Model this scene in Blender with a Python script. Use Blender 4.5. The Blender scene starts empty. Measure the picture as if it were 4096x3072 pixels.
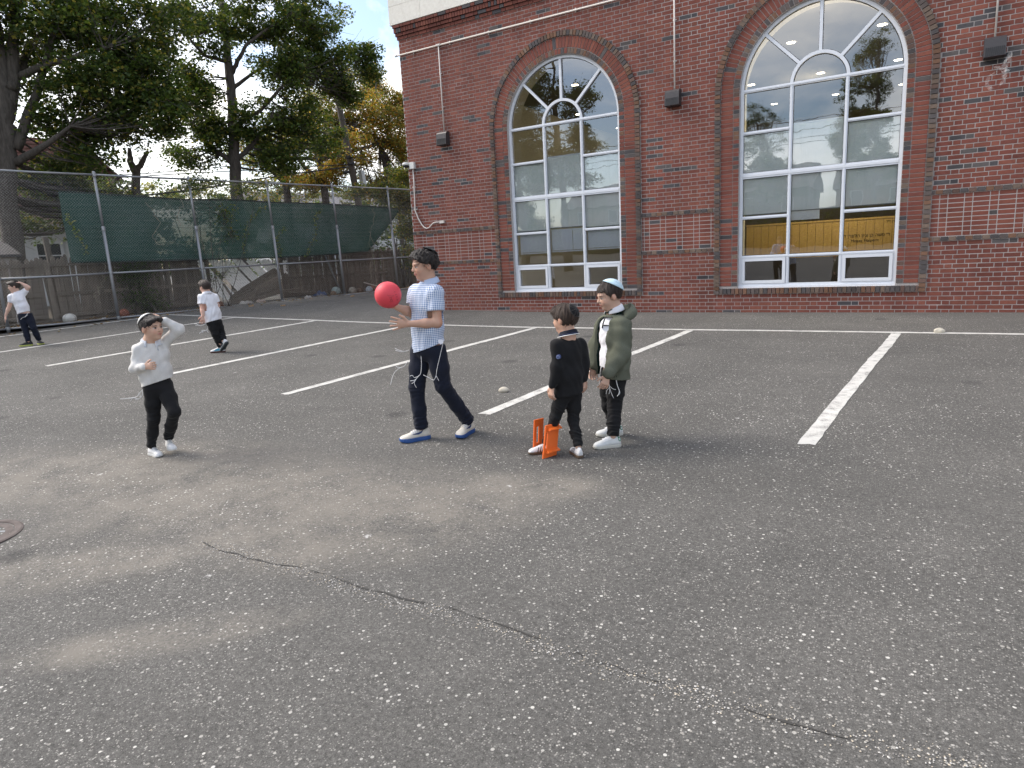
import bpy, bmesh, math, random
import numpy as np
from mathutils import Vector, Matrix
R = math.radians
random.seed(7); rng = np.random.default_rng(7)
scene = bpy.context.scene
COL = scene.collection

# ------------------------------------------------------------------ camera
F_PX, PITCH, ROLL, YAW = 2670.68, .1907, -.0521, .5583      # in pixels of a 4096 x 3072 frame, radians
CAM = np.array([7.7135, -12.0108, 1.1745])
def cam_axes():
    cy, sy = math.cos(YAW), math.sin(YAW)
    fw = np.array([-sy*math.cos(PITCH), cy*math.cos(PITCH), -math.sin(PITCH)])
    r = np.array([cy, sy, 0.]); u = np.cross(r, fw)
    cr, sr = math.cos(ROLL), math.sin(ROLL)
    return cr*r+sr*u, -sr*r+cr*u, fw
CR, CU, CF = cam_axes()
cd = bpy.data.cameras.new('camera'); cam = bpy.data.objects.new('camera', cd); COL.objects.link(cam)
M = Matrix(((CR[0], CU[0], -CF[0], CAM[0]), (CR[1], CU[1], -CF[1], CAM[1]), (CR[2], CU[2], -CF[2], CAM[2]), (0, 0, 0, 1)))
cam.matrix_world = M
cd.sensor_fit = 'HORIZONTAL'; cd.sensor_width = 36; cd.lens = 36*F_PX/4096
cd.clip_start = .05; cd.clip_end = 3000
scene.camera = cam

# ------------------------------------------------------------------ sky, sun, exposure
SUN_EL, SUN_AZ = R(44), R(-105)           # azimuth from +Y towards +X
world = bpy.data.worlds.new('World'); scene.world = world; world.use_nodes = True
wn = world.node_tree; wn.nodes.clear()
def wnode(t, **kw):
    n = wn.nodes.new(t)
    for k, v in kw.items(): setattr(n, k, v)
    return n
wo = wnode('ShaderNodeOutputWorld'); bg = wnode('ShaderNodeBackground'); sky = wnode('ShaderNodeTexSky')
sky.sky_type = 'NISHITA'; sky.sun_disc = False; sky.sun_elevation = SUN_EL; sky.sun_rotation = SUN_AZ
sky.air_density = 1.0; sky.dust_density = 2.0; sky.ozone_density = 1.0
tc = wnode('ShaderNodeTexCoord'); mp = wnode('ShaderNodeMapping'); mp.inputs['Scale'].default_value = (1.15, 1.15, 2.6)
mp.inputs['Location'].default_value = (.35, .1, 0)
nz = wnode('ShaderNodeTexNoise'); nz.inputs['Scale'].default_value = 1.9; nz.inputs['Detail'].default_value = 9; nz.inputs['Roughness'].default_value = .56
nz.inputs['Distortion'].default_value = .25
cr_ = wnode('ShaderNodeValToRGB'); cr_.color_ramp.elements[0].position = .44; cr_.color_ramp.elements[1].position = .66
mx = wnode('ShaderNodeMixRGB'); mx.inputs['Color2'].default_value = (10.2, 9.7, 9.1, 1)
wn.links.new(tc.outputs['Generated'], mp.inputs['Vector']); wn.links.new(mp.outputs['Vector'], nz.inputs['Vector'])
wn.links.new(nz.outputs['Fac'], cr_.inputs['Fac']); wn.links.new(cr_.outputs['Color'], mx.inputs['Fac'])
wn.links.new(sky.outputs['Color'], mx.inputs['Color1']); wn.links.new(mx.outputs['Color'], bg.inputs['Color'])
bg.inputs['Strength'].default_value = .13
wn.links.new(bg.outputs['Background'], wo.inputs['Surface'])

sd = bpy.data.lights.new('sun', 'SUN'); sd.energy = 1.5; sd.angle = R(28); sd.color = (1, .94, .86)
sun = bpy.data.objects.new('sun', sd); COL.objects.link(sun)
sdir = Vector((math.sin(SUN_AZ)*math.cos(SUN_EL), math.cos(SUN_AZ)*math.cos(SUN_EL), math.sin(SUN_EL)))
sun.rotation_euler = (-sdir).to_track_quat('-Z', 'Y').to_euler(); sun.location = (-10, 10, 30)
vs = scene.view_settings; vs.view_transform = 'Standard'; vs.look = 'None'; vs.gamma = 1; vs.use_curve_mapping = False
vs.exposure = 1.12

# ------------------------------------------------------------------ helpers
def ray(x, y): return CF + (x-2048)/F_PX*CR - (y-1536)/F_PX*CU
def at_depth(x, y, d): return CAM + ray(x, y)*d
def sp(t, w=.8): return w*np.log1p(np.exp(np.clip(np.asarray(t)/w, -50, 50)))
def zg(X, Y):
    """height of the asphalt: falls towards the drain, rises to the left and behind the camera"""
    X = np.asarray(X, float); Y = np.asarray(Y, float)
    z = .03*(-sp(-Y, .5)) + .021*sp(1.0-np.maximum(X, -11), .8)
    return z + .056*sp(-Y-15, 1.5)*(1-.46*(Y < -40)) - np.where(Y < -40, 0, 0)
def ground_at(x, y):
    d = ray(x, y); lo, hi = 1., 60.
    for _ in range(60):
        m = (lo+hi)/2; p = CAM+d*m
        if p[2] > zg(p[0], p[1]): lo = m
        else: hi = m
    return CAM+d*lo
FT = np.array([.310, 2.227, 0]); FT /= np.linalg.norm(FT); FN = np.array([-FT[1], FT[0], 0]); FA = np.array([-9.072, -3.118, .12])
def fence_pt(s, off, z): p = FA+FT*s+FN*off; return np.array([p[0], p[1], z])
def fpl(x, y, off):
    d = ray(x, y); q = FA+FN*off; return CAM + d*(((q-CAM)@FN)/(d@FN))

def link(o, parent=None):
    COL.objects.link(o)
    if parent is not None: o.parent = parent
    return o
def tag(o, label=None, cat=None, group=None, kind=None):
    if label: o['label'] = label
    if cat: o['category'] = cat
    if group: o['group'] = group
    if kind: o['kind'] = kind
    return o
def empty(name, loc=(0, 0, 0), **kw):
    o = bpy.data.objects.new(name, None); o.location = loc; o.empty_display_size = .1; COL.objects.link(o)
    return tag(o, **kw)
class MB:
    """collects vertices and faces, links them as one mesh object"""
    def __init__(s): s.v = []; s.f = []; s.c = []
    def add(s, v, f, c=None):
        b = len(s.v); s.v.extend([tuple(map(float, p)) for p in v]); s.f.extend([tuple(i+b for i in q) for q in f])
        if c is not None: s.c.extend([c]*len(v))
        return s
    def box(s, lo, hi, c=None):
        x0, y0, z0 = lo; x1, y1, z1 = hi
        return s.add([(x0,y0,z0),(x1,y0,z0),(x1,y1,z0),(x0,y1,z0),(x0,y0,z1),(x1,y0,z1),(x1,y1,z1),(x0,y1,z1)],
              [(0,3,2,1),(4,5,6,7),(0,1,5,4),(1,2,6,5),(2,3,7,6),(3,0,4,7)], c)
    def obox(s, o, ax, ay, az, c=None):
        """box from a corner and three edge vectors"""
        o, ax, ay, az = map(np.asarray, (o, ax, ay, az))
        P = [o, o+ax, o+ax+ay, o+ay]; P = P+[p+az for p in P]
        fl = [(0,3,2,1),(4,5,6,7),(0,1,5,4),(1,2,6,5),(2,3,7,6),(3,0,4,7)]
        if np.dot(np.cross(ax, ay), az) < 0: fl = [q[::-1] for q in fl]
        return s.add(P, fl, c)
    def tube(s, pts, r, n=8, c=None, cap=True):
        pts = [np.asarray(p, float) for p in pts]; m = len(pts)
        rr = list(r) if hasattr(r, '__len__') else [r]*m
        V = []; up = np.array([0, 0, 1.])
        for i, p in enumerate(pts):
            t = pts[min(i+1, m-1)]-pts[max(i-1, 0)]; t = t/(np.linalg.norm(t)+1e-12)
            if i == 0: a = np.cross(t, up) if abs(t[2]) < .9 else np.cross(t, [1, 0, 0])
            else: a = a-t*(a@t)
            a = a/(np.linalg.norm(a)+1e-12); b = np.cross(t, a)
            for k in range(n):
                an = 2*math.pi*k/n; V.append(p+rr[i]*(math.cos(an)*a+math.sin(an)*b))
        Fc = [(i*n+k, i*n+(k+1) % n, (i+1)*n+(k+1) % n, (i+1)*n+k) for i in range(m-1) for k in range(n)]
        if cap: Fc += [tuple(range(n))[::-1], tuple(range((m-1)*n, m*n))]
        return s.add(V, Fc, c)
    def lathe(s, prof, o=(0, 0, 0), n=24, ax=None, c=None):
        """profile of (r, h) revolved about z (or frame ax = (x, y, z))"""
        o = np.asarray(o, float); X, Y, Z = ax if ax is not None else np.eye(3)
        V = [o+r*(math.cos(2*math.pi*k/n)*X+math.sin(2*math.pi*k/n)*Y)+h*Z for r, h in prof for k in range(n)]
        m = len(prof)
        Fc = [(i*n+k, i*n+(k+1) % n, (i+1)*n+(k+1) % n, (i+1)*n+k) for i in range(m-1) for k in range(n)]
        return s.add(V, Fc, c)
    def mesh(s, name, mat=None, smooth=False):
        me = bpy.data.meshes.new(name); me.from_pydata(s.v, [], s.f)
        if s.c:
            a = me.color_attributes.new('col', 'FLOAT_COLOR', 'POINT'); a.data.foreach_set('color', np.array([(*c[:3], 1) for c in s.c], np.float32).ravel())
        if mat: me.materials.append(mat)
        if smooth: me.shade_smooth()
        else: me.shade_flat()
        me.update(); return me
    def build(s, name, mat=None, parent=None, smooth=False, **kw):
        o = bpy.data.objects.new(name, s.mesh(name, mat, smooth)); link(o, parent); return tag(o, **kw)
def np_mesh(name, V, Fq, mat=None, col=None, smooth=False):
    """fast mesh from arrays; Fq is (n, k)"""
    V = np.ascontiguousarray(V, np.float32); Fq = np.ascontiguousarray(Fq, np.int32)
    me = bpy.data.meshes.new(name); n, k = Fq.shape
    me.vertices.add(len(V)); me.vertices.foreach_set('co', V.ravel())
    me.loops.add(n*k); me.loops.foreach_set('vertex_index', Fq.ravel())
    me.polygons.add(n); me.polygons.foreach_set('loop_start', np.arange(0, n*k, k, dtype=np.int32)); me.polygons.foreach_set('loop_total', np.full(n, k, np.int32))
    if col is not None:
        a = me.color_attributes.new('col', 'FLOAT_COLOR', 'POINT')
        cc = np.ones((len(V), 4), np.float32); cc[:, :3] = col; a.data.foreach_set('color', cc.ravel())
    if mat: me.materials.append(mat)
    me.update(calc_edges=True); me.validate()
    if smooth: me.shade_smooth()
    else: me.shade_flat()
    return me
def obj(name, me, parent=None, **kw):
    o = bpy.data.objects.new(name, me); link(o, parent); return tag(o, **kw)
def mesh_from(V, F, name, mat, parent=None, **kw): return MB().add(V, F).build(name, mat, parent, **kw)

# ------------------------------------------------------------------ materials
class NT:
    def __init__(s, name):
        s.m = bpy.data.materials.new(name); s.m.use_nodes = True; s.t = s.m.node_tree; s.b = s.t.nodes['Principled BSDF']
    def n(s, t, ins=None, **kw):
        x = s.t.nodes.new(t)
        for k, v in kw.items(): setattr(x, k, v)
        for k, v in (ins or {}).items():
            if hasattr(v, 'is_output') or isinstance(v, bpy.types.NodeSocket): s.t.links.new(v, x.inputs[k])
            else: x.inputs[k].default_value = v
        return x
    def l(s, a, b): s.t.links.new(a, b)
    def pos(s): return s.n('ShaderNodeNewGeometry').outputs['Position']
    def objc(s): return s.n('ShaderNodeTexCoord').outputs['Object']
    def noise(s, scale, detail=4, vec=None, rough=.55, dist=0):
        ins = {'Scale': scale, 'Detail': detail, 'Roughness': rough, 'Distortion': dist}
        if vec is not None: ins['Vector'] = vec
        return s.n('ShaderNodeTexNoise', ins).outputs['Fac']
    def ramp(s, fac, stops):
        x = s.n('ShaderNodeValToRGB', {'Fac': fac}); e = x.color_ramp.elements
        while len(e) < len(stops): e.new(.5)
        for k, (p, c) in enumerate(stops):
            e[k].position = p; e[k].color = (c, c, c, 1) if not hasattr(c, '__len__') else (*c[:3], 1)
        return x.outputs['Color']
    def mix(s, fac, a, b, mode='MIX'):
        x = s.n('ShaderNodeMixRGB', blend_type=mode)
        for k, v in (('Fac', fac), ('Color1', a), ('Color2', b)):
            if isinstance(v, bpy.types.NodeSocket): s.l(v, x.inputs[k])
            else: x.inputs[k].default_value = v if not hasattr(v, '__len__') else (*v[:3], 1)
        return x.outputs['Color']
    def math(s, op, a, b=None, clamp=False):
        x = s.n('ShaderNodeMath', operation=op, use_clamp=clamp)
        for k, v in ((0, a), (1, b)):
            if v is None: continue
            if isinstance(v, bpy.types.NodeSocket): s.l(v, x.inputs[k])
            else: x.inputs[k].default_value = v
        return x.outputs[0]
    def bump(s, h, strength=.3, dist=.01):
        x = s.n('ShaderNodeBump', {'Height': h, 'Strength': strength, 'Distance': dist}); s.l(x.outputs['Normal'], s.b.inputs['Normal'])
    def set(s, **kw):
        for k, v in kw.items():
            k = k.replace('_', ' ')
            if isinstance(v, bpy.types.NodeSocket): s.l(v, s.b.inputs[k])
            else: s.b.inputs[k].default_value = (*v[:3], 1) if hasattr(v, '__len__') and len(v) == 3 and 'Color' in k else v
        return s
def simple(name, col, rough=.6, metal=0, var=.12, scale=30, bump=0, spec=.5):
    t = NT(name); p = t.objc(); f = t.noise(scale, 4, p)
    a = tuple(c*(1-var) for c in col); b = tuple(min(1, c*(1+var)) for c in col)
    t.set(Base_Color=t.mix(f, a, b), Roughness=rough, Metallic=metal, Specular_IOR_Level=spec)
    if bump: t.bump(f, bump, .004)
    return t.m
def attr_mat(name, rough=.8, var=.15, scale=60, bump=.2, bscale=120, spec=.4, objcol=False, dist=.004, stain=0.):
    t = NT(name)
    c = t.n('ShaderNodeObjectInfo').outputs['Color'] if objcol else t.n('ShaderNodeAttribute', attribute_name='col').outputs['Color']
    p = t.pos(); f = t.noise(scale, 4, p)
    if stain:   # rain streaks and grime with their own outlines
        m_ = t.n('ShaderNodeMapping', {'Vector': p}); m_.inputs['Scale'].default_value = (2.2, 2.2, .5); g_ = t.noise(1.1, 5, m_.outputs['Vector'], .65)
        c = t.mix(1, c, t.ramp(g_, [(.30, 1-stain), (.5, 1.0), (.72, 1+stain*.6)]), 'MULTIPLY')
    t.set(Base_Color=t.mix(1, c, t.ramp(f, [(.25, 1-var), (.75, 1+var)]), 'MULTIPLY'), Roughness=rough, Specular_IOR_Level=spec)
    if bump: t.bump(t.noise(bscale, 4, p), bump, dist)
    return t.m

def mat_asphalt():
    t = NT('asphalt'); p = t.pos()
    mid = t.noise(.8, 5, p, .62); fine = t.noise(230, 2, p, .7); med = t.noise(60, 2, p, .7)
    base = t.mix(t.ramp(mid, [(.3, 0), (.7, 1)]), (.078, .076, .071), (.112, .108, .100))
    base = t.mix(1, base, t.ramp(fine, [(.25, .45), (.75, 1.6)]), 'MULTIPLY')
    base = t.mix(1, base, t.ramp(med, [(.3, .70), (.7, 1.3)]), 'MULTIPLY')
    # dust and grit lying in the hollow by the drain: worn, tan patches with their own outlines
    def blob(x, y, rx, ry, rot):
        m = t.n('ShaderNodeMapping', {'Vector': p, 'Location': (0, 0, 0)}, vector_type='TEXTURE')
        m.inputs['Location'].default_value = (x, y, 0); m.inputs['Rotation'].default_value = (0, 0, rot); m.inputs['Scale'].default_value = (rx, ry, 1000)
        ln = t.n('ShaderNodeVectorMath', {0: m.outputs['Vector']}, operation='LENGTH').outputs['Value']
        return t.math('SUBTRACT', 1, ln, True)
    bl = None
    for a in DUST:
        b = blob(*a); bl = b if bl is None else t.math('MAXIMUM', bl, b)
    dn = t.math('ADD', t.math('MULTIPLY', t.noise(2.6, 6, p, .72), .75), t.math('MULTIPLY', med, .25))
    dust = t.math('MULTIPLY', t.ramp(bl, [(0, 0), (.6, 1)]), t.ramp(dn, [(.36, .05), (.58, 1)]))
    base = t.mix(t.math('MULTIPLY', dust, .78), base, (.215, .196, .168))
    # light stone chips showing in the worn surface
    v = t.n('ShaderNodeTexVoronoi', {'Vector': p, 'Scale': 120.0, 'Randomness': 1.0}, feature='F1'); sc_ = t.n('ShaderNodeSeparateColor', {'Color': v.outputs['Color']})
    chip = t.ramp(t.math('SUBTRACT', t.math('SUBTRACT', t.math('MULTIPLY', sc_.outputs[0], .80), .26), v.outputs['Distance']), [(.0, 0), (.10, 1)])
    v2 = t.n('ShaderNodeTexVoronoi', {'Vector': p, 'Scale': 46.0, 'Randomness': 1.0}, feature='F1'); s2_ = t.n('ShaderNodeSeparateColor', {'Color': v2.outputs['Color']})
    chip2 = t.ramp(t.math('SUBTRACT', t.math('SUBTRACT', t.math('MULTIPLY', s2_.outputs[1], .62), .27), v2.outputs['Distance']), [(.0, 0), (.06, 1)])
    worn = t.ramp(t.noise(.55, 4, p, .6), [(.3, .35), (.65, 1)])
    base = t.mix(t.math('MULTIPLY', t.math('MULTIPLY', chip, worn), .72), base, t.mix(sc_.outputs[2], (.20, .19, .175), (.50, .48, .44)))
    base = t.mix(t.math('MULTIPLY', t.math('MULTIPLY', chip2, t.ramp(worn, [(.3, .55), (1, 1)])), .9), base, t.mix(s2_.outputs[2], (.30, .285, .255), (.70, .68, .63)))
    # dark oil spots, white paint drips
    v3 = t.n('ShaderNodeTexVoronoi', {'Vector': p, 'Scale': .9, 'Randomness': 1.0}, feature='F1')
    spot = t.ramp(t.math('ADD', v3.outputs['Distance'], t.math('MULTIPLY', med, .10)), [(.10, 1), (.17, 0)])
    base = t.mix(t.math('MULTIPLY', spot, .5), base, (.026, .026, .027))
    v4 = t.n('ShaderNodeTexVoronoi', {'Vector': p, 'Scale': 2.3, 'Randomness': 1.0}, feature='F1')
    on4 = t.ramp(t.n('ShaderNodeSeparateColor', {'Color': v4.outputs['Color']}).outputs[0], [(.62, 0), (.64, 1)])
    drip = t.math('MULTIPLY', on4, t.ramp(t.math('ADD', v4.outputs['Distance'], t.math('MULTIPLY', med, .16)), [(.10, 1), (.125, 0)]))
    base = t.mix(t.math('MULTIPLY', drip, .75), base, (.55, .54, .52))
    t.set(Base_Color=base, Roughness=.9, Specular_IOR_Level=.3)
    t.bump(t.math('ADD', fine, med), .45, .006)
    return t.m
D_ = 1.8517
def gpx(x, y): return ground_at(x*D_, y*D_)
def dust_blob(x, y, rx, ry, rot):
    P = gpx(x, y); return (P[0], P[1], rx, ry, rot)
DUST = [dust_blob(110, 1030, 1.7, .9, .3), dust_blob(480, 1070, 1.7, .9, .5), dust_blob(320, 1010, 1.7, .75, .4), dust_blob(900, 1120, 1.05, .6, .9), dust_blob(150, 1225, 1.2, .33, .75), dust_blob(700, 1080, 1.2, .7, .6),
        dust_blob(330, 1380, .75, .17, .75), dust_blob(560, 1170, .9, .4, .2), dust_blob(1040, 1060, .6, .4, .8), dust_blob(1180, 1050, .5, .3, .3)]

# crack: a long worn seam with loosened stone along it
CRACK = [gpx(*q)[:2] for q in [(440, 1172), (560, 1207), (660, 1235), (760, 1268), (860, 1300), (960, 1322), (1060, 1350), (1160, 1385), (1290, 1430), (1400, 1465), (1560, 1515), (1700, 1552), (1850, 1590), (2000, 1625), (2110, 1652)]]
def axis_vals():
    fine = np.arange(-10.5, 14.001, .25)
    return np.concatenate([[-400, -200, -100, -60, -40, -28, -20, -15, -12.5], fine, [15, 17, 20, 26, 36, 55, 90, 180, 400]])
def ground_sheet():
    xs = axis_vals(); ys = np.concatenate([[-400, -200, -100, -60, -45, -40, -36, -32, -28, -25, -22, -20, -18, -16.5, -15.5, -14.5], np.arange(-14, 9.001, .25), [10, 12, 15, 20, 30, 50, 90, 180, 400]])
    X, Y = np.meshgrid(xs, ys, indexing='ij'); Z = zg(np.clip(X, -11, 14), np.clip(Y, -40, 12))
    n, m = X.shape; I = np.arange(n*m).reshape(n, m)
    Fq = np.stack([I[:-1, :-1], I[1:, :-1], I[1:, 1:], I[:-1, 1:]], -1).reshape(-1, 4)
    V = np.stack([X, Y, Z], -1).reshape(-1, 3)
    return obj('asphalt_ground', np_mesh('asphalt_ground', V, Fq, mat_asphalt(), smooth=True), kind='structure')
ground_sheet()
# ------------------------------------------------------------------ painted lines, seam, drain
def mat_paint():
    t = NT('line_paint'); p = t.pos()
    w = t.noise(9, 6, p, .7); f = t.noise(190, 3, p, .7)
    m = t.math('ADD', t.math('MULTIPLY', w, .55), t.math('MULTIPLY', f, .45))
    worn = t.ramp(m, [(.36, 0), (.50, 1)])
    c = t.mix(t.noise(2.5, 4, p), (.50, .49, .46), (.66, .65, .61))
    c = t.mix(worn, (.13, .125, .118), c)
    t.set(Base_Color=c, Roughness=.8); t.bump(f, .5, .004); return t.m
PAINT = mat_paint()
def painted_line(pts, width, seg=.12):
    pts = [np.asarray(p, float)[:2] for p in pts]; a, b = pts; L = np.linalg.norm(b-a); t = (b-a)/L; nn = np.array([-t[1], t[0]])
    k = int(L/seg)+1; m = MB(); V = []
    for i in range(k+1):
        c = a+t*L*i/k + nn*(.006*math.sin(i*.21)+.004*math.sin(i*.047*7))
        for s in (-1, -.33, .33, 1):
            e = c+nn*s*(width/2+(rng.normal(0, .0035) if abs(s) == 1 else 0)) + (t*rng.normal(0, .01) if i in (0, k) else 0)
            V.append((e[0], e[1], float(zg(e[0], e[1]))+.004))
    Fc = [(i*4+j, (i+1)*4+j, (i+1)*4+j+1, i*4+j+1) for i in range(k) for j in range(3)]
    Fc = [q[::-1] for q in Fc]
    return m.add(V, Fc).build('parking_line', PAINT, smooth=True, kind='structure')
painted_line([(-8.6, -2.15), (14, -2.10)], .10)
for k in range(-1, 7):
    x = 7.42-2.665*k
    if k < 5: painted_line([(x, -2.20), (x-.36, -7.20)], .115)
    else: painted_line([(x, -2.20), (x-.3, -6.9)], .10)
def worn_seam():
    """dark tar-poor strip and the pale loosened stones along it"""
    m = MB(); V = []; P = CRACK; pts = []
    for a, b in zip(P[:-1], P[1:]):
        n = max(2, int(np.linalg.norm(b-a)/.05))
        pts += [a+(b-a)*i/n for i in range(n)]
    pts.append(P[-1]); pts = np.array(pts)
    jit = np.cumsum(rng.normal(0, .006, len(pts))); jit -= np.linspace(jit[0], jit[-1], len(pts)); jit = np.clip(jit, -.05, .05)
    def strip(w, off, mat, name, keep):
        V = []
        for i, q in enumerate(pts):
            t = pts[min(i+1, len(pts)-1)]-pts[max(0, i-1)]; t /= np.linalg.norm(t); nn = np.array([-t[1], t[0]])
            for s_ in (-1, 1):
                e = q+nn*(s_*w[i]+jit[i]+off+rng.normal(0, .002)); V.append((e[0], e[1], float(zg(*e))+.003+(.001 if off else 0)))
        Fc = [(2*i, 2*i+1, 2*i+3, 2*i+2) for i in range(len(pts)-1) if keep(i)]
        MB().add(V, Fc).build(name, mat, kind='structure')
    n_ = len(pts); env = .5+.5*np.sin(np.arange(n_)*.045+1)
    strip(.0008+.0028*np.abs(rng.normal(0, 1, n_))*(.4+env), 0, simple('tar_seam', (.050, .048, .044), .95, var=.5, scale=120, bump=.6), 'pavement_seam', lambda i: env[i]+.5*math.sin(i*.61) > .45)
    # loosened stones
    m = MB(); N = 2400
    cols = [(.42, .40, .36), (.55, .53, .50), (.30, .28, .25), (.20, .19, .18), (.48, .42, .33)]
    for _ in range(N):
        i = rng.integers(0, len(pts)); e = pts[i]+rng.normal(0, .032, 2)+np.array([.012, -.012]); r = float(rng.uniform(.0012, .0040)); z = float(zg(*e))+.002
        a = rng.uniform(0, 6.28); sx, sy = rng.uniform(.7, 1.4, 2)
        V = []
        for k in range(5):
            an = a+k*1.2566; V.append((e[0]+r*sx*math.cos(an), e[1]+r*sy*math.sin(an), z))
        V.append((e[0], e[1], z+r*rng.uniform(.4, .9)))
        m.add(V, [(k, (k+1) % 5, 5) for k in range(5)], cols[rng.integers(0, 5)])
    for _ in range(500):
        x, y = rng.uniform(3.2, 8.7), rng.uniform(-11.2, -3); r = float(rng.uniform(.0015, .0035)); z = float(zg(x, y))+.002; a = rng.uniform(0, 6.28)
        V = [(x+r*math.cos(a+k*1.2566)*1.2, y+r*math.sin(a+k*1.2566), z) for k in range(5)]+[(x, y, z+r*.7)]
        m.add(V, [(k, (k+1) % 5, 5) for k in range(5)], cols[rng.integers(0, 5)])
    m.build('loose_stones', attr_mat('loose_stone', .9, bump=0), kind='stuff', label='pale loose stone chips lying on the asphalt along the seam', cat='gravel')
worn_seam()

def storm_drain():
    c = np.array([2.96, -10.583, 0.]); z = float(zg(c[0], c[1]))
    R0 = .287
    t = empty('storm_drain', (c[0], c[1], z), label='round cast iron storm drain grate set flush in the asphalt', cat='drain')
    iron = NT('cast_iron'); p = iron.objc(); f = iron.noise(9, 5, p); g = iron.noise(70, 3, p)
    iron.set(Base_Color=iron.mix(iron.ramp(f, [(.35, 0), (.65, 1)]), (.085, .066, .060), (.15, .125, .115)), Roughness=.75, Metallic=.25); iron.bump(g, .4, .004)
    m = MB(); m.lathe([(R0, -.01), (R0, .010), (R0-.012, .014), (R0-.04, .014), (R0-.045, .006), (R0-.05, .006), (R0-.05, -.05)], n=48)
    m.build('rim', iron.m, t, smooth=False)
    # grate: disc bars in two slanted banks with slots between
    g = MB(); Rg = R0-.052
    NR = 30
    ring_o = [(Rg*math.cos(2*math.pi*k/NR), Rg*math.sin(2*math.pi*k/NR)) for k in range(NR)]
    ri = Rg-.040
    ring_i = [(ri*math.cos(2*math.pi*k/NR), ri*math.sin(2*math.pi*k/NR)) for k in range(NR)]
    V = [(x, y, .007) for x, y in ring_o]+[(x, y, .007) for x, y in ring_i]+[(x, y, -.02) for x, y in ring_i]
    g.add(V, [(k, (k+1) % NR, NR+(k+1) % NR, NR+k) for k in range(NR)]+[(NR+k, NR+(k+1) % NR, 2*NR+(k+1) % NR, 2*NR+k) for k in range(NR)])
    g.build('grate_ring', iron.m, t)
    steel = simple('worn_iron', (.24, .25, .26), .45, .5, .2, 40)
    def bar(a, b, w):
        a = np.array(a); b = np.array(b); d = (b-a)/np.linalg.norm(b-a); n = np.array([-d[1], d[0]])*w/2
        mm = MB(); q = [a-n, b-n, b+n, a+n]
        mm.add([(x, y, .005) for x, y in q]+[(x, y, -.025) for x, y in q], [(0, 1, 2, 3), (0, 4, 5, 1), (1, 5, 6, 2), (2, 6, 7, 3), (3, 7, 4, 0)])
        mm.build('grate_bar', steel, t)
    an = -.55
    for k in range(-3, 4):
        o = k*.05; h = math.sqrt(max(0, (ri+.01)**2-o*o)); d = np.array([math.cos(an), math.sin(an)]); n = np.array([-d[1], d[0]])
        bar(n*o-d*h, n*o+d*h, .017)
    for k in range(-1, 2):
        o = k*.10; h = math.sqrt(max(0, (ri+.01)**2-o*o)); d = np.array([math.cos(an+1.1), math.sin(an+1.1)]); n = np.array([-d[1], d[0]])
        bar(n*o-d*h, n*o+d*h, .024)
    MB().lathe([(ri+.012, -.004), (ri+.012, -.30), (.0, -.30)], n=30).build('sump', simple('drain_dark', (.012, .011, .010), .9), t)
storm_drain()

# ------------------------------------------------------------------ brick building
CO = .0677; ZS = .305; ZLB = ZS+11*CO; ZUB = ZLB+10*CO; SW = .4064; WW = 2.3831; SUR = WW+2*SW; GAP = 1.3208
SURX = [0., SUR+GAP]; X0 = -2.203; X1 = 12.2; ZSP = 3.615; RW = WW/2; RO = RW+SW
ZCOR = ZS+81*CO
building = empty('brick_building', (0, 0, 0), label='red brick building with two tall arched windows and pale stone parapet', cat='building')
BRM = attr_mat('brick', .86, .12, 30, .35, 140, .3, stain=.28)
BRMO = attr_mat('brick_face', .86, .12, 30, .35, 140, .3, objcol=True, stain=.28)
def red():
    k = rng.random(); v = rng.normal(1.02, .075)
    base = np.array([(.182, .060, .043), (.170, .055, .041), (.192, .067, .047), (.162, .055, .042)][int(rng.integers(0, 4))])
    return tuple(np.clip(base*v, .02, .5))
def dark(): return tuple(np.array([(.070, .066, .070), (.056, .053, .058), (.090, .080, .078)][int(rng.integers(0, 3))])*rng.normal(1, .1))
def brown():
    return tuple(np.array([(.125, .078, .064), (.100, .082, .076), (.148, .108, .085), (.078, .070, .071), (.155, .085, .055)][int(rng.integers(0, 5))])*rng.normal(1, .1))
BR = []     # every brick: (corner loop of the front face in x, z ; y_front ; colour)
def brick(x0, x1, z0, z1, y, col): BR.append(([(x0, z0), (x1, z0), (x1, z1), (x0, z1)], y, col))
J = .0056   # half a mortar joint
ST, HD = .2032, .1016
def excluded(z0, z1):
    out = []
    for sx in SURX:
        c = sx+SUR/2
        if z1 <= ZS+.001: continue
        if z0 < ZSP: out.append((sx, sx+SUR))
        else:
            h = z1-ZSP
            if h < RO-.004:
                e = math.sqrt(RO*RO-h*h)-.004; out.append((c-e, c+e))
    return out
def lay(x0, x1, z0, z1, y, col):
    segs = [(x0, x1)]
    for a, b in excluded(z0, z1):
        ns = []
        for p, q in segs:
            if b <= p or a >= q: ns.append((p, q)); continue
            if a > p: ns.append((p, a))
            if b < q: ns.append((b, q))
        segs = ns
    for p, q in segs:
        p, q = max(p, X0), min(q, X1)
        if q-p > .028: brick(p+J, q-J, z0+J, z1-J, y, col)
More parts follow.
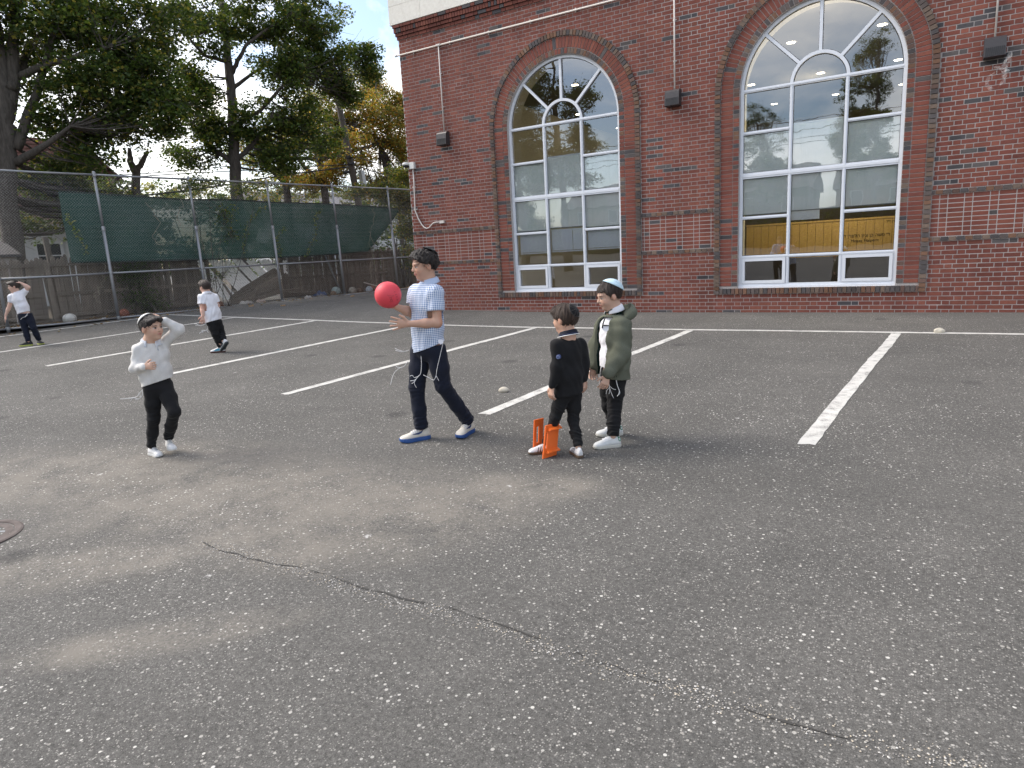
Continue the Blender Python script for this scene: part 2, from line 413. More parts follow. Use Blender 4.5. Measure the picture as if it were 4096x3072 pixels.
for j in range(-5, 81):
    z0 = ZS+j*CO; z1 = z0+CO
    if 11 <= j < 22:
        if j in (11-0, 21):           # projecting header bands
            x = X0
            while x < X1: lay(x, x+HD, z0, z1, -.016, brown()); x += HD
        else:                          # stack-bonded panel
            x = X0-.04; k = 0
            while x < X1:
                w = (HD, ST)[k % 2]
                lay(x, x+w, z0, z1, .002, dark() if rng.random() < .03 else red()); x += w; k += 1
        continue
    x = X0-.3048+(.1524 if j % 2 else 0)+.02; pair = 0
    while x < X1:
        dk = rng.random() < (.085 if j > 22 else .04)
        y = rng.normal(0, .0012)
        lay(x, x+ST, z0, z1, y, dark() if dk else red())
        lay(x+ST, x+ST+HD, z0, z1, rng.normal(0, .0012), dark() if dk else red())
        x += ST+HD
for i, sx in enumerate(SURX):
    c = sx+SUR/2
    # jambs: header, stretcher, header stack-bonded beside the window
    z = ZS
    nj = int(round((ZSP-ZS)/CO)); ch = (ZSP-ZS)/nj
    for k in range(nj):
        z0 = ZS+k*ch; z1 = z0+ch
        for sgn in (-1, 1):
            def seg(r0, r1, y, col):
                a, b = sorted((c+sgn*r0, c+sgn*r1)); brick(a+J, b-J, z0+J, z1-J, y, col)
            seg(RO-HD, RO, -.030, brown())
            if z0 > ZS+.09:
                seg(RW+HD, RO-HD, -.006, dark() if rng.random() < .06 else red())
                seg(RW, RW+HD, -.006, dark() if rng.random() < .14 else (brown() if rng.random() < .45 else red()))
    x = sx+HD
    while x < sx+SUR-HD-.03:
        w = min(.0672, sx+SUR-HD-x); brick(x+J, x+w-J, ZS+J, ZS+.104-J, -.034, brown()); x += w
    # arch rings
    for r0, r1, y, fc in ((RW, RW+HD, -.006, lambda: brown() if rng.random() < .8 else red()), (RW+HD, RO-HD, -.006, lambda: dark() if rng.random() < .05 else red()), (RO-HD, RO, -.030, brown)):
        n = int(round(math.pi*(r0+r1)/2/CO)); da = math.pi/n
        for k in range(n):
            a0, a1 = k*da+J/r0, (k+1)*da-J/r0
            b0, b1 = k*da+J/r1, (k+1)*da-J/r1
            q = [(c+(r1-J)*math.cos(b0), ZSP+(r1-J)*math.sin(b0)), (c+(r1-J)*math.cos(b1), ZSP+(r1-J)*math.sin(b1)), (c+(r0+J)*math.cos(a1), ZSP+(r0+J)*math.sin(a1)), (c+(r0+J)*math.cos(a0), ZSP+(r0+J)*math.sin(a0))]
            BR.append((q, y+rng.normal(0, .001), fc()))
# corbelled courses under the stone
def course(z0, z1, proud, stack=None):
    x = X0-proud; k = 0
    while x < X1:
        w = stack or ((ST, HD)[k % 2]); cl = dark() if rng.random() < .12 else tuple(np.array(red())*.8)
        brick(max(x, X0-proud)+J, min(x+w, X1)-J, z0+J, z1-J, -proud, cl); x += w; k += 1
course(ZCOR, ZCOR+CO, .022); course(ZCOR+CO, ZCOR+2*CO, .044); course(ZCOR+2*CO, ZCOR+2*CO+.095, .064, .0672); course(ZCOR+2*CO+.095, 6.084, .080)
# split: the 300 that show largest as single parts, the rest as one piece of brickwork
def px(P):
    v = np.asarray(P)-CAM; z = v@CF; return 2048+F_PX*(v@CR)/z, 1536-F_PX*(v@CU)/z, z
score = []
for i, (q, y, cl) in enumerate(BR):
    P = [px((a, y, b)) for a, b in q]
    xs = [p[0] for p in P]; ys = [p[1] for p in P]
    vis = 0 < min(xs) and max(xs) < 4096 and 0 < min(ys) and max(ys) < 3072
    score.append(((max(xs)-min(xs))*(max(ys)-min(ys)) if vis else 0, i))
single = {i for s, i in sorted(score, reverse=True)[:300]}
V = []; Fq = []; Cc = []; b = 0
mesh_cache = {}
for i, (q, y, cl) in enumerate(BR):
    d = .05
    if i in single:
        w, h = q[1][0]-q[0][0], q[2][1]-q[0][1]
        rect = abs(q[0][1]-q[1][1]) < 1e-6
        key = (round(w, 3), round(h, 3)) if rect else i
        if key not in mesh_cache:
            loc = [(x-q[0][0], z-q[0][1]) for x, z in q]
            e = .0022; cx = sum(p[0] for p in loc)/4; cz = sum(p[1] for p in loc)/4
            inn = [(p[0]-math.copysign(e, p[0]-cx), p[1]-math.copysign(e, p[1]-cz)) for p in loc]
            mm = MB(); mm.add([(p[0], 0, p[1]) for p in inn]+[(p[0], e, p[1]) for p in loc]+[(p[0], d, p[1]) for p in loc],
                              [(0, 1, 2, 3)]+[(k, 4+k, 4+(k+1) % 4, (k+1) % 4) for k in range(4)]+[(4+k, 8+k, 8+(k+1) % 4, 4+(k+1) % 4) for k in range(4)])
            mesh_cache[key] = mm.mesh('brick', BRMO)
        o = bpy.data.objects.new('brick', mesh_cache[key]); o.location = (q[0][0], y, q[0][1]); o.color = (*cl, 1); link(o, building)
        continue
    for a, z in q: V.append((a, y, z))
    for a, z in q: V.append((a, y+d, z))
    Fq += [(b, b+1, b+2, b+3)]+[(b+k, b+4+k, b+4+(k+1) % 4, b+(k+1) % 4) for k in range(4)]
    Cc += [cl]*8; b += 8
bw = obj('brickwork', np_mesh('brickwork', np.array(V), np.array(Fq), BRM, np.array(Cc)), building, kind='stuff')
# mortar wall behind the bricks with the two openings, and the body of the building
MORT = simple('mortar', (.40, .37, .355), .95, var=.15, scale=25, bump=.3)
def mortar_wall():
    m = MB(); yb = .0045; ZT = 6.084
    def col(xa, xb, segs):
        for (za0, za1), (zb0, zb1) in segs:
            m.add([(xa, yb, za0), (xb, yb, za1), (xb, yb, zb1), (xa, yb, zb0)], [(0, 1, 2, 3)])
    cuts = [X0]
    for sx in SURX:
        l, r = sx+SW, sx+SW+WW
        col(cuts[-1], l, [((-.6, -.6), (ZT, ZT))])
        N = 40
        top = lambda x: ZSP+math.sqrt(max(0, RW*RW-(x-(l+r)/2)**2))
        xs = [(l+r)/2-RW*math.cos(math.pi*k/N) for k in range(N+1)]
        for a, b_ in zip(xs[:-1], xs[1:]): col(a, b_, [((-.6, -.6), (ZS+.1, ZS+.1)), ((top(a), top(b_)), (ZT, ZT))])
        # reveal
        loop = [(l, ZS+.1)]+[(x, top(x)) for x in xs]+[(r, ZS+.1)]
        VV = [(x, yb, z) for x, z in loop]+[(x, .16, z) for x, z in loop]; n = len(loop)
        m.add(VV, [(k, k+1, n+k+1, n+k) for k in range(n-1)]+[(n-1, 0, n, 2*n-1)])
        cuts.append(r)
    col(cuts[-1], X1, [((-.6, -.6), (ZT, ZT))])
    m.build('wall', MORT, building)
mortar_wall()
def shell():
    t = NT('brick_far'); p = t.pos()
    mp_ = t.n('ShaderNodeMapping', {'Vector': p}); mp_.inputs['Rotation'].default_value = (R(90), 0, 0)
    bt = t.n('ShaderNodeTexBrick', {'Vector': mp_.outputs['Vector'], 'Color1': (.19, .062, .048, 1), 'Color2': (.15, .05, .042, 1), 'Mortar': (.27, .245, .235, 1), 'Scale': 1, 'Mortar Size': .0048, 'Brick Width': .2032, 'Row Height': .0677})
    t.set(Base_Color=bt.outputs['Color'], Roughness=.88)
    m = MB()
    m.box((X1, .0, -.6), (24, .3, 6.084)); m.build('wall_extension', t.m, building)
    t2 = NT('brick_side'); p = t2.pos(); mp2 = t2.n('ShaderNodeMapping', {'Vector': p}); mp2.inputs['Rotation'].default_value = (R(90), 0, R(90))
    bt2 = t2.n('ShaderNodeTexBrick', {'Vector': mp2.outputs['Vector'], 'Color1': (.19, .062, .048, 1), 'Color2': (.15, .05, .042, 1), 'Mortar': (.27, .245, .235, 1), 'Scale': 1, 'Mortar Size': .0048, 'Brick Width': .2032, 'Row Height': .0677})
    t2.set(Base_Color=bt2.outputs['Color'], Roughness=.88)
    MB().box((X0+.002, .008, -.6), (X0+.3, 16, 6.083)).build('side_wall', t2.m, building)
    MB().box((X0+.31, 15.7, -.6), (24, 16, 6.083)).build('rear_wall', MORT, building)
    MB().box((23.7, .31, -.6), (24, 15.69, 6.083)).build('end_wall', MORT, building)
shell()
def stone_band():
    t = NT('limestone'); p = t.pos(); f = t.noise(14, 6, p, .65); g = t.noise(60, 4, p, .7)
    v = t.n('ShaderNodeTexVoronoi', {'Vector': p, 'Scale': 42.0}, feature='F1')
    pit = t.math('MULTIPLY', t.ramp(v.outputs['Distance'], [(.08, 1), (.22, 0)]), t.ramp(g, [(.5, 0), (.62, 1)]))
    c = t.mix(t.ramp(f, [(.3, 0), (.7, 1)]), (.68, .65, .58), (.80, .78, .71)); c = t.mix(t.math('MULTIPLY', pit, .6), c, (.22, .20, .17))
    t.set(Base_Color=c, Roughness=.9); t.bump(t.math('SUBTRACT', g, t.math('MULTIPLY', pit, .8)), .35, .006)
    xs0 = [X0-.14, -1.50, .35, 2.2, 4.05, 5.9, 7.75, 9.6, 11.45, X1]
    z = 6.088
    for row, h in enumerate((.363, .60, .60, .60)):
        xs = xs0 if row % 2 == 0 else [X0-.14, -.6, 1.27, 3.12, 4.97, 6.82, 8.67, 10.5, X1]
        for a, b_ in zip(xs[:-1], xs[1:]):
            m = MB(); m.box((a+.0025, -.085, z+.0025), (b_-.0025, .2, z+h-.0025)); m.build('stone_block', t.m, building)
        z += h
    MB().box((X0-.20, -.16, z), (24, 15.9, z+.14)).build('parapet_cap', t.m, building)
    MB().box((X0-.11, -.06, 6.086), (24, 15.85, z-.003)).build('parapet_core', MORT, building)
stone_band()

# ------------------------------------------------------------------ windows
WHITE = simple('white_frame', (.66, .69, .74), .35, var=.05, scale=8)
def mat_glass():
    t = NT('window_glass'); t.t.nodes.remove(t.b); out = t.t.nodes['Material Output']
    fr = t.n('ShaderNodeFresnel', {'IOR': 1.62}); fac = t.math('ADD', t.math('MULTIPLY', fr.outputs[0], 1.1), .145, True)
    p = t.pos(); wv = t.noise(1.6, 2, p); bp = t.n('ShaderNodeBump', {'Height': wv, 'Strength': .06, 'Distance': .02})
    gl = t.n('ShaderNodeBsdfGlossy', {'Roughness': .008, 'Color': (.93, .96, 1, 1), 'Normal': bp.outputs['Normal']}); tr = t.n('ShaderNodeBsdfTransparent', {'Color': (.98, .99, .985, 1)})
    mxs = t.n('ShaderNodeMixShader', {0: fac}); t.l(tr.outputs[0], mxs.inputs[1]); t.l(gl.outputs[0], mxs.inputs[2]); t.l(mxs.outputs[0], out.inputs['Surface'])
    return t.m
GLASS = mat_glass()
GASKET = simple('black_gasket', (.02, .02, .022), .6)
ZFB, B5, B4, B3, B2 = .424, .930, 1.585, 2.278, 2.955
YF = .062            # front of the frame
def bar_box(m, xa, xb, za, zb, y0=YF, y1=YF+.07):
    m.box((xa, y0, za), (xb, y1, zb))
def ring(m, c, r0, r1, y0, y1, a0=0, a1=math.pi, n=40):
    V = []
    for k in range(n+1):
        a = a0+(a1-a0)*k/n
        for r, y in ((r0, y0), (r1, y0), (r1, y1), (r0, y1)): V.append((c+r*math.cos(a), y, ZSP+r*math.sin(a)))
    Fc = [(4*k+j, 4*k+(j+1) % 4, 4*(k+1)+(j+1) % 4, 4*(k+1)+j) for k in range(n) for j in range(4)]
    Fc += [(0, 1, 2, 3), (4*n+3, 4*n+2, 4*n+1, 4*n)]
    m.add(V, Fc)
def window(i, sx):
    l, r = sx+SW, sx+SW+WW; c = (l+r)/2; m1, m2 = c-.4, c+.4
    fr = MB()
    fw = .052
    bar_box(fr, l+.002, l+fw, ZFB-.012, ZSP); bar_box(fr, r-fw, r-.002, ZFB-.012, ZSP); bar_box(fr, l+fw+.0005, r-fw-.0005, ZFB-.012, ZFB+.055)
    ring(fr, c, RW-fw, RW-.002, YF+.0005, YF+.0705)
    fr.box((l-.0+.004, YF-.03, ZFB-.02), (r-.004, YF+.001, ZFB+.012))
    w = fr.build('arched_window', WHITE, building)
    def bar(a, b_, za, zb, y=0, name='mullion'):
        mm = MB(); bar_box(mm, a, b_, za, zb, YF+.003+y, YF+.066+y)
        # raised centre fillet
        if b_-a > zb-za: bar_box(mm, a, b_, za+(zb-za)*.3, zb-(zb-za)*.3, YF-.006+y, YF+.0035+y)
        else: bar_box(mm, a+(b_-a)*.3, b_-(b_-a)*.3, za, zb, YF-.006+y, YF+.0035+y)
        mm.build(name, WHITE, w)
    h = .026
    for x in (m1, m2): bar(x-h, x+h, ZFB+.056, ZSP-h, .001)
    bar(l+fw, r-fw, ZSP-h, ZSP+h); bar(l+fw, r-fw, B3-.052, B3+.040, -.002)
    bar(l+fw, r-fw, B5-.024, B5+.024, -.002)
    for a, b_ in ((l+fw, m1-h), (m2+h, r-fw)):
        bar(a, b_, B2-.024, B2+.024); bar(a, b_, B4-.024, B4+.024)
        # opening casement frame in the bottom row
        q = .048
        mm = MB(); za, zb = ZFB+.057, B5-.026; aa, bb = a+.003, b_-.003; y0, y1 = YF-.012, YF+.05
        for (xa, xb, z0, z1) in ((aa, bb, za, za+q), (aa, bb, zb-q, zb), (aa, aa+q, za+q+.001, zb-q-.001), (bb-q, bb, za+q+.001, zb-q-.001)): mm.box((xa, y0, z0), (xb, y1, z1))
        mm.build('casement', WHITE, w)
    mm = MB(); ring(mm, c, .383, .432, YF+.002, YF+.066); mm.build('mullion', WHITE, w)
    for an in (45, 90, 135):
        a = R(an); mm = MB(); d = np.array([math.cos(a), 0, math.sin(a)]); n = np.array([-math.sin(a), 0, math.cos(a)])
        o = np.array([c, YF+.0045, ZSP]); mm.obox(o+d*.431-n*h*.9, d*(RW-fw-.4305), np.array([0, .06, 0]), n*h*1.8); mm.build('mullion', WHITE, w)
    # panes: each a thin slab of glass set in a black gasket
    yg = YF+.045
    def pane(poly):
        mm = MB(); n = len(poly); e = .006
        mm.add([(x, yg, z) for x, z in poly], [tuple(range(n))])
        o = mm.build('pane', GLASS, w)
        g = MB(); cx = sum(p[0] for p in poly)/n; cz = sum(p[1] for p in poly)/n
        inn = []
        for k, p in enumerate(poly):
            a, b_ = np.array(poly[k-1]), np.array(poly[(k+1) % n]); t1 = np.array(p)-a; t2 = b_-np.array(p); t1 = t1/(np.linalg.norm(t1)+1e-9); t2 = t2/(np.linalg.norm(t2)+1e-9)
            nn = np.array([-(t1[1]+t2[1]), t1[0]+t2[0]]); nn = nn/(np.linalg.norm(nn)+1e-9)
            inn.append(np.array(p)+nn*.011)
        g.add([(x, yg-.004, z) for x, z in poly]+[(x, yg-.004, z) for x, z in inn], [(k, (k+1) % n, n+(k+1) % n, n+k) for k in range(n)])
        g.build('gasket', GASKET, w)
    def rect(a, b_, z0, z1): pane([(a, z0), (b_, z0), (b_, z1), (a, z1)])
    cols = ((l+fw, m1-h), (m1+h, m2-h), (m2+h, r-fw))
    q = .051
    for k, (a, b_) in enumerate(cols):
        if k == 1:
            rect(a, b_, ZFB+.055, B5-.024); rect(a, b_, B5+.024, B3-.052); rect(a, b_, B3+.04, ZSP-h)
        else:
            rect(a+q, b_-q, ZFB+.055+q, B5-.026-q); rect(a, b_, B5+.024, B4-.024); rect(a, b_, B4+.024, B3-.052); rect(a, b_, B3+.04, B2-.024); rect(a, b_, B2+.024, ZSP-h)
    pane([(c+.383*math.cos(math.pi*k/20), ZSP+h if k in (0, 20) else max(ZSP+h, ZSP+.383*math.sin(math.pi*k/20))) for k in range(21)])
    ro, ri = RW-fw, .432; g = h*.9
    for a0, a1 in ((0, 45), (45, 90), (90, 135), (135, 180)):
        oo = []
        for k in range(9):
            f = k/8
            b0 = R(a0)+math.asin((h if a0 == 0 else g)/ro); b1 = R(a1)-math.asin((h if a1 == 180 else g)/ro)
            an = b0+(b1-b0)*f; oo.append((c+ro*math.cos(an), ZSP+ro*math.sin(an)))
        for k in range(8, -1, -1):
            f = k/8
            b0 = R(a0)+math.asin((h if a0 == 0 else g)/ri); b1 = R(a1)-math.asin((h if a1 == 180 else g)/ri)
            an = b0+(b1-b0)*f; oo.append((c+ri*math.cos(an), ZSP+ri*math.sin(an)))
        pane(oo)
    # cream plaster lining of the opening inside
    mm = MB(); loop = [(l-.0, ZFB-.1)]+[(c-RW*math.cos(math.pi*k/30), ZSP+RW*math.sin(math.pi*k/30)) for k in range(31)]+[(r, ZFB-.1)]
    n = len(loop); mm.add([(x, YF+.075, z) for x, z in loop]+[(x, .50, z) for x, z in loop], [(k, k+1, n+k+1, n+k) for k in range(n-1)]+[(n-1, 0, n, 2*n-1)])
    mm.build('window_lining', CREAM, w)
    return c, l, r, cols
CREAM = simple('cream_plaster', (.62, .60, .50), .8, var=.06, scale=6)
WIN = [window(i, sx) for i, sx in enumerate(SURX)]
def interior():
    FLOOR = simple('hall_floor', (.10, .075, .055), .5, var=.2, scale=4)
    xa, xb, ya, yb = X0+.32, 14.2, .51, 12.8
    MB().box((xa, ya, -.02), (xb, yb, .10)).build('hall_floor', FLOOR, building)
    MB().box((xa, ya, 5.112), (xb, yb, 5.2)).build('hall_ceiling', simple('hall_ceiling', (.16, .155, .14), .9), building)
    MB().box((xa, yb, .1), (xb, yb+.1, 5.11)).build('hall_wall', simple('hall_wall', (.17, .12, .06), .8, var=.2, scale=3), building)
    MB().box((xa-.004, ya, .1), (xa+.04, yb, 5.11)).build('hall_wall', CREAM, building)
    MB().box((xb, ya, .1), (xb+.1, yb, 5.11)).build('hall_wall', CREAM, building)
    # inner face of the street wall, with the openings
    m = MB(); y = .503; cuts = [xa]
    for c, l, r, _ in WIN:
        m.add([(cuts[-1], y, .1), (l, y, .1), (l, y, 5.11), (cuts[-1], y, 5.11)], [(0, 1, 2, 3)])
        xs = [c-RW*math.cos(math.pi*k/30) for k in range(31)]
        tp = [ZSP+RW*math.sin(math.pi*k/30) for k in range(31)]
        for k in range(30):
            m.add([(xs[k], y, tp[k]), (xs[k+1], y, tp[k+1]), (xs[k+1], y, 5.11), (xs[k], y, 5.11)], [(0, 1, 2, 3)])
        m.add([(l, y, .1), (r, y, .1), (r, y, ZFB-.1), (l, y, ZFB-.1)], [(0, 1, 2, 3)]); cuts.append(r)
    m.add([(cuts[-1], y, .1), (xb, y, .1), (xb, y, 5.11), (cuts[-1], y, 5.11)], [(0, 1, 2, 3)])
    m.build('hall_wall', CREAM, building)
    # lit recessed ceiling lamps
    em = NT('lamp_glow'); em.set(Base_Color=(.9, .85, .7), Emission_Color=(1, .86, .62)); em.b.inputs['Emission Strength'].default_value = 9
    trim = simple('lamp_trim', (.7, .7, .68), .5)
    for yy in (3.5, 6.73, 9.75):
        for k in range(-1, 8):
            x = .25+1.62*k+(.0 if yy < 4 else .15)
            if x < xa+.4 or x > xb-.4: continue
            o = MB().lathe([(.0, .0), (.085, .0)], (x, yy, 5.103), 20).build('ceiling_lamp', em.m, building)
            MB().lathe([(.087, -.004), (.115, -.004), (.118, .003), (.087, .003)], (x, yy, 5.106), 20).build('lamp_ring', trim, building)
    for x, y_, e_ in ((1.6, 6.5, 14), (5.0, 7, 16), (6.2, 1.6, 45)):  # last one is an added fill, hung low to brighten the partition boards
        ld = bpy.data.lights.new('hall_lamp_and_fill', 'POINT'); ld.energy = e_; ld.color = (1, .82, .55); ld.shadow_soft_size = .3
        lo = bpy.data.objects.new('hall_lamp_and_fill', ld); lo.location = (x, y_, 4.6 if y_ > 2 else 2.6); link(lo)
    # honey-coloured board partition with dedication lettering
    WOOD = NT('honey_wood'); p = WOOD.pos(); mpn = WOOD.n('ShaderNodeMapping', {'Vector': p}); mpn.inputs['Scale'].default_value = (14, 14, 1.2)
    WOOD.set(Base_Color=WOOD.mix(WOOD.noise(1.5, 5, mpn.outputs['Vector']), (.42, .27, .075), (.60, .42, .14)), Roughness=.5)
    part = empty('board_partition', (6, 3.0, .1), label='honey coloured wooden board partition standing inside behind the arched windows', cat='partition')
    x = 4.4; z0, z1 = .1, 1.50
    while x < 9.6:
        MB().box((x-6+.003, 0, .72), (x-6+.147, .03, z1-z0)).build('board', WOOD.m, part); x += .15
    MB().box((4.4-6, .002, 0), (9.6-6, .05, .719)).build('dark_base', simple('dark_base', (.03, .024, .018), .7), part)
    MB().box((4.4-6, -.02, z1-z0+.001), (9.6-6, .06, z1-z0+.035)).build('top_rail', WOOD.m, part)
    MB().box((4.4-6, -.012, .80), (9.6-6, -.001, .83)).build('cap_moulding', WOOD.m, part)
    INK = simple('ink', (.05, .035, .02), .7)
    def lettering(txt, x, z, size):
        cu = bpy.data.curves.new('lettering', 'FONT'); cu.body = txt; cu.size = size; cu.align_x = 'CENTER'; cu.extrude = .002
        to = bpy.data.objects.new('tmp', cu); COL.objects.link(to); dg = bpy.context.evaluated_depsgraph_get()
        me = bpy.data.meshes.new_from_object(to.evaluated_get(dg)); bpy.data.objects.remove(to)
        me.materials.clear(); me.materials.append(INK)
        o = obj('lettering', me, part); o.location = (x-6, -.006, z-.1); o.rotation_euler = (R(90), 0, 0)
    he1 = '\u05e8\u05f3 \u05de\u05e9\u05d4 \u05d1\u05df \u05e6\u05d9\u05d5\u05df \u05d4\u05dc\u05e4\u05e8\u05df \u05d6\u05f4\u05dc'
    lettering(he1[::-1], 6.64, 1.17, .085); lettering('Moses Halpern', 6.64, 1.075, .08)
    lettering(he1[::-1], 7.15, .80, .085); lettering('Eugene', 7.22, .71, .08)
    lettering(he1[::-1], 7.30, 1.42, .06)
interior()
def blinds():
    sh = NT('roller_blind_cloth'); p = sh.pos()
    f = sh.noise(2.2, 5, p, .6); st = sh.n('ShaderNodeMapping', {'Vector': p}); st.inputs['Scale'].default_value = (9, 1, .7)
    g = sh.noise(1.2, 4, st.outputs['Vector'], .6)
    cc = sh.mix(sh.ramp(f, [(.42, 0), (.5, 1)]), (.84, .89, .86), (.90, .93, .91)); cc = sh.mix(sh.math('MULTIPLY', sh.ramp(g, [(.55, 0), (.7, 1)]), .35), cc, (.68, .74, .71))
    sh.set(Base_Color=cc, Roughness=.6)
    slat = simple('blind_slat', (.80, .84, .90), .45, var=.04)
    rod = simple('blind_rod', (.16, .18, .18), .5)
    for i, (c, l, r, cols) in enumerate(WIN):
        nm = ('narrow corner window', 'window beside the third wall light')[i]
        for k, (a, b_) in enumerate(cols):
            a_, b2 = a-.02, b_+.02
            top = (B2-.02, 3.0, B2-.02)[k]; bot = ((1.635, 1.66, 1.63), (1.64, 1.655, 1.66))[i][k]
            col_ = ('left', 'middle', 'right')[k]
            where = ('corner of the building', 'plastic bag')[i]
            side = {0: ('nearest the building corner', 'farthest from the plastic wrap')[i], 1: 'in the middle column', 2: ('farthest from the building corner', 'nearest the plastic wrap')[i]}[k]
            t = empty('roller_blind', ((a_+b2)/2, .145, bot), label='pale roller blind %s, arched window %s' % (side, ('with venetian blinds', 'without venetian blinds')[i]), cat='blind', group='pale roller blinds in the arched windows')
            w = (b2-a_)/2; H = top-bot
            m = MB(); N = 12; V = []
            for j in range(N+1):
                x = -w+2*w*j/N
                for q in range(9): V.append((x, .004*math.sin(j*1.1+i+k)+.003*math.sin(q*.9), H*q/8))
            m.add(V, [(j*9+q, (j+1)*9+q, (j+1)*9+q+1, j*9+q+1) for j in range(N) for q in range(8)]); m.build('cloth', sh.m, t, smooth=True)
            MB().box((-w, -.006, -.012), (w, .010, .003)).build('hem_bar', rod, t)
            MB().tube([(-w, .012, H+.015), (w, .012, H+.015)], .018, 10).build('roller', slat, t)
        if i == 0:
            for k, (a, b_) in enumerate(cols):
                segs = [(a+.03, b_)] if k == 0 else ([(a, a+.47), (a+.48, b_)] if k == 1 else [(a, b_-.01)])
                for (p0, p1) in segs:
                    z1 = 1.61; z0 = 1.17+.012*k
                    lab = {0: 'white venetian blind on the side nearer the security camera', 1: 'white venetian blind half in the middle column, wider one' if p1-p0 > .3 and p1 < b_-.01 else 'white venetian blind half in the middle column, narrower one', 2: 'white venetian blind on the side nearer the middle wall light'}[k]
                    t = empty('venetian_blind', ((p0+p1)/2, .175, z0), label=lab, cat='blind', group='white venetian blinds in the arched window')
                    w = (p1-p0)/2; base = MB().obox((-w, -.005, 0), (2*w, 0, 0), (0, .008, .0265), (0, -.0012, .0004)).mesh('slat', slat)
                    n = int((z1-z0-.04)/.024)
                    for j in range(n):
                        o = bpy.data.objects.new('slat', base); o.location = (0, 0, .035+j*.024); link(o, t)
                    MB().box((-w, -.012, 0), (w, .012, .026)).build('bottom_rail', slat, t)
                    MB().box((-w, -.014, z1-z0-.01), (w, .014, z1-z0+.02)).build('head_rail', slat, t)
        else:
            t = empty('window_sign', (5.95, .17, 1.50), label='small blank white sign hanging below the middle roller blind', cat='sign')
            MB().box((-.24, 0, 0), (.22, .004, .155)).build('sheet', slat, t)
blinds()

# ------------------------------------------------------------------ fittings on the wall
PIPEW = simple('painted_conduit', (.62, .58, .54), .5, var=.08)
def conduit():
    t = empty('electrical_conduit', (-2.2, -.03, 5.49), label='pale painted conduit pipe running along the brick wall with drops to the lights', cat='pipe')
    o = np.array(t.location)
    MB().tube([np.array((-2.24, -.035, 5.49))-o, np.array((X1, -.035, 5.45))-o], .016, 10).build('pipe', PIPEW, t, smooth=True)
    for x, zt, zb in ((-1.125, 5.48, 3.79), (3.84, 5.47, 3.81), (8.33, 5.46, 3.77)):
        MB().tube([np.array((x, -.035, zt))-o, np.array((x, -.035, zb))-o], .013, 10).build('drop_pipe', PIPEW, t, smooth=True)
        MB().box(np.array((x-.05, -.06, zt-.005))-o, np.array((x+.05, -.01, zt+.03))-o).build('junction_box', PIPEW, t)
        for z in (zt-.55, zt-1.2): MB().box(np.array((x-.03, -.022, z))-o, np.array((x+.03, -.004, z+.02))-o).build('clamp', PIPEW, t)
    for k in range(14):
        x = -1.8+.95*k; MB().box(np.array((x-.01, -.024, 5.45))-o, np.array((x+.01, -.004, 5.52))-o).build('clamp', PIPEW, t)
    MB().lathe([(.022, 0), (.022, .05), (0, .05)], np.array((-2.24, -.035, 5.49))-o, 12, (np.array([0, 1, 0]), np.array([0, 0, 1]), np.array([-1, 0, 0]))).build('end_cap', PIPEW, t)
conduit()
def wall_light(x, z, label):
    t = empty('wall_light', (x, -.004, z), label=label, cat='wall light', group='bronze wall lights on the brick wall')
    BZ = simple('bronze_housing', (.052, .048, .050), .45, .3, .1)
    w = .125
    prof = [(0, .27), (-.06, .275), (-.10, .262), (-.125, .23), (-.14, .12), (-.15, .012), (-.13, 0), (0, 0)]   # y, z side profile
    m = MB(); n = len(prof); V = [(-w, y, zz) for y, zz in prof]+[(w, y, zz) for y, zz in prof]
    m.add(V, [(k, (k+1) % n, n+(k+1) % n, n+k) for k in range(n)]+[tuple(range(n))[::-1], tuple(range(n, 2*n))]); m.build('housing', BZ, t)
    DK = simple('lamp_dark', (.012, .012, .013), .5)
    for k in range(10):
        xx = -.10+.2*k/9
        V = [(xx-.006, -.1445, .13), (xx+.006, -.1445, .13), (xx+.006, -.1525, .02), (xx-.006, -.1525, .02)]
        MB().add(V+[(a, b_+.006, c) for a, b_, c in V], [(0, 1, 2, 3), (0, 4, 5, 1), (1, 5, 6, 2), (2, 6, 7, 3), (3, 7, 4, 0)]).build('louvre_slot', DK, t)
    MB().box((-w-.012, -.06, .05), (-w, -.03, .08)).build('hinge', BZ, t)
    return t
wall_light(-1.14, 3.515, 'bronze wall light between the building corner and the nearer arched window')
wall_light(3.82, 3.545, 'bronze wall light between the two arched windows')
wl3 = wall_light(8.335, 3.49, 'bronze wall light with clear plastic wrap hanging under it')
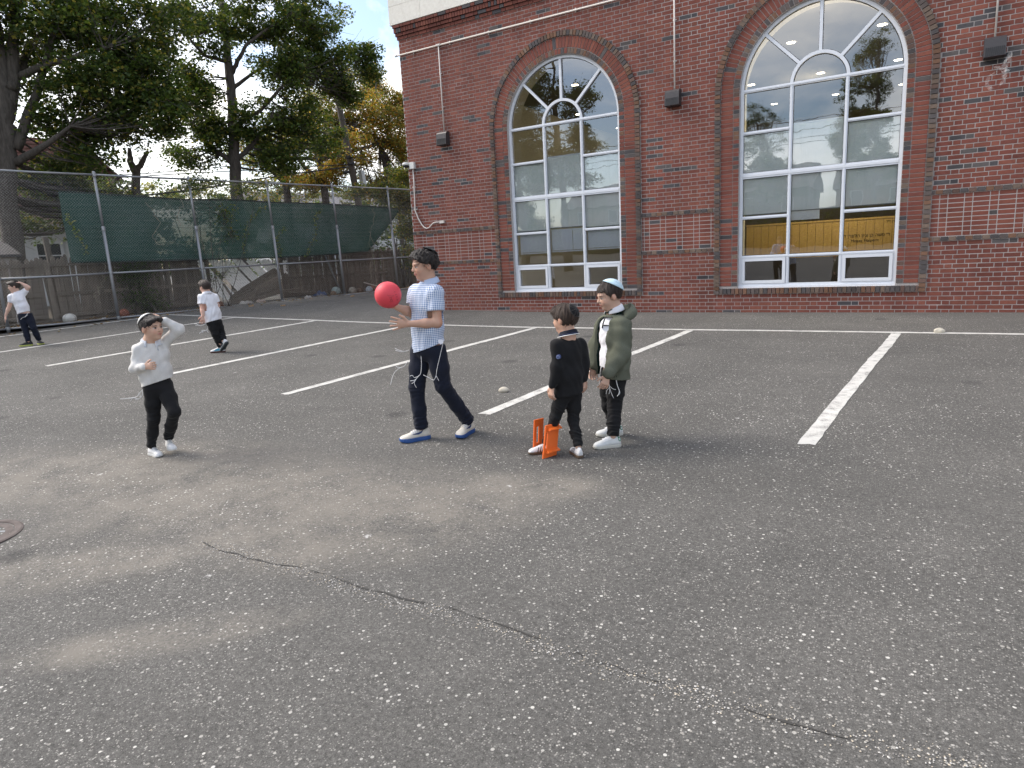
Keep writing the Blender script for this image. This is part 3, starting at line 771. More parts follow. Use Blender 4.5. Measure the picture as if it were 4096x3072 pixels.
def plastic_wrap():
    t = NT('clear_plastic'); t.set(Base_Color=(.85, .83, .80), Roughness=.18, Transmission_Weight=.0, Alpha=.16, Specular_IOR_Level=.8)
    m = MB(); q = np.random.default_rng(3)
    o = np.array([8.40, -.10, 3.26])
    loops = [[(.10, -.06, .26), (.11, -.05, .14), (.06, -.04, .05), (-.05, -.05, .03), (-.12, -.06, -.03), (-.13, -.05, -.13), (-.06, -.04, -.2), (.03, -.05, -.16), (.07, -.05, -.06), (.05, -.05, .03)],
             [(.09, -.05, .20), (.04, -.07, .10), (.09, -.06, 0), (.03, -.05, -.05)], [(-.06, -.06, .10), (.02, -.06, .06), (.10, -.05, .02)]]
    for L in loops:
        P = []; 
        for a, b_ in zip(L[:-1], L[1:]):
            for k in range(5): P.append(np.array(a)+(np.array(b_)-np.array(a))*k/5)
        P.append(np.array(L[-1])); V = []
        for k, p in enumerate(P):
            wd = .012+.016*abs(math.sin(k*.8)); V += [p+np.array([wd, .01*math.sin(k*1.7), .008]), p-np.array([wd, .01*math.cos(k*1.3), .008])]
        m.add(V, [(2*k, 2*k+1, 2*k+3, 2*k+2) for k in range(len(P)-1)])
    e = m.build('plastic_wrap', t.m, smooth=True, label='crumpled clear plastic wrap dangling from the wall light', cat='plastic'); e.location = o+np.array([0, -.03, 0])
plastic_wrap()
def security_camera():
    WP = simple('camera_plastic', (.66, .66, .64), .4, var=.04); DKD = simple('camera_dome', (.03, .03, .035), .1)
    t = empty('security_camera', (-2.08, -.01, 3.20), label='white dome security camera on the corner of the brick wall', cat='camera')
    m = MB(); m.box((-.02, -.07, -.06), (.10, 0, .08)); m.box((-.10, -.06, .02), (-.02, -.005, .075)); m.build('bracket', WP, t)
    m = MB(); m.lathe([(0, .035), (.06, .03), (.085, .01), (.09, -.02), (.07, -.03)], (-.12, -.06, .055), 20); m.build('cap', WP, t, smooth=True)
    m = MB(); m.lathe([(.07, -.03), (.06, -.06), (.035, -.08), (0, -.086)], (-.12, -.06, .055), 20); m.build('dome', DKD, t, smooth=True)
    c = empty('camera_conduit', (-2.06, -.02, 3.14), label='thin grey conduit hanging in a loop below the security camera', cat='pipe')
    o = np.array(c.location)
    P = [(-2.045, -.03, 3.14), (-2.045, -.03, 2.8), (-2.065, -.03, 2.4), (-2.075, -.03, 2.26), (-2.00, -.03, 2.08), (-1.92, -.03, 1.95), (-1.86, -.03, 1.88), (-1.79, -.03, 1.845), (-1.72, -.03, 1.855), (-1.66, -.03, 1.90), (-1.60, -.03, 1.945), (-1.53, -.03, 1.96), (-1.40, -.03, 1.96)]
    MB().tube([np.array(p)-o for p in P], .014, 8).build('pipe', PIPEW, c, smooth=True)
    MB().box(np.array((-1.40, -.055, 1.93))-o, np.array((-1.29, -.004, 1.985))-o).build('outlet_box', PIPEW, c)
    for z in (2.75, 2.27): MB().box(np.array((-2.11, -.02, z))-o, np.array((-2.02, -.004, z+.02))-o).build('clamp', PIPEW, c)
security_camera()
# ------------------------------------------------------------------ chain-link fence
GALV = simple('galvanised_steel', (.30, .31, .32), .45, .6, .2, 20)
WIRE = simple('galvanised_wire', (.60, .60, .58), .5, .3, .15, 10)
LEAN = np.array([-.19, .073, 0])/3.45
def fq(s, z, off=0.):           # point in the leaning plane of the fence
    zb = .12+.005*s; p = FA+FT*s+FN*off; q = p+LEAN*(z-zb); return np.array([q[0], q[1], z])
def chain_fence():
    t = empty('chain_link_fence', tuple(fq(0, .12)), label='tall galvanised chain-link fence closing off the parking lot', cat='fence'); o = np.array(t.location)
    SPC = 2.2488; idx = list(range(-4, 7)); H = 3.45
    zb = lambda s: .12+.005*s
    for i in idx:
        s = i*SPC
        MB().tube([fq(s, zb(s)-.05)-o, fq(s, zb(s)+2.2)-o], .037, 10).build('post', GALV, t, smooth=True)
        MB().tube([fq(s, zb(s)+2.15)-o, fq(s, zb(s)+H)-o], .029, 10).build('post_extension', GALV, t, smooth=True)
        MB().lathe([(.045, 0), (.045, .08), (.037, .10)], fq(s, zb(s)+2.13)-o, 12).build('coupling', GALV, t, smooth=True)
        MB().lathe([(.034, 0), (.036, .03), (.02, .06), (0, .065)], fq(s, zb(s)+H)-o, 12).build('post_cap', GALV, t, smooth=True)
        for h in (.05, 1.12, H-.03):
            MB().lathe([(.043, 0), (.045, .02), (.045, .05), (.043, .07)], fq(s, zb(s)+h-.035)-o, 12).build('clamp', GALV, t, smooth=True)
    for i in idx[:-1]:
        s0, s1 = i*SPC, (i+1)*SPC
        for h, r in ((.04, .021), (1.12, .024), (H-.02, .024)):
            MB().tube([fq(s0, zb(s0)+h)-o, fq((s0+s1)/2, zb((s0+s1)/2)+h-.006)-o, fq(s1, zb(s1)+h)-o], r, 8).build('rail', GALV, t, smooth=True)
        # woven wire: crossing strands with the little kinks of the weave
        m = MB(); P = .062; W = s1-s0; z0, z1 = .05, H-.02
        nrow = int(round((z1-z0)/P)); ph = (z1-z0)/nrow; ncol = int(round(W/P)); pw = W/ncol
        q = np.random.default_rng(20+i)
        # smooth bulge of the fabric
        def pt(s, z, e): return fq(s, zb(s)+z, .030+e+.02*math.sin(s*1.3+z)*math.sin(z*2.1)+.004*math.sin(z*9))-o
        for k in range(ncol):
            pts = []
            for j in range(nrow*2+1):
                z = z0+(z1-z0)*j/(nrow*2)
                pts.append(pt(s0+(k+(.02 if j % 2 == 0 else 1.02))*pw, z, .006 if j % 4 < 2 else -.006))
            m.tube(pts, .0023, 3, cap=False)
        m.build('wire_mesh', WIRE, t)
    return t
chain_fence()

# ------------------------------------------------------------------ green privacy screen
def privacy_screen():
    g = NT('green_mesh_cloth'); p = g.pos(); mpn = g.n('ShaderNodeMapping', {'Vector': p}); mpn.inputs['Scale'].default_value = (1, 1, 26)
    st = g.noise(1.3, 4, mpn.outputs['Vector'], .6); bg_ = g.noise(1.1, 4, p)
    c = g.mix(g.ramp(st, [(.3, 0), (.7, 1)]), (.008, .040, .031), (.018, .066, .051)); c = g.mix(g.math('MULTIPLY', bg_, .35), c, (.028, .082, .065))
    g.set(Base_Color=c, Roughness=.7)
    tl = g.n('ShaderNodeBsdfTranslucent', {'Color': (.03, .12, .09, 1)}); tp = g.n('ShaderNodeBsdfTransparent', {})
    m1 = g.n('ShaderNodeMixShader', {0: .10}); g.l(g.b.outputs[0], m1.inputs[1]); g.l(tl.outputs[0], m1.inputs[2])
    m2 = g.n('ShaderNodeMixShader', {0: .06}); g.l(m1.outputs[0], m2.inputs[1]); g.l(tp.outputs[0], m2.inputs[2]); g.l(m2.outputs[0], g.t.nodes['Material Output'].inputs['Surface'])
    t = empty('privacy_screen', tuple(fence_pt(-.7, .28, .12)), label='dark green mesh privacy screen stretched behind the chain-link fence', cat='screen'); o = np.array(t.location)
    top = [(-.72, 3.17), (.4, 3.12), (1.1, 3.10), (2.2, 3.06), (3.7, 3.09), (5, 3.05), (6.8, 3.05), (8.2, 3.02), (9.6, 2.95)]
    bot = [(-.72, 1.53), (2.3, 1.49), (5.0, 1.46), (6.8, 1.50), (8.1, 1.55), (9.6, 2.85)]
    f = lambda L, s: np.interp(s, [a for a, _ in L], [b for _, b in L])
    NS, NZ = 120, 16; V = []
    for i in range(NS+1):
        s = -.72+10.35*i/NS
        for j in range(NZ+1):
            k = j/NZ; z = f(bot, s)*(1-k)+f(top, s)*k
            off = .26+.035*math.sin(s*2.3+z*1.1)+.025*math.sin(s*5.1-z*3)*(1-k)+.012*math.sin(s*14+z*7)
            p = fence_pt(s, off, z)+LEAN*(z-.12); V.append(p-o)
    n = NZ+1
    MB().add(V, [(i*n+j, (i+1)*n+j, (i+1)*n+j+1, i*n+j+1) for i in range(NS) for j in range(NZ)]).build('cloth', g.m, t, smooth=True)
    hem = simple('screen_hem', (.008, .022, .018), .8)
    for j, nm in ((NZ, 'top_hem'), (0, 'bottom_hem')):
        m = MB(); 
        for i in range(NS):
            a, b_ = V[i*n+j], V[(i+1)*n+j]; d = np.array([0, 0, .045 if j else -.035]); e = -FN*.008
            m.add([a+e-d*.5, b_+e-d*.5, b_+e+d*.5, a+e+d*.5], [(0, 1, 2, 3)])
        m.build(nm, hem, t)
privacy_screen()

# ------------------------------------------------------------------ old wooden stockade fence
def mat_oldwood(name, a, b_):
    t = NT(name); p = t.pos(); mpn = t.n('ShaderNodeMapping', {'Vector': p}); mpn.inputs['Scale'].default_value = (34, 34, 2.2)
    f = t.noise(1.2, 5, mpn.outputs['Vector'], .65); r = t.n('ShaderNodeObjectInfo').outputs['Random']
    c = t.mix(t.ramp(f, [(.25, 0), (.75, 1)]), a, b_); c = t.mix(1, c, t.ramp(r, [(0, .72), (1, 1.22)]), 'MULTIPLY')
    t.set(Base_Color=c, Roughness=.92); t.bump(f, .5, .01); return t.m
OLDW = mat_oldwood('weathered_wood', (.075, .062, .049), (.23, .196, .158))
def picket_mesh(w, h, th=.018):
    m = MB(); pr = [(-w/2, 0), (w/2, 0), (w/2, h-w*.9), (w*.28, h-w*.25), (0, h), (-w*.28, h-w*.25), (-w/2, h-w*.9)]; n = len(pr)
    m.add([(x, 0, z) for x, z in pr]+[(x, th, z) for x, z in pr], [tuple(range(n))[::-1], tuple(range(n, 2*n))]+[(k, (k+1) % n, n+(k+1) % n, n+k) for k in range(n)])
    me = m.mesh('picket', OLDW); return me
PICK = [picket_mesh(w, h) for w, h in ((.096, 1.62), (.092, 1.58), (.098, 1.66), (.090, 1.60))]
ANG_F = math.atan2(FT[1], FT[0])
def stockade():
    t = empty('stockade_fence', tuple(fence_pt(0, 1.2, .08)), label='weathered grey wooden picket fence behind the chain-link fence', cat='fence'); t.rotation_euler = (0, 0, ANG_F)
    q = np.random.default_rng(5); s = -3.4; k = 0
    while s < 11.5:
        gap = 0
        if -1.14 < s < -1.06: s += .09; continue
        if 3.0 < s < 5.2: s += .088; continue
        o = bpy.data.objects.new('picket', PICK[int(q.integers(0, 4))]); link(o, t)
        lean = q.normal(0, .012)
        if -1.5 < s < -1.2: lean = .05
        if -1.02 < s < -.85: lean = -.06
        dz = -.08 if s > 6.8 else 0
        o.location = (s, q.normal(0, .006), q.normal(0, .018)+dz); o.rotation_euler = (q.normal(0, .01), lean, 0)
        s += .088+abs(q.normal(0, .004)); k += 1
    for a, b_ in ((-3.4, -1.2), (-.95, .0), (.18, 2.7), (5.2, 8.0), (8.05, 11.5)):
        for z in (.16, .69, 1.39):
            MB().box((a, -.058, z), (b_, -.002, z+.075)).build('rail', OLDW, t)
    for s in (-3.2, -1.0, .92, 2.9, 5.25, 7.55, 9.9):
        MB().box((s-.05, -.16, -.3), (s+.05, -.06, 1.48)).build('post', OLDW, t)
    MB().tube([(7.35, -.3, -.05), (6.95, .0, 1.5)], .028, 8).build('prop', simple('grey_pipe', (.16, .165, .17), .5, .3), t, smooth=True)
stockade()
def tall_post():
    P = fpl(428/2.2122, 600+770/2.2122, 1.5); o = MB().box((-.055, -.05, 0), (.055, .05, P[2]-.05)).build('wooden_post', OLDW, label='lone weathered wooden post standing up behind the picket fence', cat='post'); o.location = (P[0], P[1], .05); o.rotation_euler = (0, R(-2), ANG_F)
tall_post()
def slat_panel():
    WS = simple('white_slat', (.86, .86, .84), .5, var=.06, scale=5); t = empty('slatted_panel', tuple(fence_pt(4, .95, .1)), label='torn panel of white plastic slats leaning against the wooden fence', cat='panel'); t.rotation_euler = (R(-7), 0, ANG_F)
    poly = [(-1.35, 1.40), (1.50, 1.30), (1.42, .95), (1.0, .50), (.2, .28), (-.75, .20), (-1.2, .75)]
    def inside(x, z):
        c = False; n = len(poly)
        for i in range(n):
            x0, z0 = poly[i]; x1, z1 = poly[(i+1) % n]
            if (z0 > z) != (z1 > z) and x < (x1-x0)*(z-z0)/(z1-z0)+x0: c = not c
        return c
    q = np.random.default_rng(8); d = np.array([math.sin(R(38)), -math.cos(R(38))]); nn = np.array([d[1], -d[0]])*-1
    for k in range(-26, 30):
        u = k*.062
        if k in (-9, -8, 1, 6, 11, 17, -18): continue
        ts = [tt for tt in np.arange(-2, 2.5, .02) if inside(*(np.array([0, .8])+nn*u+d*tt))]
        if len(ts) < 3: continue
        a, b_ = ts[0]+q.normal(0, .02), ts[-1]+q.normal(0, .03)
        m = MB(); w = .0295; V = []; N = max(2, int((b_-a)/.062))
        for j in range(N+1):
            tt = a+(b_-a)*j/N; c = np.array([0, .8])+nn*u+d*tt
            y = .006*(1 if (j+k) % 2 else -1)
            V += [(c[0]-nn[0]*w, y, c[1]-nn[1]*w), (c[0]+nn[0]*w, y, c[1]+nn[1]*w)]
        m.add(V, [(2*j, 2*j+1, 2*j+3, 2*j+2) for j in range(N)]); m.build('slat', WS, t)
    m = MB()
    for k in range(-26, 30):
        for dd, uu in ((d, nn), (np.array([-d[0], d[1]]), np.array([-nn[0], nn[1]]))):
            ts = [tt for tt in np.arange(-2, 2.5, .05) if inside(*(np.array([0, .8])+uu*(k*.062+.031)+dd*tt))]
            if len(ts) > 2:
                a = np.array([0, .8])+uu*(k*.062+.031)+dd*ts[0]; b_ = np.array([0, .8])+uu*(k*.062+.031)+dd*ts[-1]
                m.tube([(a[0], -.012, a[1]), (b_[0], -.012, b_[1])], .0012, 3, cap=False)
    m.build('wire_mesh', WIRE, t)
slat_panel()
def fallen_panel():
    t = empty('fallen_fence_panel', tuple(fence_pt(4.4, .6, .13)), label='collapsed wooden fence panel lying on the ground in front of the white slats', cat='fence panel'); t.rotation_euler = (0, 0, ANG_F)
    q = np.random.default_rng(11)
    for k in range(22):
        f = k/21; L = .0
        o = bpy.data.objects.new('picket', PICK[k % 4]); link(o, t)
        o.location = (-1.25+f*.35, -.14+.62*f, .02+.012*k+q.normal(0, .01))
        o.rotation_euler = (R(10+q.normal(0, 2)), R(76-12*f+q.normal(0, 2.5)), R(8-10*f))
    for a, b_ in (((-1.0, -.12, .10), (1.15, -.02, .34)), ((-.4, .05, .33), (1.5, .12, .20))):
        a, b_ = np.array(a), np.array(b_); m = MB(); m.obox(a, b_-a, (0, .03, 0), (0, 0, .07)); m.build('rail', OLDW, t)
    MB().obox((-.98, .12, .1), (-.25, .1, .55), (.05, 0, .02), (0, .03, 0)).build('broken_board', OLDW, t)
fallen_panel()

# ------------------------------------------------------------------ litter behind the fence
def ball_mesh(r, seg=20):
    m = MB(); m.lathe([(max(1e-4, r*math.sin(math.pi*k/seg)), -r*math.cos(math.pi*k/seg)) for k in range(seg+1)], n=seg*2); return m
def seams(r, t, mat):
    for ax in range(3):
        P = []
        for k in range(33):
            a = 2*math.pi*k/32; P.append([(r*math.cos(a), r*math.sin(a), 0), (r*math.cos(a), 0, r*math.sin(a)), (0, r*math.cos(a), r*math.sin(a))][ax])
        MB().tube(P, r*.028, 5, cap=False).build('seam', mat, t)
def lost_ball(x, y, off, r, col, label, squash=1.0):
    P = fpl(x, y, off); z = .12+.005*((P-FA)@FT)
    t = empty('lost_ball', (P[0], P[1], z-.01+r*squash), label=label, cat='ball', group='lost balls behind the fence')
    t.rotation_euler = (rng.uniform(0, 1), rng.uniform(0, 1), rng.uniform(0, 6)) if squash == 1 else (0, 0, rng.uniform(0, 6)); t.scale = (1, 1, squash)
    b_ = ball_mesh(r).build('shell', simple('ball_skin', col, .6, var=.3, scale=12), t, smooth=True); seams(r, t, simple('ball_seam', tuple(c*.25 for c in col), .7))
k0 = lambda X, Y: (X/2.2122, 600+Y/2.2122)
k1 = lambda X, Y: (800+X/2.2122, 600+Y/2.2122)
lost_ball(*k0(618, 1505), .35, .15, (.55, .54, .50), 'dirty white deflated ball beside dry leaves behind the fence', .82)
lost_ball(*k0(1100, 1460), .30, .12, (.22, .075, .045), 'worn orange basketball lying at the foot of a fence post')
lost_ball(*k1(175, 1372), .25, .11, (.15, .075, .045), 'old brown basketball beside the collapsed wooden panel')
lost_ball(*k1(1350, 1262), .35, .13, (.33, .30, .25), 'faded beige ball in the row behind the fence')
lost_ball(*k1(1418, 1265), .45, .11, (.15, .095, .06), 'dull brown ball between the beige and the pale blue ball')
lost_ball(*k1(1500, 1258), .35, .12, (.45, .50, .55), 'pale blue and white ball behind the fence')
lost_ball(*k1(1528, 1246), .6, .12, (.27, .11, .06), 'orange basketball touching the pale blue ball')
lost_ball(*k1(1200, 1225), .75, .15, (.34, .42, .40), 'pale green ball resting against the wooden fence')
lost_ball(*k1(1180, 1270), .35, .10, (.20, .14, .09), 'small brown ball under the pale green ball')
def rag(x, y, off, w, h, d, col, name, label, cat, seed):
    q = np.random.default_rng(seed); P = fpl(x, y, off); z = .125+.005*((P-FA)@FT); m = MB(); N = 14; V = []
    for i in range(N+1):
        for j in range(N+1):
            u, v = 2*i/N-1, 2*j/N-1; rr = max(abs(u), abs(v)); k = math.sqrt(max(0, 1-rr**2))
            hz = h*(k*.75+.25*k*math.sin(5*u+seed)*math.cos(4*v+seed*2))+(.012*q.random() if rr < 1 else 0)
            V.append((u*w*(.85+.15*math.sin(seed+3*v)), v*d*(.85+.15*math.cos(seed+4*u)), max(0, hz)))
    m.add(V, [(i*(N+1)+j, (i+1)*(N+1)+j, (i+1)*(N+1)+j+1, i*(N+1)+j+1) for i in range(N) for j in range(N)])
    o = m.build(name, simple(name, col, .6, var=.3, scale=14, bump=.3), smooth=True, label=label, cat=cat); o.location = (P[0], P[1], z-.004); o.rotation_euler = (0, 0, ANG_F)
rag(*k1(410, 1362), .28, .24, .16, .12, (.34, .32, .29), 'crumpled_bag', 'crumpled grey plastic bag below the collapsed wooden panel', 'bag', 1)
rag(*k1(535, 1348), .30, .18, .17, .12, (.30, .24, .20), 'old_rag', 'brownish old rag heaped beside the grey plastic bag', 'rag', 2)
rag(*k1(955, 1308), .30, .13, .13, .08, (.50, .49, .47), 'white_rag', 'small white rag on the ground behind the bottom rail', 'rag', 3)
rag(*k1(1060, 1262), .62, .22, .24, .14, (.055, .085, .17), 'blue_bag', 'dark blue bag lying at the foot of the wooden fence', 'bag', 4)
rag(*k1(1075, 1300), .34, .20, .12, .10, (.16, .15, .14), 'grey_sack', 'flat grey sack in front of the dark blue bag', 'sack', 5)
rag(*k1(1240, 1290), .55, .14, .10, .10, (.10, .095, .09), 'black_bag', 'small black bag next to the row of balls', 'bag', 6)
rag(*k0(925, 1505), .2, .09, .07, .05, (.60, .60, .58), 'white_paper', 'scrap of white paper near the deflated ball', 'paper', 7)
rag(*k0(720, 1515), .25, .10, .08, .06, (.42, .33, .22), 'tan_paper', 'scrap of tan paper beside the deflated white ball', 'paper', 8)
def stick(a, b_, off0, off1, w, h, mat, name, label, cat):
    A, B = fpl(*a, off0), fpl(*b_, off1); m = MB(); d = B-A; up = np.array([0, 0, 1.]); sd_ = np.cross(d/np.linalg.norm(d), up); sd_ /= np.linalg.norm(sd_); u2 = np.cross(sd_, d/np.linalg.norm(d))
    m.obox(-sd_*w/2-u2*h/2, d, sd_*w, u2*h); o = m.build(name, mat, label=label, cat=cat); o.location = A
stick(k1(1450, 1172), k1(1640, 1222), .25, .25, .03, .03, simple('white_stick', (.55, .52, .46), .6), 'thin_pole', 'thin pale pole leaning low against the fence behind the red ball', 'pole')
NEWW = simple('pale_timber', (.40, .27, .15), .7, var=.25, scale=9)
stick(k1(1772, 1252), k1(1935, 1180), .15, .15, .09, .05, NEWW, 'timber_plank', 'pale timber plank propped up at the end of the fence', 'plank')
stick(k1(1795, 1265), k1(1940, 1258), .1, .3, .10, .03, NEWW, 'timber_board', 'pale timber board lying flat under the propped plank', 'board')
for kx, ky, nm in ((455, 1384, 'small wooden block by the brownish rag'), (735, 1380, 'small wooden block under a fence post foot'), (1350, 1297, 'small wooden block in front of the beige ball')):
    P = ground_at(*k1(kx, ky)); o = MB().box((-.06, -.03, 0), (.06, .03, .03)).build('wood_block', NEWW, label=nm, cat='block'); o.location = (P[0], P[1], float(zg(P[0], P[1]))); o.rotation_euler = (0, 0, ANG_F+.2)

def rock(px_, py_, r, seed, name, label):
    P = ground_at(px_, py_); q = np.random.default_rng(seed); bm = bmesh.new(); bmesh.ops.create_icosphere(bm, subdivisions=3, radius=1)
    K = q.normal(0, 1, (7, 3))
    for v in bm.verts:
        n = np.array(v.co); f = 1+.13*sum(math.sin(2.2*(n@k)+i) for i, k in enumerate(K))/2.2; v.co = Vector((n[0]*f*1.15, n[1]*f*.85, max(-.45, n[2]*f*.72)))*r
    me = bpy.data.meshes.new(name); bm.to_mesh(me); bm.free(); me.materials.append(simple('pale_stone', (.50, .46, .38), .9, var=.3, scale=18, bump=.4))
    o = obj(name, me, label=label, cat='stone'); o.location = (P[0], P[1], float(zg(P[0], P[1]))+r*.43)
rock(2015, 1568, .048, 1, 'loose_rock', 'pale angular stone on the asphalt beside the tall boy')
rock(3754, 1331, .055, 2, 'loose_rock', 'pale rounded stone lying on the long painted line')

# ------------------------------------------------------------------ yard, leaves, houses
def yard():
    t = NT('yard_soil'); p = t.pos(); f = t.noise(3, 6, p, .65); g = t.noise(24, 4, p)
    t.set(Base_Color=t.mix(t.ramp(f, [(.35, 0), (.65, 1)]), (.045, .035, .026), (.085, .065, .040)), Roughness=.95); t.bump(g, .6, .02)
    V = []; S = [-14, -8, -4, -2, 0, 2, 4, 6, 8, 10, 12, 16, 24]; O = [.05, .6, 1.2, 2.5, 5, 10, 18, 40]
    for s in S:
        for o in O: P = fence_pt(s, o, 0); V.append((P[0], P[1], .145+.005*s if o < 3 else .15+.005*s+.01*min(o, 10)))
    n = len(O); MB().add(V, [(i*n+j, (i+1)*n+j, (i+1)*n+j+1, i*n+j+1) for i in range(len(S)-1) for j in range(n-1)]).build('yard_ground', t.m, kind='structure', smooth=True)
yard()
LEAF_T = np.array([(0, -.30, 0), (.30, -.12, .04), (.52, .10, -.03), (.24, .22, .03), (0, .58, -.04), (-.24, .22, .03), (-.52, .10, -.03), (-.30, -.12, .04)])
LEAF_S = np.array([(0, -.5, 0), (.30, 0, .05), (0, .55, 0), (-.30, 0, .05)])
def leaf_cloud(C, size, col, q, up=.35, tmpl=LEAF_T):
    """C (n,3) positions, size (n,), col (n,3) -> V, F, colours"""
    n = len(C); nz_ = q.normal(0, 1, (n, 3)); nz_[:, 2] = np.abs(nz_[:, 2])+up*2; nz_ /= np.linalg.norm(nz_, axis=1)[:, None]
    a = q.normal(0, 1, (n, 3)); a -= nz_*(a*nz_).sum(1)[:, None]; a /= np.linalg.norm(a, axis=1)[:, None]; b_ = np.cross(nz_, a)
    T = tmpl; k = len(T)
    V = C[:, None]+size[:, None, None]*(T[None, :, 0, None]*a[:, None]+T[None, :, 1, None]*b_[:, None]+T[None, :, 2, None]*nz_[:, None])
    return V.reshape(-1, 3), np.arange(n*k).reshape(n, k), np.repeat(col, k, axis=0)
def mat_leaf(name, trans=.42):
    t = NT(name); c = t.n('ShaderNodeAttribute', attribute_name='col').outputs['Color']
    t.set(Base_Color=c, Roughness=.55, Specular_IOR_Level=.35)
    tl = t.n('ShaderNodeBsdfTranslucent', {'Color': t.mix(1, c, (1.5, 1.5, .7), 'MULTIPLY')}); m = t.n('ShaderNodeMixShader', {0: trans}); t.l(t.b.outputs[0], m.inputs[1]); t.l(tl.outputs[0], m.inputs[2])
    t.l(m.outputs[0], t.t.nodes['Material Output'].inputs['Surface']); return t.m
LEAFM = mat_leaf('leaf')
BARK = NT('bark'); _p = BARK.pos(); _m = BARK.n('ShaderNodeMapping', {'Vector': _p}); _m.inputs['Scale'].default_value = (9, 9, 2.2)
_f = BARK.noise(2, 6, _m.outputs['Vector'], .65)
BARK.set(Base_Color=BARK.mix(BARK.ramp(_f, [(.3, 0), (.7, 1)]), (.045, .038, .032), (.115, .100, .085)), Roughness=.95); BARK.bump(_f, .8, .03); BARK = BARK.m
def pal(cols, w, n, q):
    i = q.choice(len(cols), n, p=np.array(w)/sum(w)); c = np.array(cols)[i]*q.normal(1, .16, (n, 1)); return np.clip(c, .004, .8)
GREENS = [(.062, .098, .026), (.082, .122, .030), (.045, .074, .022), (.150, .168, .042), (.27, .235, .055)]
AUTUMN = [(.32, .20, .045), (.40, .19, .035), (.22, .22, .055), (.15, .18, .045), (.38, .27, .07)]
def bez(a, b_, sag, n=5):
    a, b_ = np.asarray(a), np.asarray(b_); return [a+(b_-a)*t+np.array([0, 0, sag*4*t*(1-t)]) for t in np.linspace(0, 1, n)]
def tree(name, label, limbs, blobs, leaf=.11, per=70, cols=GREENS, w=(4, 3, 3, 2, 1), seed=1, group=None, tmpl=LEAF_T, spread=.42, cat='tree', dens=1.0, tw=1.0):
    """limbs: list of ([points], [radii]); blobs: list of (centre, (rx, ry, rz), clusters)"""
    q = np.random.default_rng(seed); base = np.asarray(limbs[0][0][0], float)
    t = empty(name, tuple(base), label=label, cat=cat, **({'group': group} if group else {}))
    m = MB(); skel = []
    for P, rr in limbs:
        P = [np.asarray(p, float) for p in P]; Q = []; Rr = []
        for i in range(len(P)-1):
            for k in range(4):
                f = k/4; Q.append(P[i]*(1-f)+P[i+1]*f+q.normal(0, rr[i]*.12, 3)); Rr.append(rr[i]*(1-f)+rr[i+1]*f)
        Q.append(P[-1]); Rr.append(rr[-1]); Q[0] = P[0]
        m.tube([p-base for p in Q], Rr, 9); skel += list(zip(Q, Rr))
    SK = np.array([s[0] for s in skel]); SR = np.array([s[1] for s in skel])
    Cs = []; Cl = []; Sz = []
    for c, rad, n in blobs:
        c = np.asarray(c, float)
        for _ in range(int(n*dens)):
            d = q.normal(0, 1, 3); d /= np.linalg.norm(d); cc = c+d*np.asarray(rad)*q.random()**.45
            j = int(np.argmin(np.linalg.norm((SK-cc)*np.array([1, 1, 1.0]), axis=1)+(SK[:, 2] > cc[2]+.3)*.8)); a = SK[j]
            L = np.linalg.norm(cc-a)
            if L > .05:
                pts = bez(a, cc, -.06*L+q.normal(0, .03), 5); r0 = min(SR[j]*.7, .012+.010*L); m.tube([p-base for p in pts], [r0, r0*.8, r0*.6, r0*.42, .005], 5, cap=False)
                for _k in range(3):
                    e = cc+q.normal(0, spread*.9, 3); m.tube([pts[3]-base, (pts[3]+e)/2-base+q.normal(0, .04, 3), e-base], [.007, .005, .003], 4, cap=False)
            k = max(6, int(per*q.uniform(.4, 1.5))); P = q.normal(0, 1, (k, 3)); P /= (np.linalg.norm(P, axis=1)[:, None]+1e-6); P *= (spread*q.uniform(.6, 1.3))*(q.random((k, 1))**.5)*np.array([1.15, 1.15, .72])
            P[:, 2] -= .12*(P[:, 0]**2+P[:, 1]**2)/spread
            Cs.append(cc+P); tone = q.normal(1, .18); mixw = np.array(w)*q.uniform(.3, 1.7, len(w)); Cl.append(np.clip(pal(cols, mixw, k, q)*tone, .004, .8)); Sz.append(leaf*q.uniform(.65, 1.25, k))
    m.build('trunk', BARK, t, smooth=True)
    V, Fq, Cc = leaf_cloud(np.concatenate(Cs)-base, np.concatenate(Sz), np.concatenate(Cl), q, .3, tmpl)
    obj('crown', np_mesh('crown', V, Fq, LEAFM, Cc), t)
    return t
def dp(x, y, off): return fpl(x*D_, y*D_, off)       # point from 2212-wide picture coordinates
kk = lambda X, Y, off: fpl(X/1.3488, Y/1.3488, off)
def G(p): return np.array([p[0], p[1], .1])
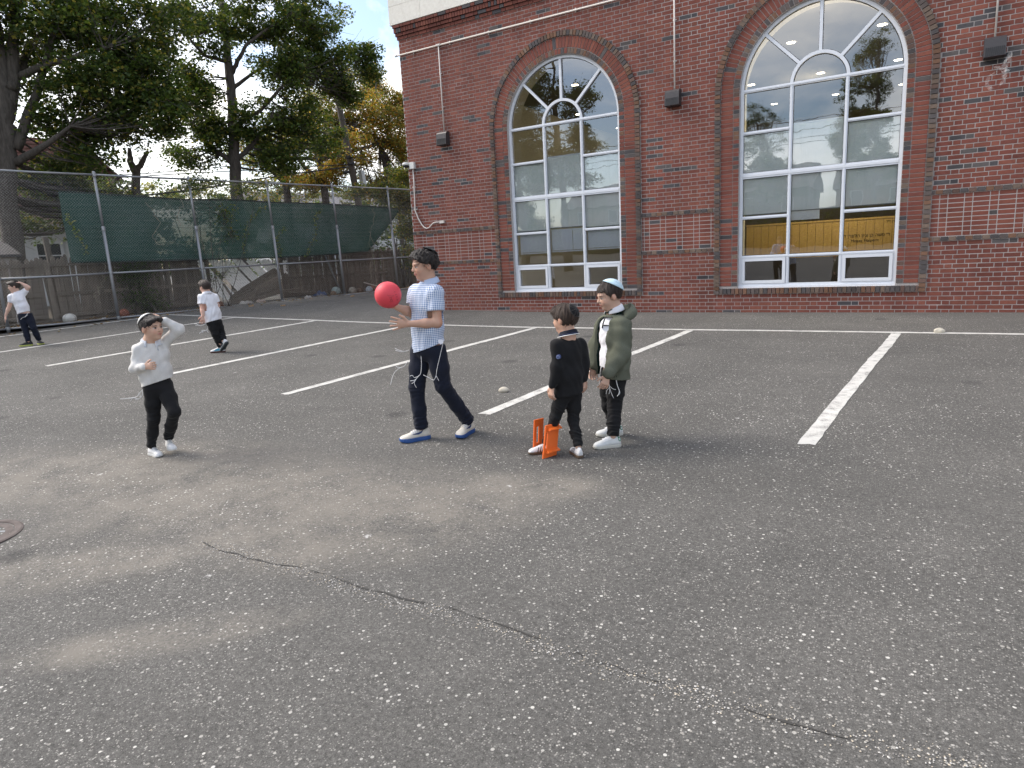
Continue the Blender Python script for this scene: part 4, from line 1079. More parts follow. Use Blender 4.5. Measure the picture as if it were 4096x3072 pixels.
# big maple at the left edge: twin trunk
b0 = G(kk(35, 1300, 3.2))
tree('maple_tree', 'large dark green maple with a thick forked trunk behind the wooden fence', [
    ([b0, kk(35, 1100, 3.2), kk(42, 900, 3.2), kk(38, 700, 3.2), kk(35, 560, 3.2), kk(20, 430, 3.2), kk(0, 250, 3.3), kk(-40, 0, 3.4), kk(-60, -300, 3.5)], [.27, .24, .22, .21, .19, .16, .13, .10, .06]),
    ([kk(50, 620, 3.2), kk(75, 450, 3.1), kk(72, 250, 3.0), kk(85, 0, 2.9), kk(110, -300, 2.9)], [.15, .14, .13, .11, .06]),
    ([kk(85, 800, 3.1), kk(140, 640, 2.9), kk(210, 470, 2.7), kk(262, 300, 2.5), kk(300, 100, 2.4), kk(330, -100, 2.3)], [.13, .11, .10, .085, .06, .04]),
    ([kk(90, 880, 3.1), kk(180, 820, 2.6), kk(280, 760, 2.2), kk(380, 680, 1.8)], [.11, .09, .065, .035]),
    ([kk(110, 410, 3.), kk(250, 350, 2.3), kk(420, 300, 1.7), kk(560, 260, 1.2)], [.1, .08, .05, .03]),
    ([kk(60, 480, 3.), kk(140, 300, 3.6), kk(230, 180, 4.2), kk(360, 60, 4.8)], [.12, .09, .07, .03]),
    ([kk(220, 460, 2.7), kk(400, 420, 2.2), kk(560, 400, 1.8), kk(700, 420, 1.4)], [.08, .06, .04, .02])],
    [(dp(60, 40, 3), (1.6, 1.6, 1.0), 26), (dp(190, 60, 2.5), (1.5, 1.5, 1.0), 30), (dp(310, 60, 2), (1.3, 1.3, 1.1), 28), (dp(170, 180, 2), (1.2, 1.0, .8), 20), (dp(290, 170, 1.6), (1.1, 1.1, .9), 30), (dp(330, 240, 1.2), (.9, 1.0, .75), 26),
     (dp(230, 270, 2.4), (1.0, .9, .55), 17), (dp(130, 270, 3), (.9, .9, .5), 10), (dp(190, 345, 3), (1.2, 1.0, .45), 13), (dp(80, 150, 4.5), (1.3, 1.3, 1.0), 12), (dp(110, 400, 4), (.9, .9, .5), 18), (dp(230, 420, 4.5), (1.1, .9, .45), 20), (dp(180, 460, 5), (.9, .9, .4), 12), (dp(60, 480, 5), (.9, .9, .6), 8),
     (dp(150, -140, 3), (2.8, 2.8, 1.3), 34), (dp(150, -300, 3.3), (2.3, 2.3, 1.4), 24), (dp(-160, 0, 3.4), (1.9, 1.9, 1.8), 26), (dp(-170, 220, 3.4), (1.6, 1.6, 1.2), 14)],
    leaf=.104, per=150, seed=31, spread=.46, dens=1.45)
b1 = G(kk(1275, 1200, 3.5))
tree('maple_tree', 'tall straight maple standing behind the green privacy screen', [
    ([b1, kk(1273, 1000, 3.5), kk(1262, 800, 3.5), kk(1252, 600, 3.5), kk(1240, 420, 3.5), kk(1222, 250, 3.5), kk(1205, 100, 3.5), kk(1185, -80, 3.5), kk(1170, -300, 3.5)], [.21, .19, .17, .155, .14, .115, .10, .08, .05]),
    ([kk(1262, 880, 3.5), kk(1380, 760, 3.1), kk(1460, 650, 2.8), kk(1480, 560, 2.6)], [.09, .07, .05, .02]),
    ([kk(1255, 880, 3.5), kk(1170, 820, 3.8), kk(1090, 740, 4), kk(1010, 640, 4.2)], [.09, .07, .05, .02]),
    ([kk(1262, 680, 3.5), kk(1400, 600, 3), kk(1520, 470, 2.5), kk(1600, 380, 2.1)], [.08, .06, .045, .02]),
    ([kk(1255, 480, 3.5), kk(1330, 420, 3.7), kk(1400, 370, 4), kk(1500, 320, 4.2)], [.07, .055, .04, .02]),
    ([kk(1245, 400, 3.5), kk(1280, 330, 3.2), kk(1330, 240, 2.8), kk(1450, 150, 2.3), kk(1560, 80, 2)], [.08, .065, .05, .035, .02]),
    ([kk(1220, 330, 3.5), kk(1100, 300, 3.2), kk(1040, 230, 2.9), kk(980, 140, 2.6)], [.07, .05, .04, .02]),
    ([kk(1200, 180, 3.5), kk(1170, 110, 3.8), kk(1090, 20, 4)], [.06, .045, .02])],
    [(dp(430, 50, 3.2), (1.1, 1.1, .9), 22), (dp(560, 40, 3.2), (1.4, 1.4, .9), 30), (dp(670, 50, 2.8), (1.2, 1.2, 1.1), 32), (dp(610, 150, 2.6), (1.2, 1.1, .8), 26), (dp(700, 140, 2.4), (.9, .9, .7), 22), (dp(780, 115, 2.3), (.45, .5, .3), 8), (dp(800, 150, 2.2), (.35, .3, .3), 6), (dp(740, 195, 2.5), (.7, .7, .4), 13),
     (dp(420, 190, 3.3), (.8, .9, .9), 20), (dp(450, 280, 4), (.8, .8, .7), 16), (dp(560, 260, 3), (1.0, 1.0, .8), 18), (dp(640, 250, 2.8), (.9, .9, .6), 16), (dp(590, 340, 3.2), (1.1, 1.0, .5), 16), (dp(420, 340, 4.2), (.9, .9, .35), 10), (dp(690, 300, 3), (.9, .9, .5), 12),
     (dp(560, -110, 3.2), (2.2, 2.2, 1.2), 34), (dp(560, -280, 3.5), (1.7, 1.7, 1.5), 24)],
    leaf=.104, per=150, seed=44, spread=.44, w=(4, 3, 3, 1.6, .6), dens=1.4)
# young trunk with a cut fork left of it
bf = G(kk(738, 1200, 4))
tree('pollard_tree', 'small cut-back forked tree between the two maples', [([bf, kk(736, 1050, 4), kk(732, 930, 4), kk(705, 870, 4), kk(697, 800, 4)], [.16, .13, .12, .09, .05]), ([kk(732, 935, 4), kk(760, 880, 3.9), kk(800, 815, 3.8)], [.1, .08, .05])],
    [(kk(760, 830, 4), (.3, .3, .35), 3), (kk(800, 900, 4), (.4, .4, .3), 3)], leaf=.08, per=16, seed=5, spread=.3)
# autumn trees farther back
for nm, lab, bx, x, y, off, sd_, blobs in (
    ('autumn_tree', 'loose orange and yellow autumn tree next to the building corner', 1760, 800, 260, 8, 61, [(790, 250, 8, 1.6, 1.1, 34), (850, 310, 8, 1.1, 1.2, 34), (880, 240, 8, .8, .9, 18), (865, 400, 8, 1.0, .8, 22), (740, 330, 7.5, 1.5, .9, 26), (820, 400, 8, 1.2, .7, 18), (690, 380, 8, 1.5, .6, 16), (845, 230, 8.5, .8, .7, 12), (800, 190, 9, .9, .5, 8)]),
    ('autumn_tree', 'thin yellow green tree behind the tall straight maple', 1560, 650, 300, 10, 62, [(640, 300, 10, 2.0, 1.1, 26), (570, 330, 11, 1.6, .9, 16), (700, 240, 10, 1.8, 1.1, 24), (760, 170, 11, 1.4, .8, 16), (740, 290, 10, 1.5, .8, 18), (620, 400, 10, 2.2, .5, 16), (660, 190, 11, 1.3, .8, 10)])):
    b_ = G(kk(bx, 1150, off))
    tree(nm, lab, [([b_, kk(bx-20, 950, off), kk(bx-60, 780, off), dp(x, y, off), dp(x+20, y-120, off)], [.2, .16, .12, .07, .02]), ([kk(bx-15, 960, off), dp(x-70, y+60, off), dp(x-110, y-10, off)], [.1, .06, .02]), ([kk(bx-40, 860, off), dp(x+60, y+40, off), dp(x+80, y-60, off)], [.1, .06, .02]), ([kk(bx-10, 1000, off), kk(bx-120, 900, off), kk(bx-190, 800, off)], [.12, .09, .03])],
         [(dp(a, b2, o2), (r1, r1, r2), n) for a, b2, o2, r1, r2, n in blobs], leaf=.115, per=120, dens=1.9, cols=AUTUMN, w=(3, 2, 3, 3, 2) if nm == 'autumn_tree' and sd_ == 61 else (1, .6, 3, 5, 1.5), seed=sd_, tmpl=LEAF_S, spread=.5)
def shrub(name, label, x, y, off, blobs, cols, w, leaf, per, seed, stems=5, cat='bush', sr=1.0, dens=1.0):
    b_ = G(dp(x, y, off)); q = np.random.default_rng(seed)
    limbs = [([b_+np.array([.1*k, .05*k, 0]), (b_+np.asarray(dp(*blobs[k % len(blobs)][:3])))/2+q.normal(0, .1, 3), dp(*blobs[k % len(blobs)][:3])], [.035*sr, .025*sr, .008*sr]) for k in range(stems)]
    return tree(name, label, limbs, [(dp(a, c, o), (r1, r1, r2), n) for a, c, o, r1, r2, n in blobs], leaf, per, cols, w, seed, tmpl=LEAF_S, spread=.34, cat=cat, dens=dens)
shrub('vine_bush', 'overgrown green and yellow vine bush at the building corner', 870, 640, 1.0, [(870, 430, 1, .5, .45, 20), (830, 410, 1.2, .6, .25, 15), (880, 490, 1, .4, .5, 18), (890, 560, .9, .4, .5, 14), (860, 380, 1.6, .5, .3, 12), (780, 410, 1.4, .7, .18, 10), (905, 440, 1.6, .6, .7, 16)], GREENS+AUTUMN[:1], (3, 3, 2, 4, 2, 1.5), .08, 95, 71, dens=1.7)
shrub('vine_bush', 'green climbing vine draped over the top rail beside the pollard', 470, 640, .25, [(450, 395, .3, .5, .12, 9), (520, 405, .3, .5, .12, 8), (560, 400, .4, .3, .1, 5), (410, 400, .4, .3, .12, 5)], GREENS, (2, 3, 2, 3, 1), .075, 45, 72, 4, 'vine', sr=.3)
shrub('vine_bush', 'leafy vine trailing over the middle of the green screen', 445, 640, .18, [(485, 470, .19, .22, .22, 7), (500, 500, .19, .2, .15, 4), (470, 590, .8, .3, .25, 5)], GREENS, (3, 3, 2, 2, .5), .065, 30, 73, 3, 'vine', sr=.25)
shrub('ivy_plant', 'dense dark ivy climbing over the wooden picket fence', 310, 680, 1.05, [(290, 565, 1.1, .32, .22, 16), (275, 600, 1.1, .3, .2, 12), (300, 640, 1.08, .28, .2, 14), (325, 660, 1.05, .25, .18, 12), (295, 590, 1.1, .3, .18, 12)], GREENS[:3], (3, 2, 4), .055, 70, 74, 5, 'ivy')
def vine(pts, off, label, seed):
    q = np.random.default_rng(seed); P = [fpl(*p, off) for p in pts]; Q = []
    for a, b_ in zip(P[:-1], P[1:]): Q += [a+(b_-a)*k/6+q.normal(0, .012, 3) for k in range(6)]
    o = Q[0]; t = empty('climbing_vine', tuple(o), label=label, cat='vine', group='vines climbing the green screen')
    MB().tube([p-o for p in Q], .005, 5).build('stem', BARK, t)
    C = np.array([p+q.normal(0, .035, 3) for p in Q for _ in range(3)])-o; n = len(C)
    V, Fq, Cc = leaf_cloud(C, q.uniform(.045, .085, n), pal([(.16, .19, .06), (.10, .15, .04), (.22, .22, .09)], (1, 1, 1), n, q), q, .1, LEAF_S); obj('leaves', np_mesh('leaves', V, Fq, LEAFM, Cc), t)
vine([k1(395, 945), k1(380, 820), k1(410, 690), k1(460, 590), k1(520, 530), k1(590, 505)], .17, 'pale leafed vine curving up the screen left of a fence post', 1)
vine([k1(935, 940), k1(970, 860), k1(1015, 780), k1(1040, 700), k1(1020, 600), k1(1060, 520)], .17, 'pale leafed vine in an S curve on the far half of the screen', 2)
vine([k1(715, 940), k1(700, 860), k1(670, 800), k1(710, 740), k1(745, 680)], .17, 'short pale leafed vine rising just beyond a fence post', 3)
vine([k0(770, 930), k0(740, 830), k0(700, 760), k0(640, 690), k0(605, 620), k0(600, 570)], .17, 'pale leafed vine near the cut edge of the screen', 4)
def dry_tendrils():
    m = MB(); q = np.random.default_rng(9); L = [[k1(1500, 1150), k1(1530, 950), k1(1500, 800), k1(1540, 620), k1(1530, 500)], [k1(1520, 1180), k1(1505, 1000), k1(1530, 850), k1(1510, 700)], [k0(1290, 470), k0(1420, 640), k0(1340, 780), k0(1460, 860)], [k0(1640, 450), k0(1560, 580), k0(1600, 690)], [k0(860, 1330), k0(900, 1200), k0(940, 1100), k0(900, 1000)], [k0(880, 1360), k0(840, 1280), k0(880, 1180)]]
    for P in L:
        Q = [fpl(*p, .2) for p in P]; R_ = []
        for a, b_ in zip(Q[:-1], Q[1:]): R_ += [a+(b_-a)*k/6+q.normal(0, .03, 3) for k in range(6)]
        m.tube(R_, .006, 4)
    m.build('dry_tendrils', simple('dry_vine', (.28, .25, .19), .9), label='bare dry vine stems twisting through the chain-link fence', cat='vine', kind='stuff')
dry_tendrils()
def litter():
    q = np.random.default_rng(13); n = 2600
    s = q.uniform(-4, 11, n); off = np.abs(q.normal(.15, .35, n))+.03; P = FA+FT*s[:, None]+FN*off[:, None]; P[:, 2] = .155+.005*s+q.uniform(0, .03, n)
    m = 260; s2 = q.uniform(-4, 11, m); o2 = -np.abs(q.normal(0, .5, m))-.03; P2 = FA+FT*s2[:, None]+FN*o2[:, None]; P2[:, 2] = [float(zg(a, b_))+.012 for a, b_ in P2[:, :2]]
    C = np.concatenate([P, P2]); k = len(C)
    V, Fq, Cc = leaf_cloud(C, q.uniform(.04, .09, k), pal([(.20, .11, .04), (.13, .08, .04), (.27, .17, .06), (.09, .06, .035), (.32, .28, .2)], (3, 3, 2, 3, .6), k, q), q, 2.0, LEAF_T)
    obj('fallen_leaves', np_mesh('fallen_leaves', V, Fq, LEAFM, Cc), kind='stuff', label='dry brown leaves drifted along the foot of the fence', cat='leaves')
litter()

def house():
    o = fence_pt(1.0, 9.5, .15); t = empty('clapboard_house', tuple(o), label='white clapboard house with brown shingle roof behind the wooden fence', cat='house'); t.rotation_euler = (0, 0, ANG_F)
    WB = simple('white_clapboard', (.66, .67, .68), .6, var=.06, scale=3); RF = simple('brown_shingle', (.115, .062, .055), .9, var=.35, scale=6, bump=.5); RED = simple('red_shingle', (.21, .105, .085), .9, var=.3, scale=5, bump=.5)
    MB().box((-6, .03, 0), (4.2, 6, 2.75)).build('wall', WB, t)
    for k in range(17):
        z = .02+k*.16; MB().add([(-6, -.004, z), (4.2, -.004, z), (4.2, .028, z+.158), (-6, .028, z+.158), (-6, .03, z), (4.2, .03, z)], [(0, 1, 2, 3), (4, 5, 1, 0)]).build('siding_board', WB, t)
    w = MB(); w.box((.15, -.05, 1.35), (1.05, .0, 1.42)); w.box((.15, -.05, 2.22), (1.05, 0, 2.32)); w.box((.15, -.05, 1.421), (.25, 0, 2.219)); w.box((.95, -.05, 1.421), (1.05, 0, 2.219))
    wo_ = w.build('window', WB, t); MB().box((.25, -.02, 1.42), (.95, -.015, 2.22)).build('pane', simple('dark_pane', (.03, .035, .04), .1), wo_); MB().box((.25, -.045, 1.80), (.95, -.021, 1.84)).build('sash_bar', WB, wo_)
    MB().box((-6.3, -.42, 2.74), (4.5, -.30, 2.86)).build('gutter', simple('gutter_metal', (.34, .33, .33), .5), t)
    for k in range(9):    # porch roof courses
        z = 2.84+k*.155; y = -.38+k*.27; MB().add([(-6.3, y, z), (4.5, y, z), (4.5, y+.29, z+.16), (-6.3, y+.29, z+.16), (-6.3, y, z-.025), (4.5, y, z-.025)], [(0, 1, 2, 3), (4, 5, 1, 0)]).build('shingle_course', RF, t)
    # taller part behind: red shingled gable
    MB().add([(-5, 2.1, 2.7), (3.9, 2.1, 2.7), (3.9, 2.1, 4.9), (2.7, 2.1, 6.1), (-5, 2.1, 6.1), (-5, 7, 2.7), (3.9, 7, 2.7), (3.9, 7, 4.9), (2.7, 7, 6.1), (-5, 7, 6.1)], [(0, 1, 2, 3, 4), (1, 6, 7, 2), (2, 7, 8, 3), (3, 8, 9, 4), (0, 4, 9, 5)]).build('upper_wall', RED, t)
    for k in range(13):
        z = 3.95+k*.16; xe = 3.9 if z < 4.85 else 3.9-(z-4.85)
        MB().add([(-5, 2.06, z), (xe, 2.06, z), (xe-.02, 2.095, z+.158), (-5, 2.095, z+.158), (-5, 2.1, z), (xe, 2.1, z)], [(0, 1, 2, 3), (4, 5, 1, 0)]).build('shingle_course', RED, t)
    MB().add([(4.15, 1.85, 4.72), (2.6, 1.85, 6.27), (2.6, 7.2, 6.27), (4.15, 7.2, 4.72), (4.15, 1.85, 4.62), (2.6, 1.85, 6.15)], [(0, 1, 2, 3)[::-1], (0, 4, 5, 1)]).build('roof_edge', RF, t)
    MB().box((-1.9, 3, 6.1), (-1.2, 4, 7.3)).build('dormer', simple('green_trim', (.22, .36, .33), .7), t)
house()
def shed():
    P = dp(20, 600, 2.2); t = empty('garden_shed', (P[0], P[1]-.2, .15), label='beige garden shed at the edge of the yard behind the pickets', cat='shed'); t.rotation_euler = (0, 0, ANG_F)
    MB().box((-1.6, 0, 0), (.42, 1.4, 1.62)).build('wall', simple('shed_beige', (.25, .23, .21), .7), t)
    MB().add([(-1.7, -.1, 1.60), (.50, -.1, 1.60), (.50, 1.5, 2.1), (-1.7, 1.5, 2.1), (-1.7, -.1, 1.66), (.50, -.1, 1.66), (.50, 1.5, 2.16), (-1.7, 1.5, 2.16)], [(0, 1, 5, 4), (4, 5, 6, 7), (1, 2, 6, 5), (0, 3, 2, 1), (3, 0, 4, 7), (2, 3, 7, 6)]).build('roof', simple('shed_roof', (.06, .055, .055), .8), t)
    MB().box((-.9, -.03, 1.15), (.05, -.001, 1.4)).build('vent', simple('shed_vent', (.33, .31, .29), .7), t)
shed()
def far_house(x, y, w, d, h, col, label):
    P = dp(x, y, 26); t = empty('distant_house', (P[0], P[1], .2), label=label, cat='house'); t.rotation_euler = (0, 0, ANG_F)
    MB().box((-w/2, 0, 0), (w/2, d, h)).build('wall', simple('far_wall', col, .8), t)
    MB().add([(-w/2-.3, -.4, h), (w/2+.3, -.4, h), (w/2+.3, d+.4, h), (-w/2-.3, d+.4, h), (-w/2-.3, d/2, h+2.2), (w/2+.3, d/2, h+2.2)], [(0, 1, 5, 4), (2, 3, 4, 5), (1, 2, 5), (3, 0, 4), (0, 3, 2, 1)]).build('roof', simple('far_roof', (.20, .19, .19), .9), t)
    for k in range(3):
        xx = -w/2+w*(k+.5)/3; wd = MB().box((xx-.45, -.04, h-1.9), (xx+.45, -.002, h-.6)).build('window', simple('far_frame', (.6, .6, .6), .6), t); MB().box((xx-.38, -.05, h-1.83), (xx+.38, -.041, h-.67)).build('pane', simple('far_pane', (.05, .06, .07), .2), wd)
far_house(700, 420, 9, 7, 4.4, (.42, .43, .45), 'pale grey house far behind the screen, right of the tall maple')
far_house(830, 410, 9, 7, 4.6, (.50, .49, .47), 'off white house far off beside the utility pole')
shrub('far_tree', 'yellowing tree in the distance above the green screen', 400, 430, 22, [(360, 425, 22, 2.2, .8, 26), (430, 425, 22, 2.2, .7, 24), (480, 440, 23, 1.6, .6, 14), (300, 440, 23, 2, .8, 14)], [(.20, .19, .06), (.26, .22, .07), (.13, .15, .05)], (2, 2, 2), .17, 60, 81, 4, 'tree')
shrub('far_tree', 'dull green tree in the distance behind the autumn trees', 700, 430, 24, [(560, 440, 24, 2.4, .7, 22), (650, 430, 24, 2.2, .6, 16), (760, 430, 25, 2.2, .8, 20), (850, 430, 25, 2.0, 1.0, 20)], [(.07, .09, .03), (.11, .12, .04), (.16, .14, .045)], (2, 2, 2), .17, 60, 82, 4, 'tree')
for i_, (x_, y_, o_, lab_) in enumerate(((330, 560, 7.5, 'dark garden shrub behind the wooden fence near the pollard'), (420, 540, 9, 'dark garden shrub behind the screen near its middle'), (500, 560, 10, 'dark garden shrub at the foot of the straight maple'), (590, 540, 12, 'tall dark shrub behind the white slats'), (690, 530, 12, 'tall dark shrub behind the collapsed panel'), (790, 520, 10, 'tall dark shrub behind the row of lost balls'), (860, 520, 6, 'dark shrub beside the utility pole'), (910, 500, 7, 'dark shrub behind the corner of the brick building'))):  # shrubs added to block the low sky glow behind the wooden fence
    shrub('sky_block_shrub', lab_, x_, y_+60, o_, [(x_, y_-70, o_, 1.3, .8, 16), (x_+30, y_-10, o_, 1.3, .8, 16), (x_-30, y_+30, o_, 1.3, .8, 14), (x_+10, y_-130, o_+1, 1.0, .6, 7)], GREENS[:3]+AUTUMN[2:3], (3, 2, 4, 1), .14, 60, 300+i_, 5, 'shrub')
def utility_pole():
    A, B = kk(1935, 1100, 6.5), kk(1812, 480, 6.5); d = B-A; base = A-d*(A[2]-.1)/d[2]
    t = empty('utility_pole', tuple(base), label='leaning wooden utility pole with grey box beside the autumn tree', cat='utility pole'); o = base
    MB().tube([base-o, A-o, B-o, B+d*.25-o], [.16, .15, .125, .12], 12).build('shaft', simple('pole_wood', (.10, .085, .07), .9, var=.3), t, smooth=True)
    c = kk(1948, 965, 6.3)-o; m = MB(); u = d/np.linalg.norm(d); m.obox(c-u*.32+np.array([-.02, -.08, 0]), u*.66, np.array([.18, 0, 0]), np.array([0, .2, 0])); m.build('grey_box', simple('box_grey', (.42, .43, .41), .5), t)
    for X, Y in ((1895, 885), (1885, 850), (1870, 930)):
        MB().tube([kk(X-14, Y, 6.3)-o, kk(X+14, Y-3, 6.3)-o], .06, 8).build('cable_clamp', simple('black_rubber', (.012, .012, .012), .6), t)
utility_pole()
BLK = simple('cable_black', (.010, .010, .011), .6)
def cable(pts, off0, off1, r, label):
    P = [kk(x, y, off0+(off1-off0)*i/(len(pts)-1)) for i, (x, y) in enumerate(pts)]; Q = []
    for i in range(len(P)-1):
        a = P[max(0, i-1)]; b_ = P[i]; c = P[i+1]; d = P[min(len(P)-1, i+2)]
        for k in range(8):
            u = k/8; Q.append(.5*((2*b_)+(-a+c)*u+(2*a-5*b_+4*c-d)*u*u+(-a+3*b_-3*c+d)*u**3))
    Q.append(P[-1]); o = MB().tube([q-P[0] for q in Q], r, 6).build('overhead_cable', BLK, smooth=True, label=label, cat='cable', group='overhead cables'); o.location = P[0]
cable([(-300, 757), (400, 757), (900, 745), (1300, 710), (1880, 640)], 6.3, 6.3, .013, 'thin overhead cable passing highest through the maple crowns')
cable([(-300, 925), (500, 948), (1010, 918), (1400, 880), (1895, 838)], 6.3, 6.3, .016, 'overhead cable reaching the pole at its upper clamp')
cable([(-300, 945), (500, 962), (1010, 935), (1400, 915), (1895, 885)], 6.3, 6.3, .018, 'overhead cable reaching the pole at its middle clamp')
cable([(-300, 1085), (300, 1075), (760, 1055), (1200, 1000), (1500, 950), (1880, 900)], 6.3, 6.3, .028, 'thick overhead cable sloping up above the green screen')
cable([(1895, 838), (2050, 885), (2300, 960)], 6.3, 3.5, .016, 'overhead cable from the pole towards the brick building, upper one')
cable([(1895, 885), (2050, 935), (2300, 1000)], 6.3, 3.5, .022, 'overhead cable from the pole towards the brick building, lower one')

# ------------------------------------------------------------------ what stands behind the camera (seen in the window glass), plus an added sky blocker
def copy_tree(src, loc, rz, sc, label, name=None):
    r = src.copy(); COL.objects.link(r); r.location = loc; r.rotation_euler = (0, 0, rz); r.scale = (sc,)*3; r['label'] = label
    for ch in src.children:
        c = ch.copy(); COL.objects.link(c); c.parent = r
src_ = [o for o in bpy.data.objects if o.name.startswith('maple_tree')]
def zg1(x, y): return float(zg(np.clip(x, -11, 14), max(y, -40)))
copy_tree(src_[1], (-11.0, -25.0, zg1(-11, -25)), 1.2, 1.15, 'big maple across the lot, mirrored in the corner arched window')
copy_tree(src_[0], (-17.5, -31.0, zg1(-17, -31)), 2.2, 1.1, 'broad maple across the lot beyond the big one')
copy_tree(src_[1], (4.2, -44.0, .6), 2.9, 1.0, 'maple across the street, mirrored in the wide arched window')
copy_tree(src_[0], (-4.5, -52.0, .6), .4, .9, 'distant maple across the street from the school')
copy_tree(src_[0], (12.0, -50.0, .6), 1.4, .95, 'maple across the street far from the corner window')
copy_tree(src_[1], (-13, -48.0, .6), 4.0, 1.0, 'slim maple across the street behind the hedge')
def street_house(x, y, w, h, col, label):
    t = empty('street_house', (x, y, .5), label=label, cat='house')
    MB().box((-w/2, -8, 0), (w/2, 0, h)).build('wall', simple('street_wall', col, .8), t)
    MB().add([(-w/2-.4, .5, h), (w/2+.4, .5, h), (w/2+.4, -8.5, h), (-w/2-.4, -8.5, h), (-w/2-.4, -4, h+2.6), (w/2+.4, -4, h+2.6)], [(0, 4, 5, 1), (2, 5, 4, 3), (1, 5, 2), (3, 4, 0), (0, 1, 2, 3)]).build('roof', simple('street_roof', (.07, .06, .06), .9), t)
    for zz in (1.0, 3.6):
        for k in range(3):
            xx = -w/2+w*(k+.5)/3; wd = MB().box((xx-.5, .002, zz), (xx+.5, .05, zz+1.4)).build('window', simple('street_frame', (.6, .6, .6), .6), t); MB().box((xx-.42, .051, zz+.08), (xx+.42, .06, zz+1.32)).build('pane', simple('street_pane', (.04, .05, .06), .2), wd)
street_house(-22, -58, 11, 5.4, (.22, .17, .12), 'tan house across the street beyond the broad maple')
street_house(-8, -60, 11, 5.6, (.12, .11, .10), 'dark grey house across the street behind the hedge')
street_house(5, -60, 10, 5.2, (.17, .10, .07), 'brown house across the street behind the hedge')
street_house(18, -60, 11, 5.6, (.20, .19, .17), 'light grey house across the street behind the hedge')
def hedge():  # hedge raised in height to give the low panes a dark reflection
    q = np.random.default_rng(91); C = np.stack([q.uniform(-34, 26, 26000), -41+q.normal(0, .5, 26000), .3+np.abs(q.uniform(0, 1, 26000))*2.9], 1); n = len(C)
    V, Fq, Cc = leaf_cloud(C, q.uniform(.12, .22, n), pal(GREENS, (3, 2, 3, 1, .3), n, q), q, .3, LEAF_S); obj('street_hedge', np_mesh('street_hedge', V, Fq, LEAFM, Cc), label='long clipped hedge along the far side of the lot', cat='hedge', kind='stuff')
hedge()
def far_boards():  # boards added so bright sky does not show through the hedge in reflections
    t = empty('hedge_sky_blocker', (-4, -42.2, .3), label='dark brown board fence behind the long street hedge', cat='fence'); bm_ = MB().box((0, 0, 0), (.94, .04, 3.1)).mesh('board', OLDW)
    for k in range(66):
        o = bpy.data.objects.new('board', bm_); o.location = (-33+k*.95, 0, 0); link(o, t)
far_boards()
for k, z in enumerate((6.6, 7.0, 7.5, 8.1)):
    P = [np.array([-30+70*u, -31-.6*k, z+.8*(2*u-1)**2+.012*(-30+70*u)]) for u in np.linspace(0, 1, 15)]
    o = MB().tube([p-P[0] for p in P], .018, 5).build('street_cable', BLK, label='street cable strung across the far side of the lot, %s of four' % ('lowest', 'second lowest', 'second highest', 'highest')[k], cat='cable', group='street cables'); o.location = P[0]
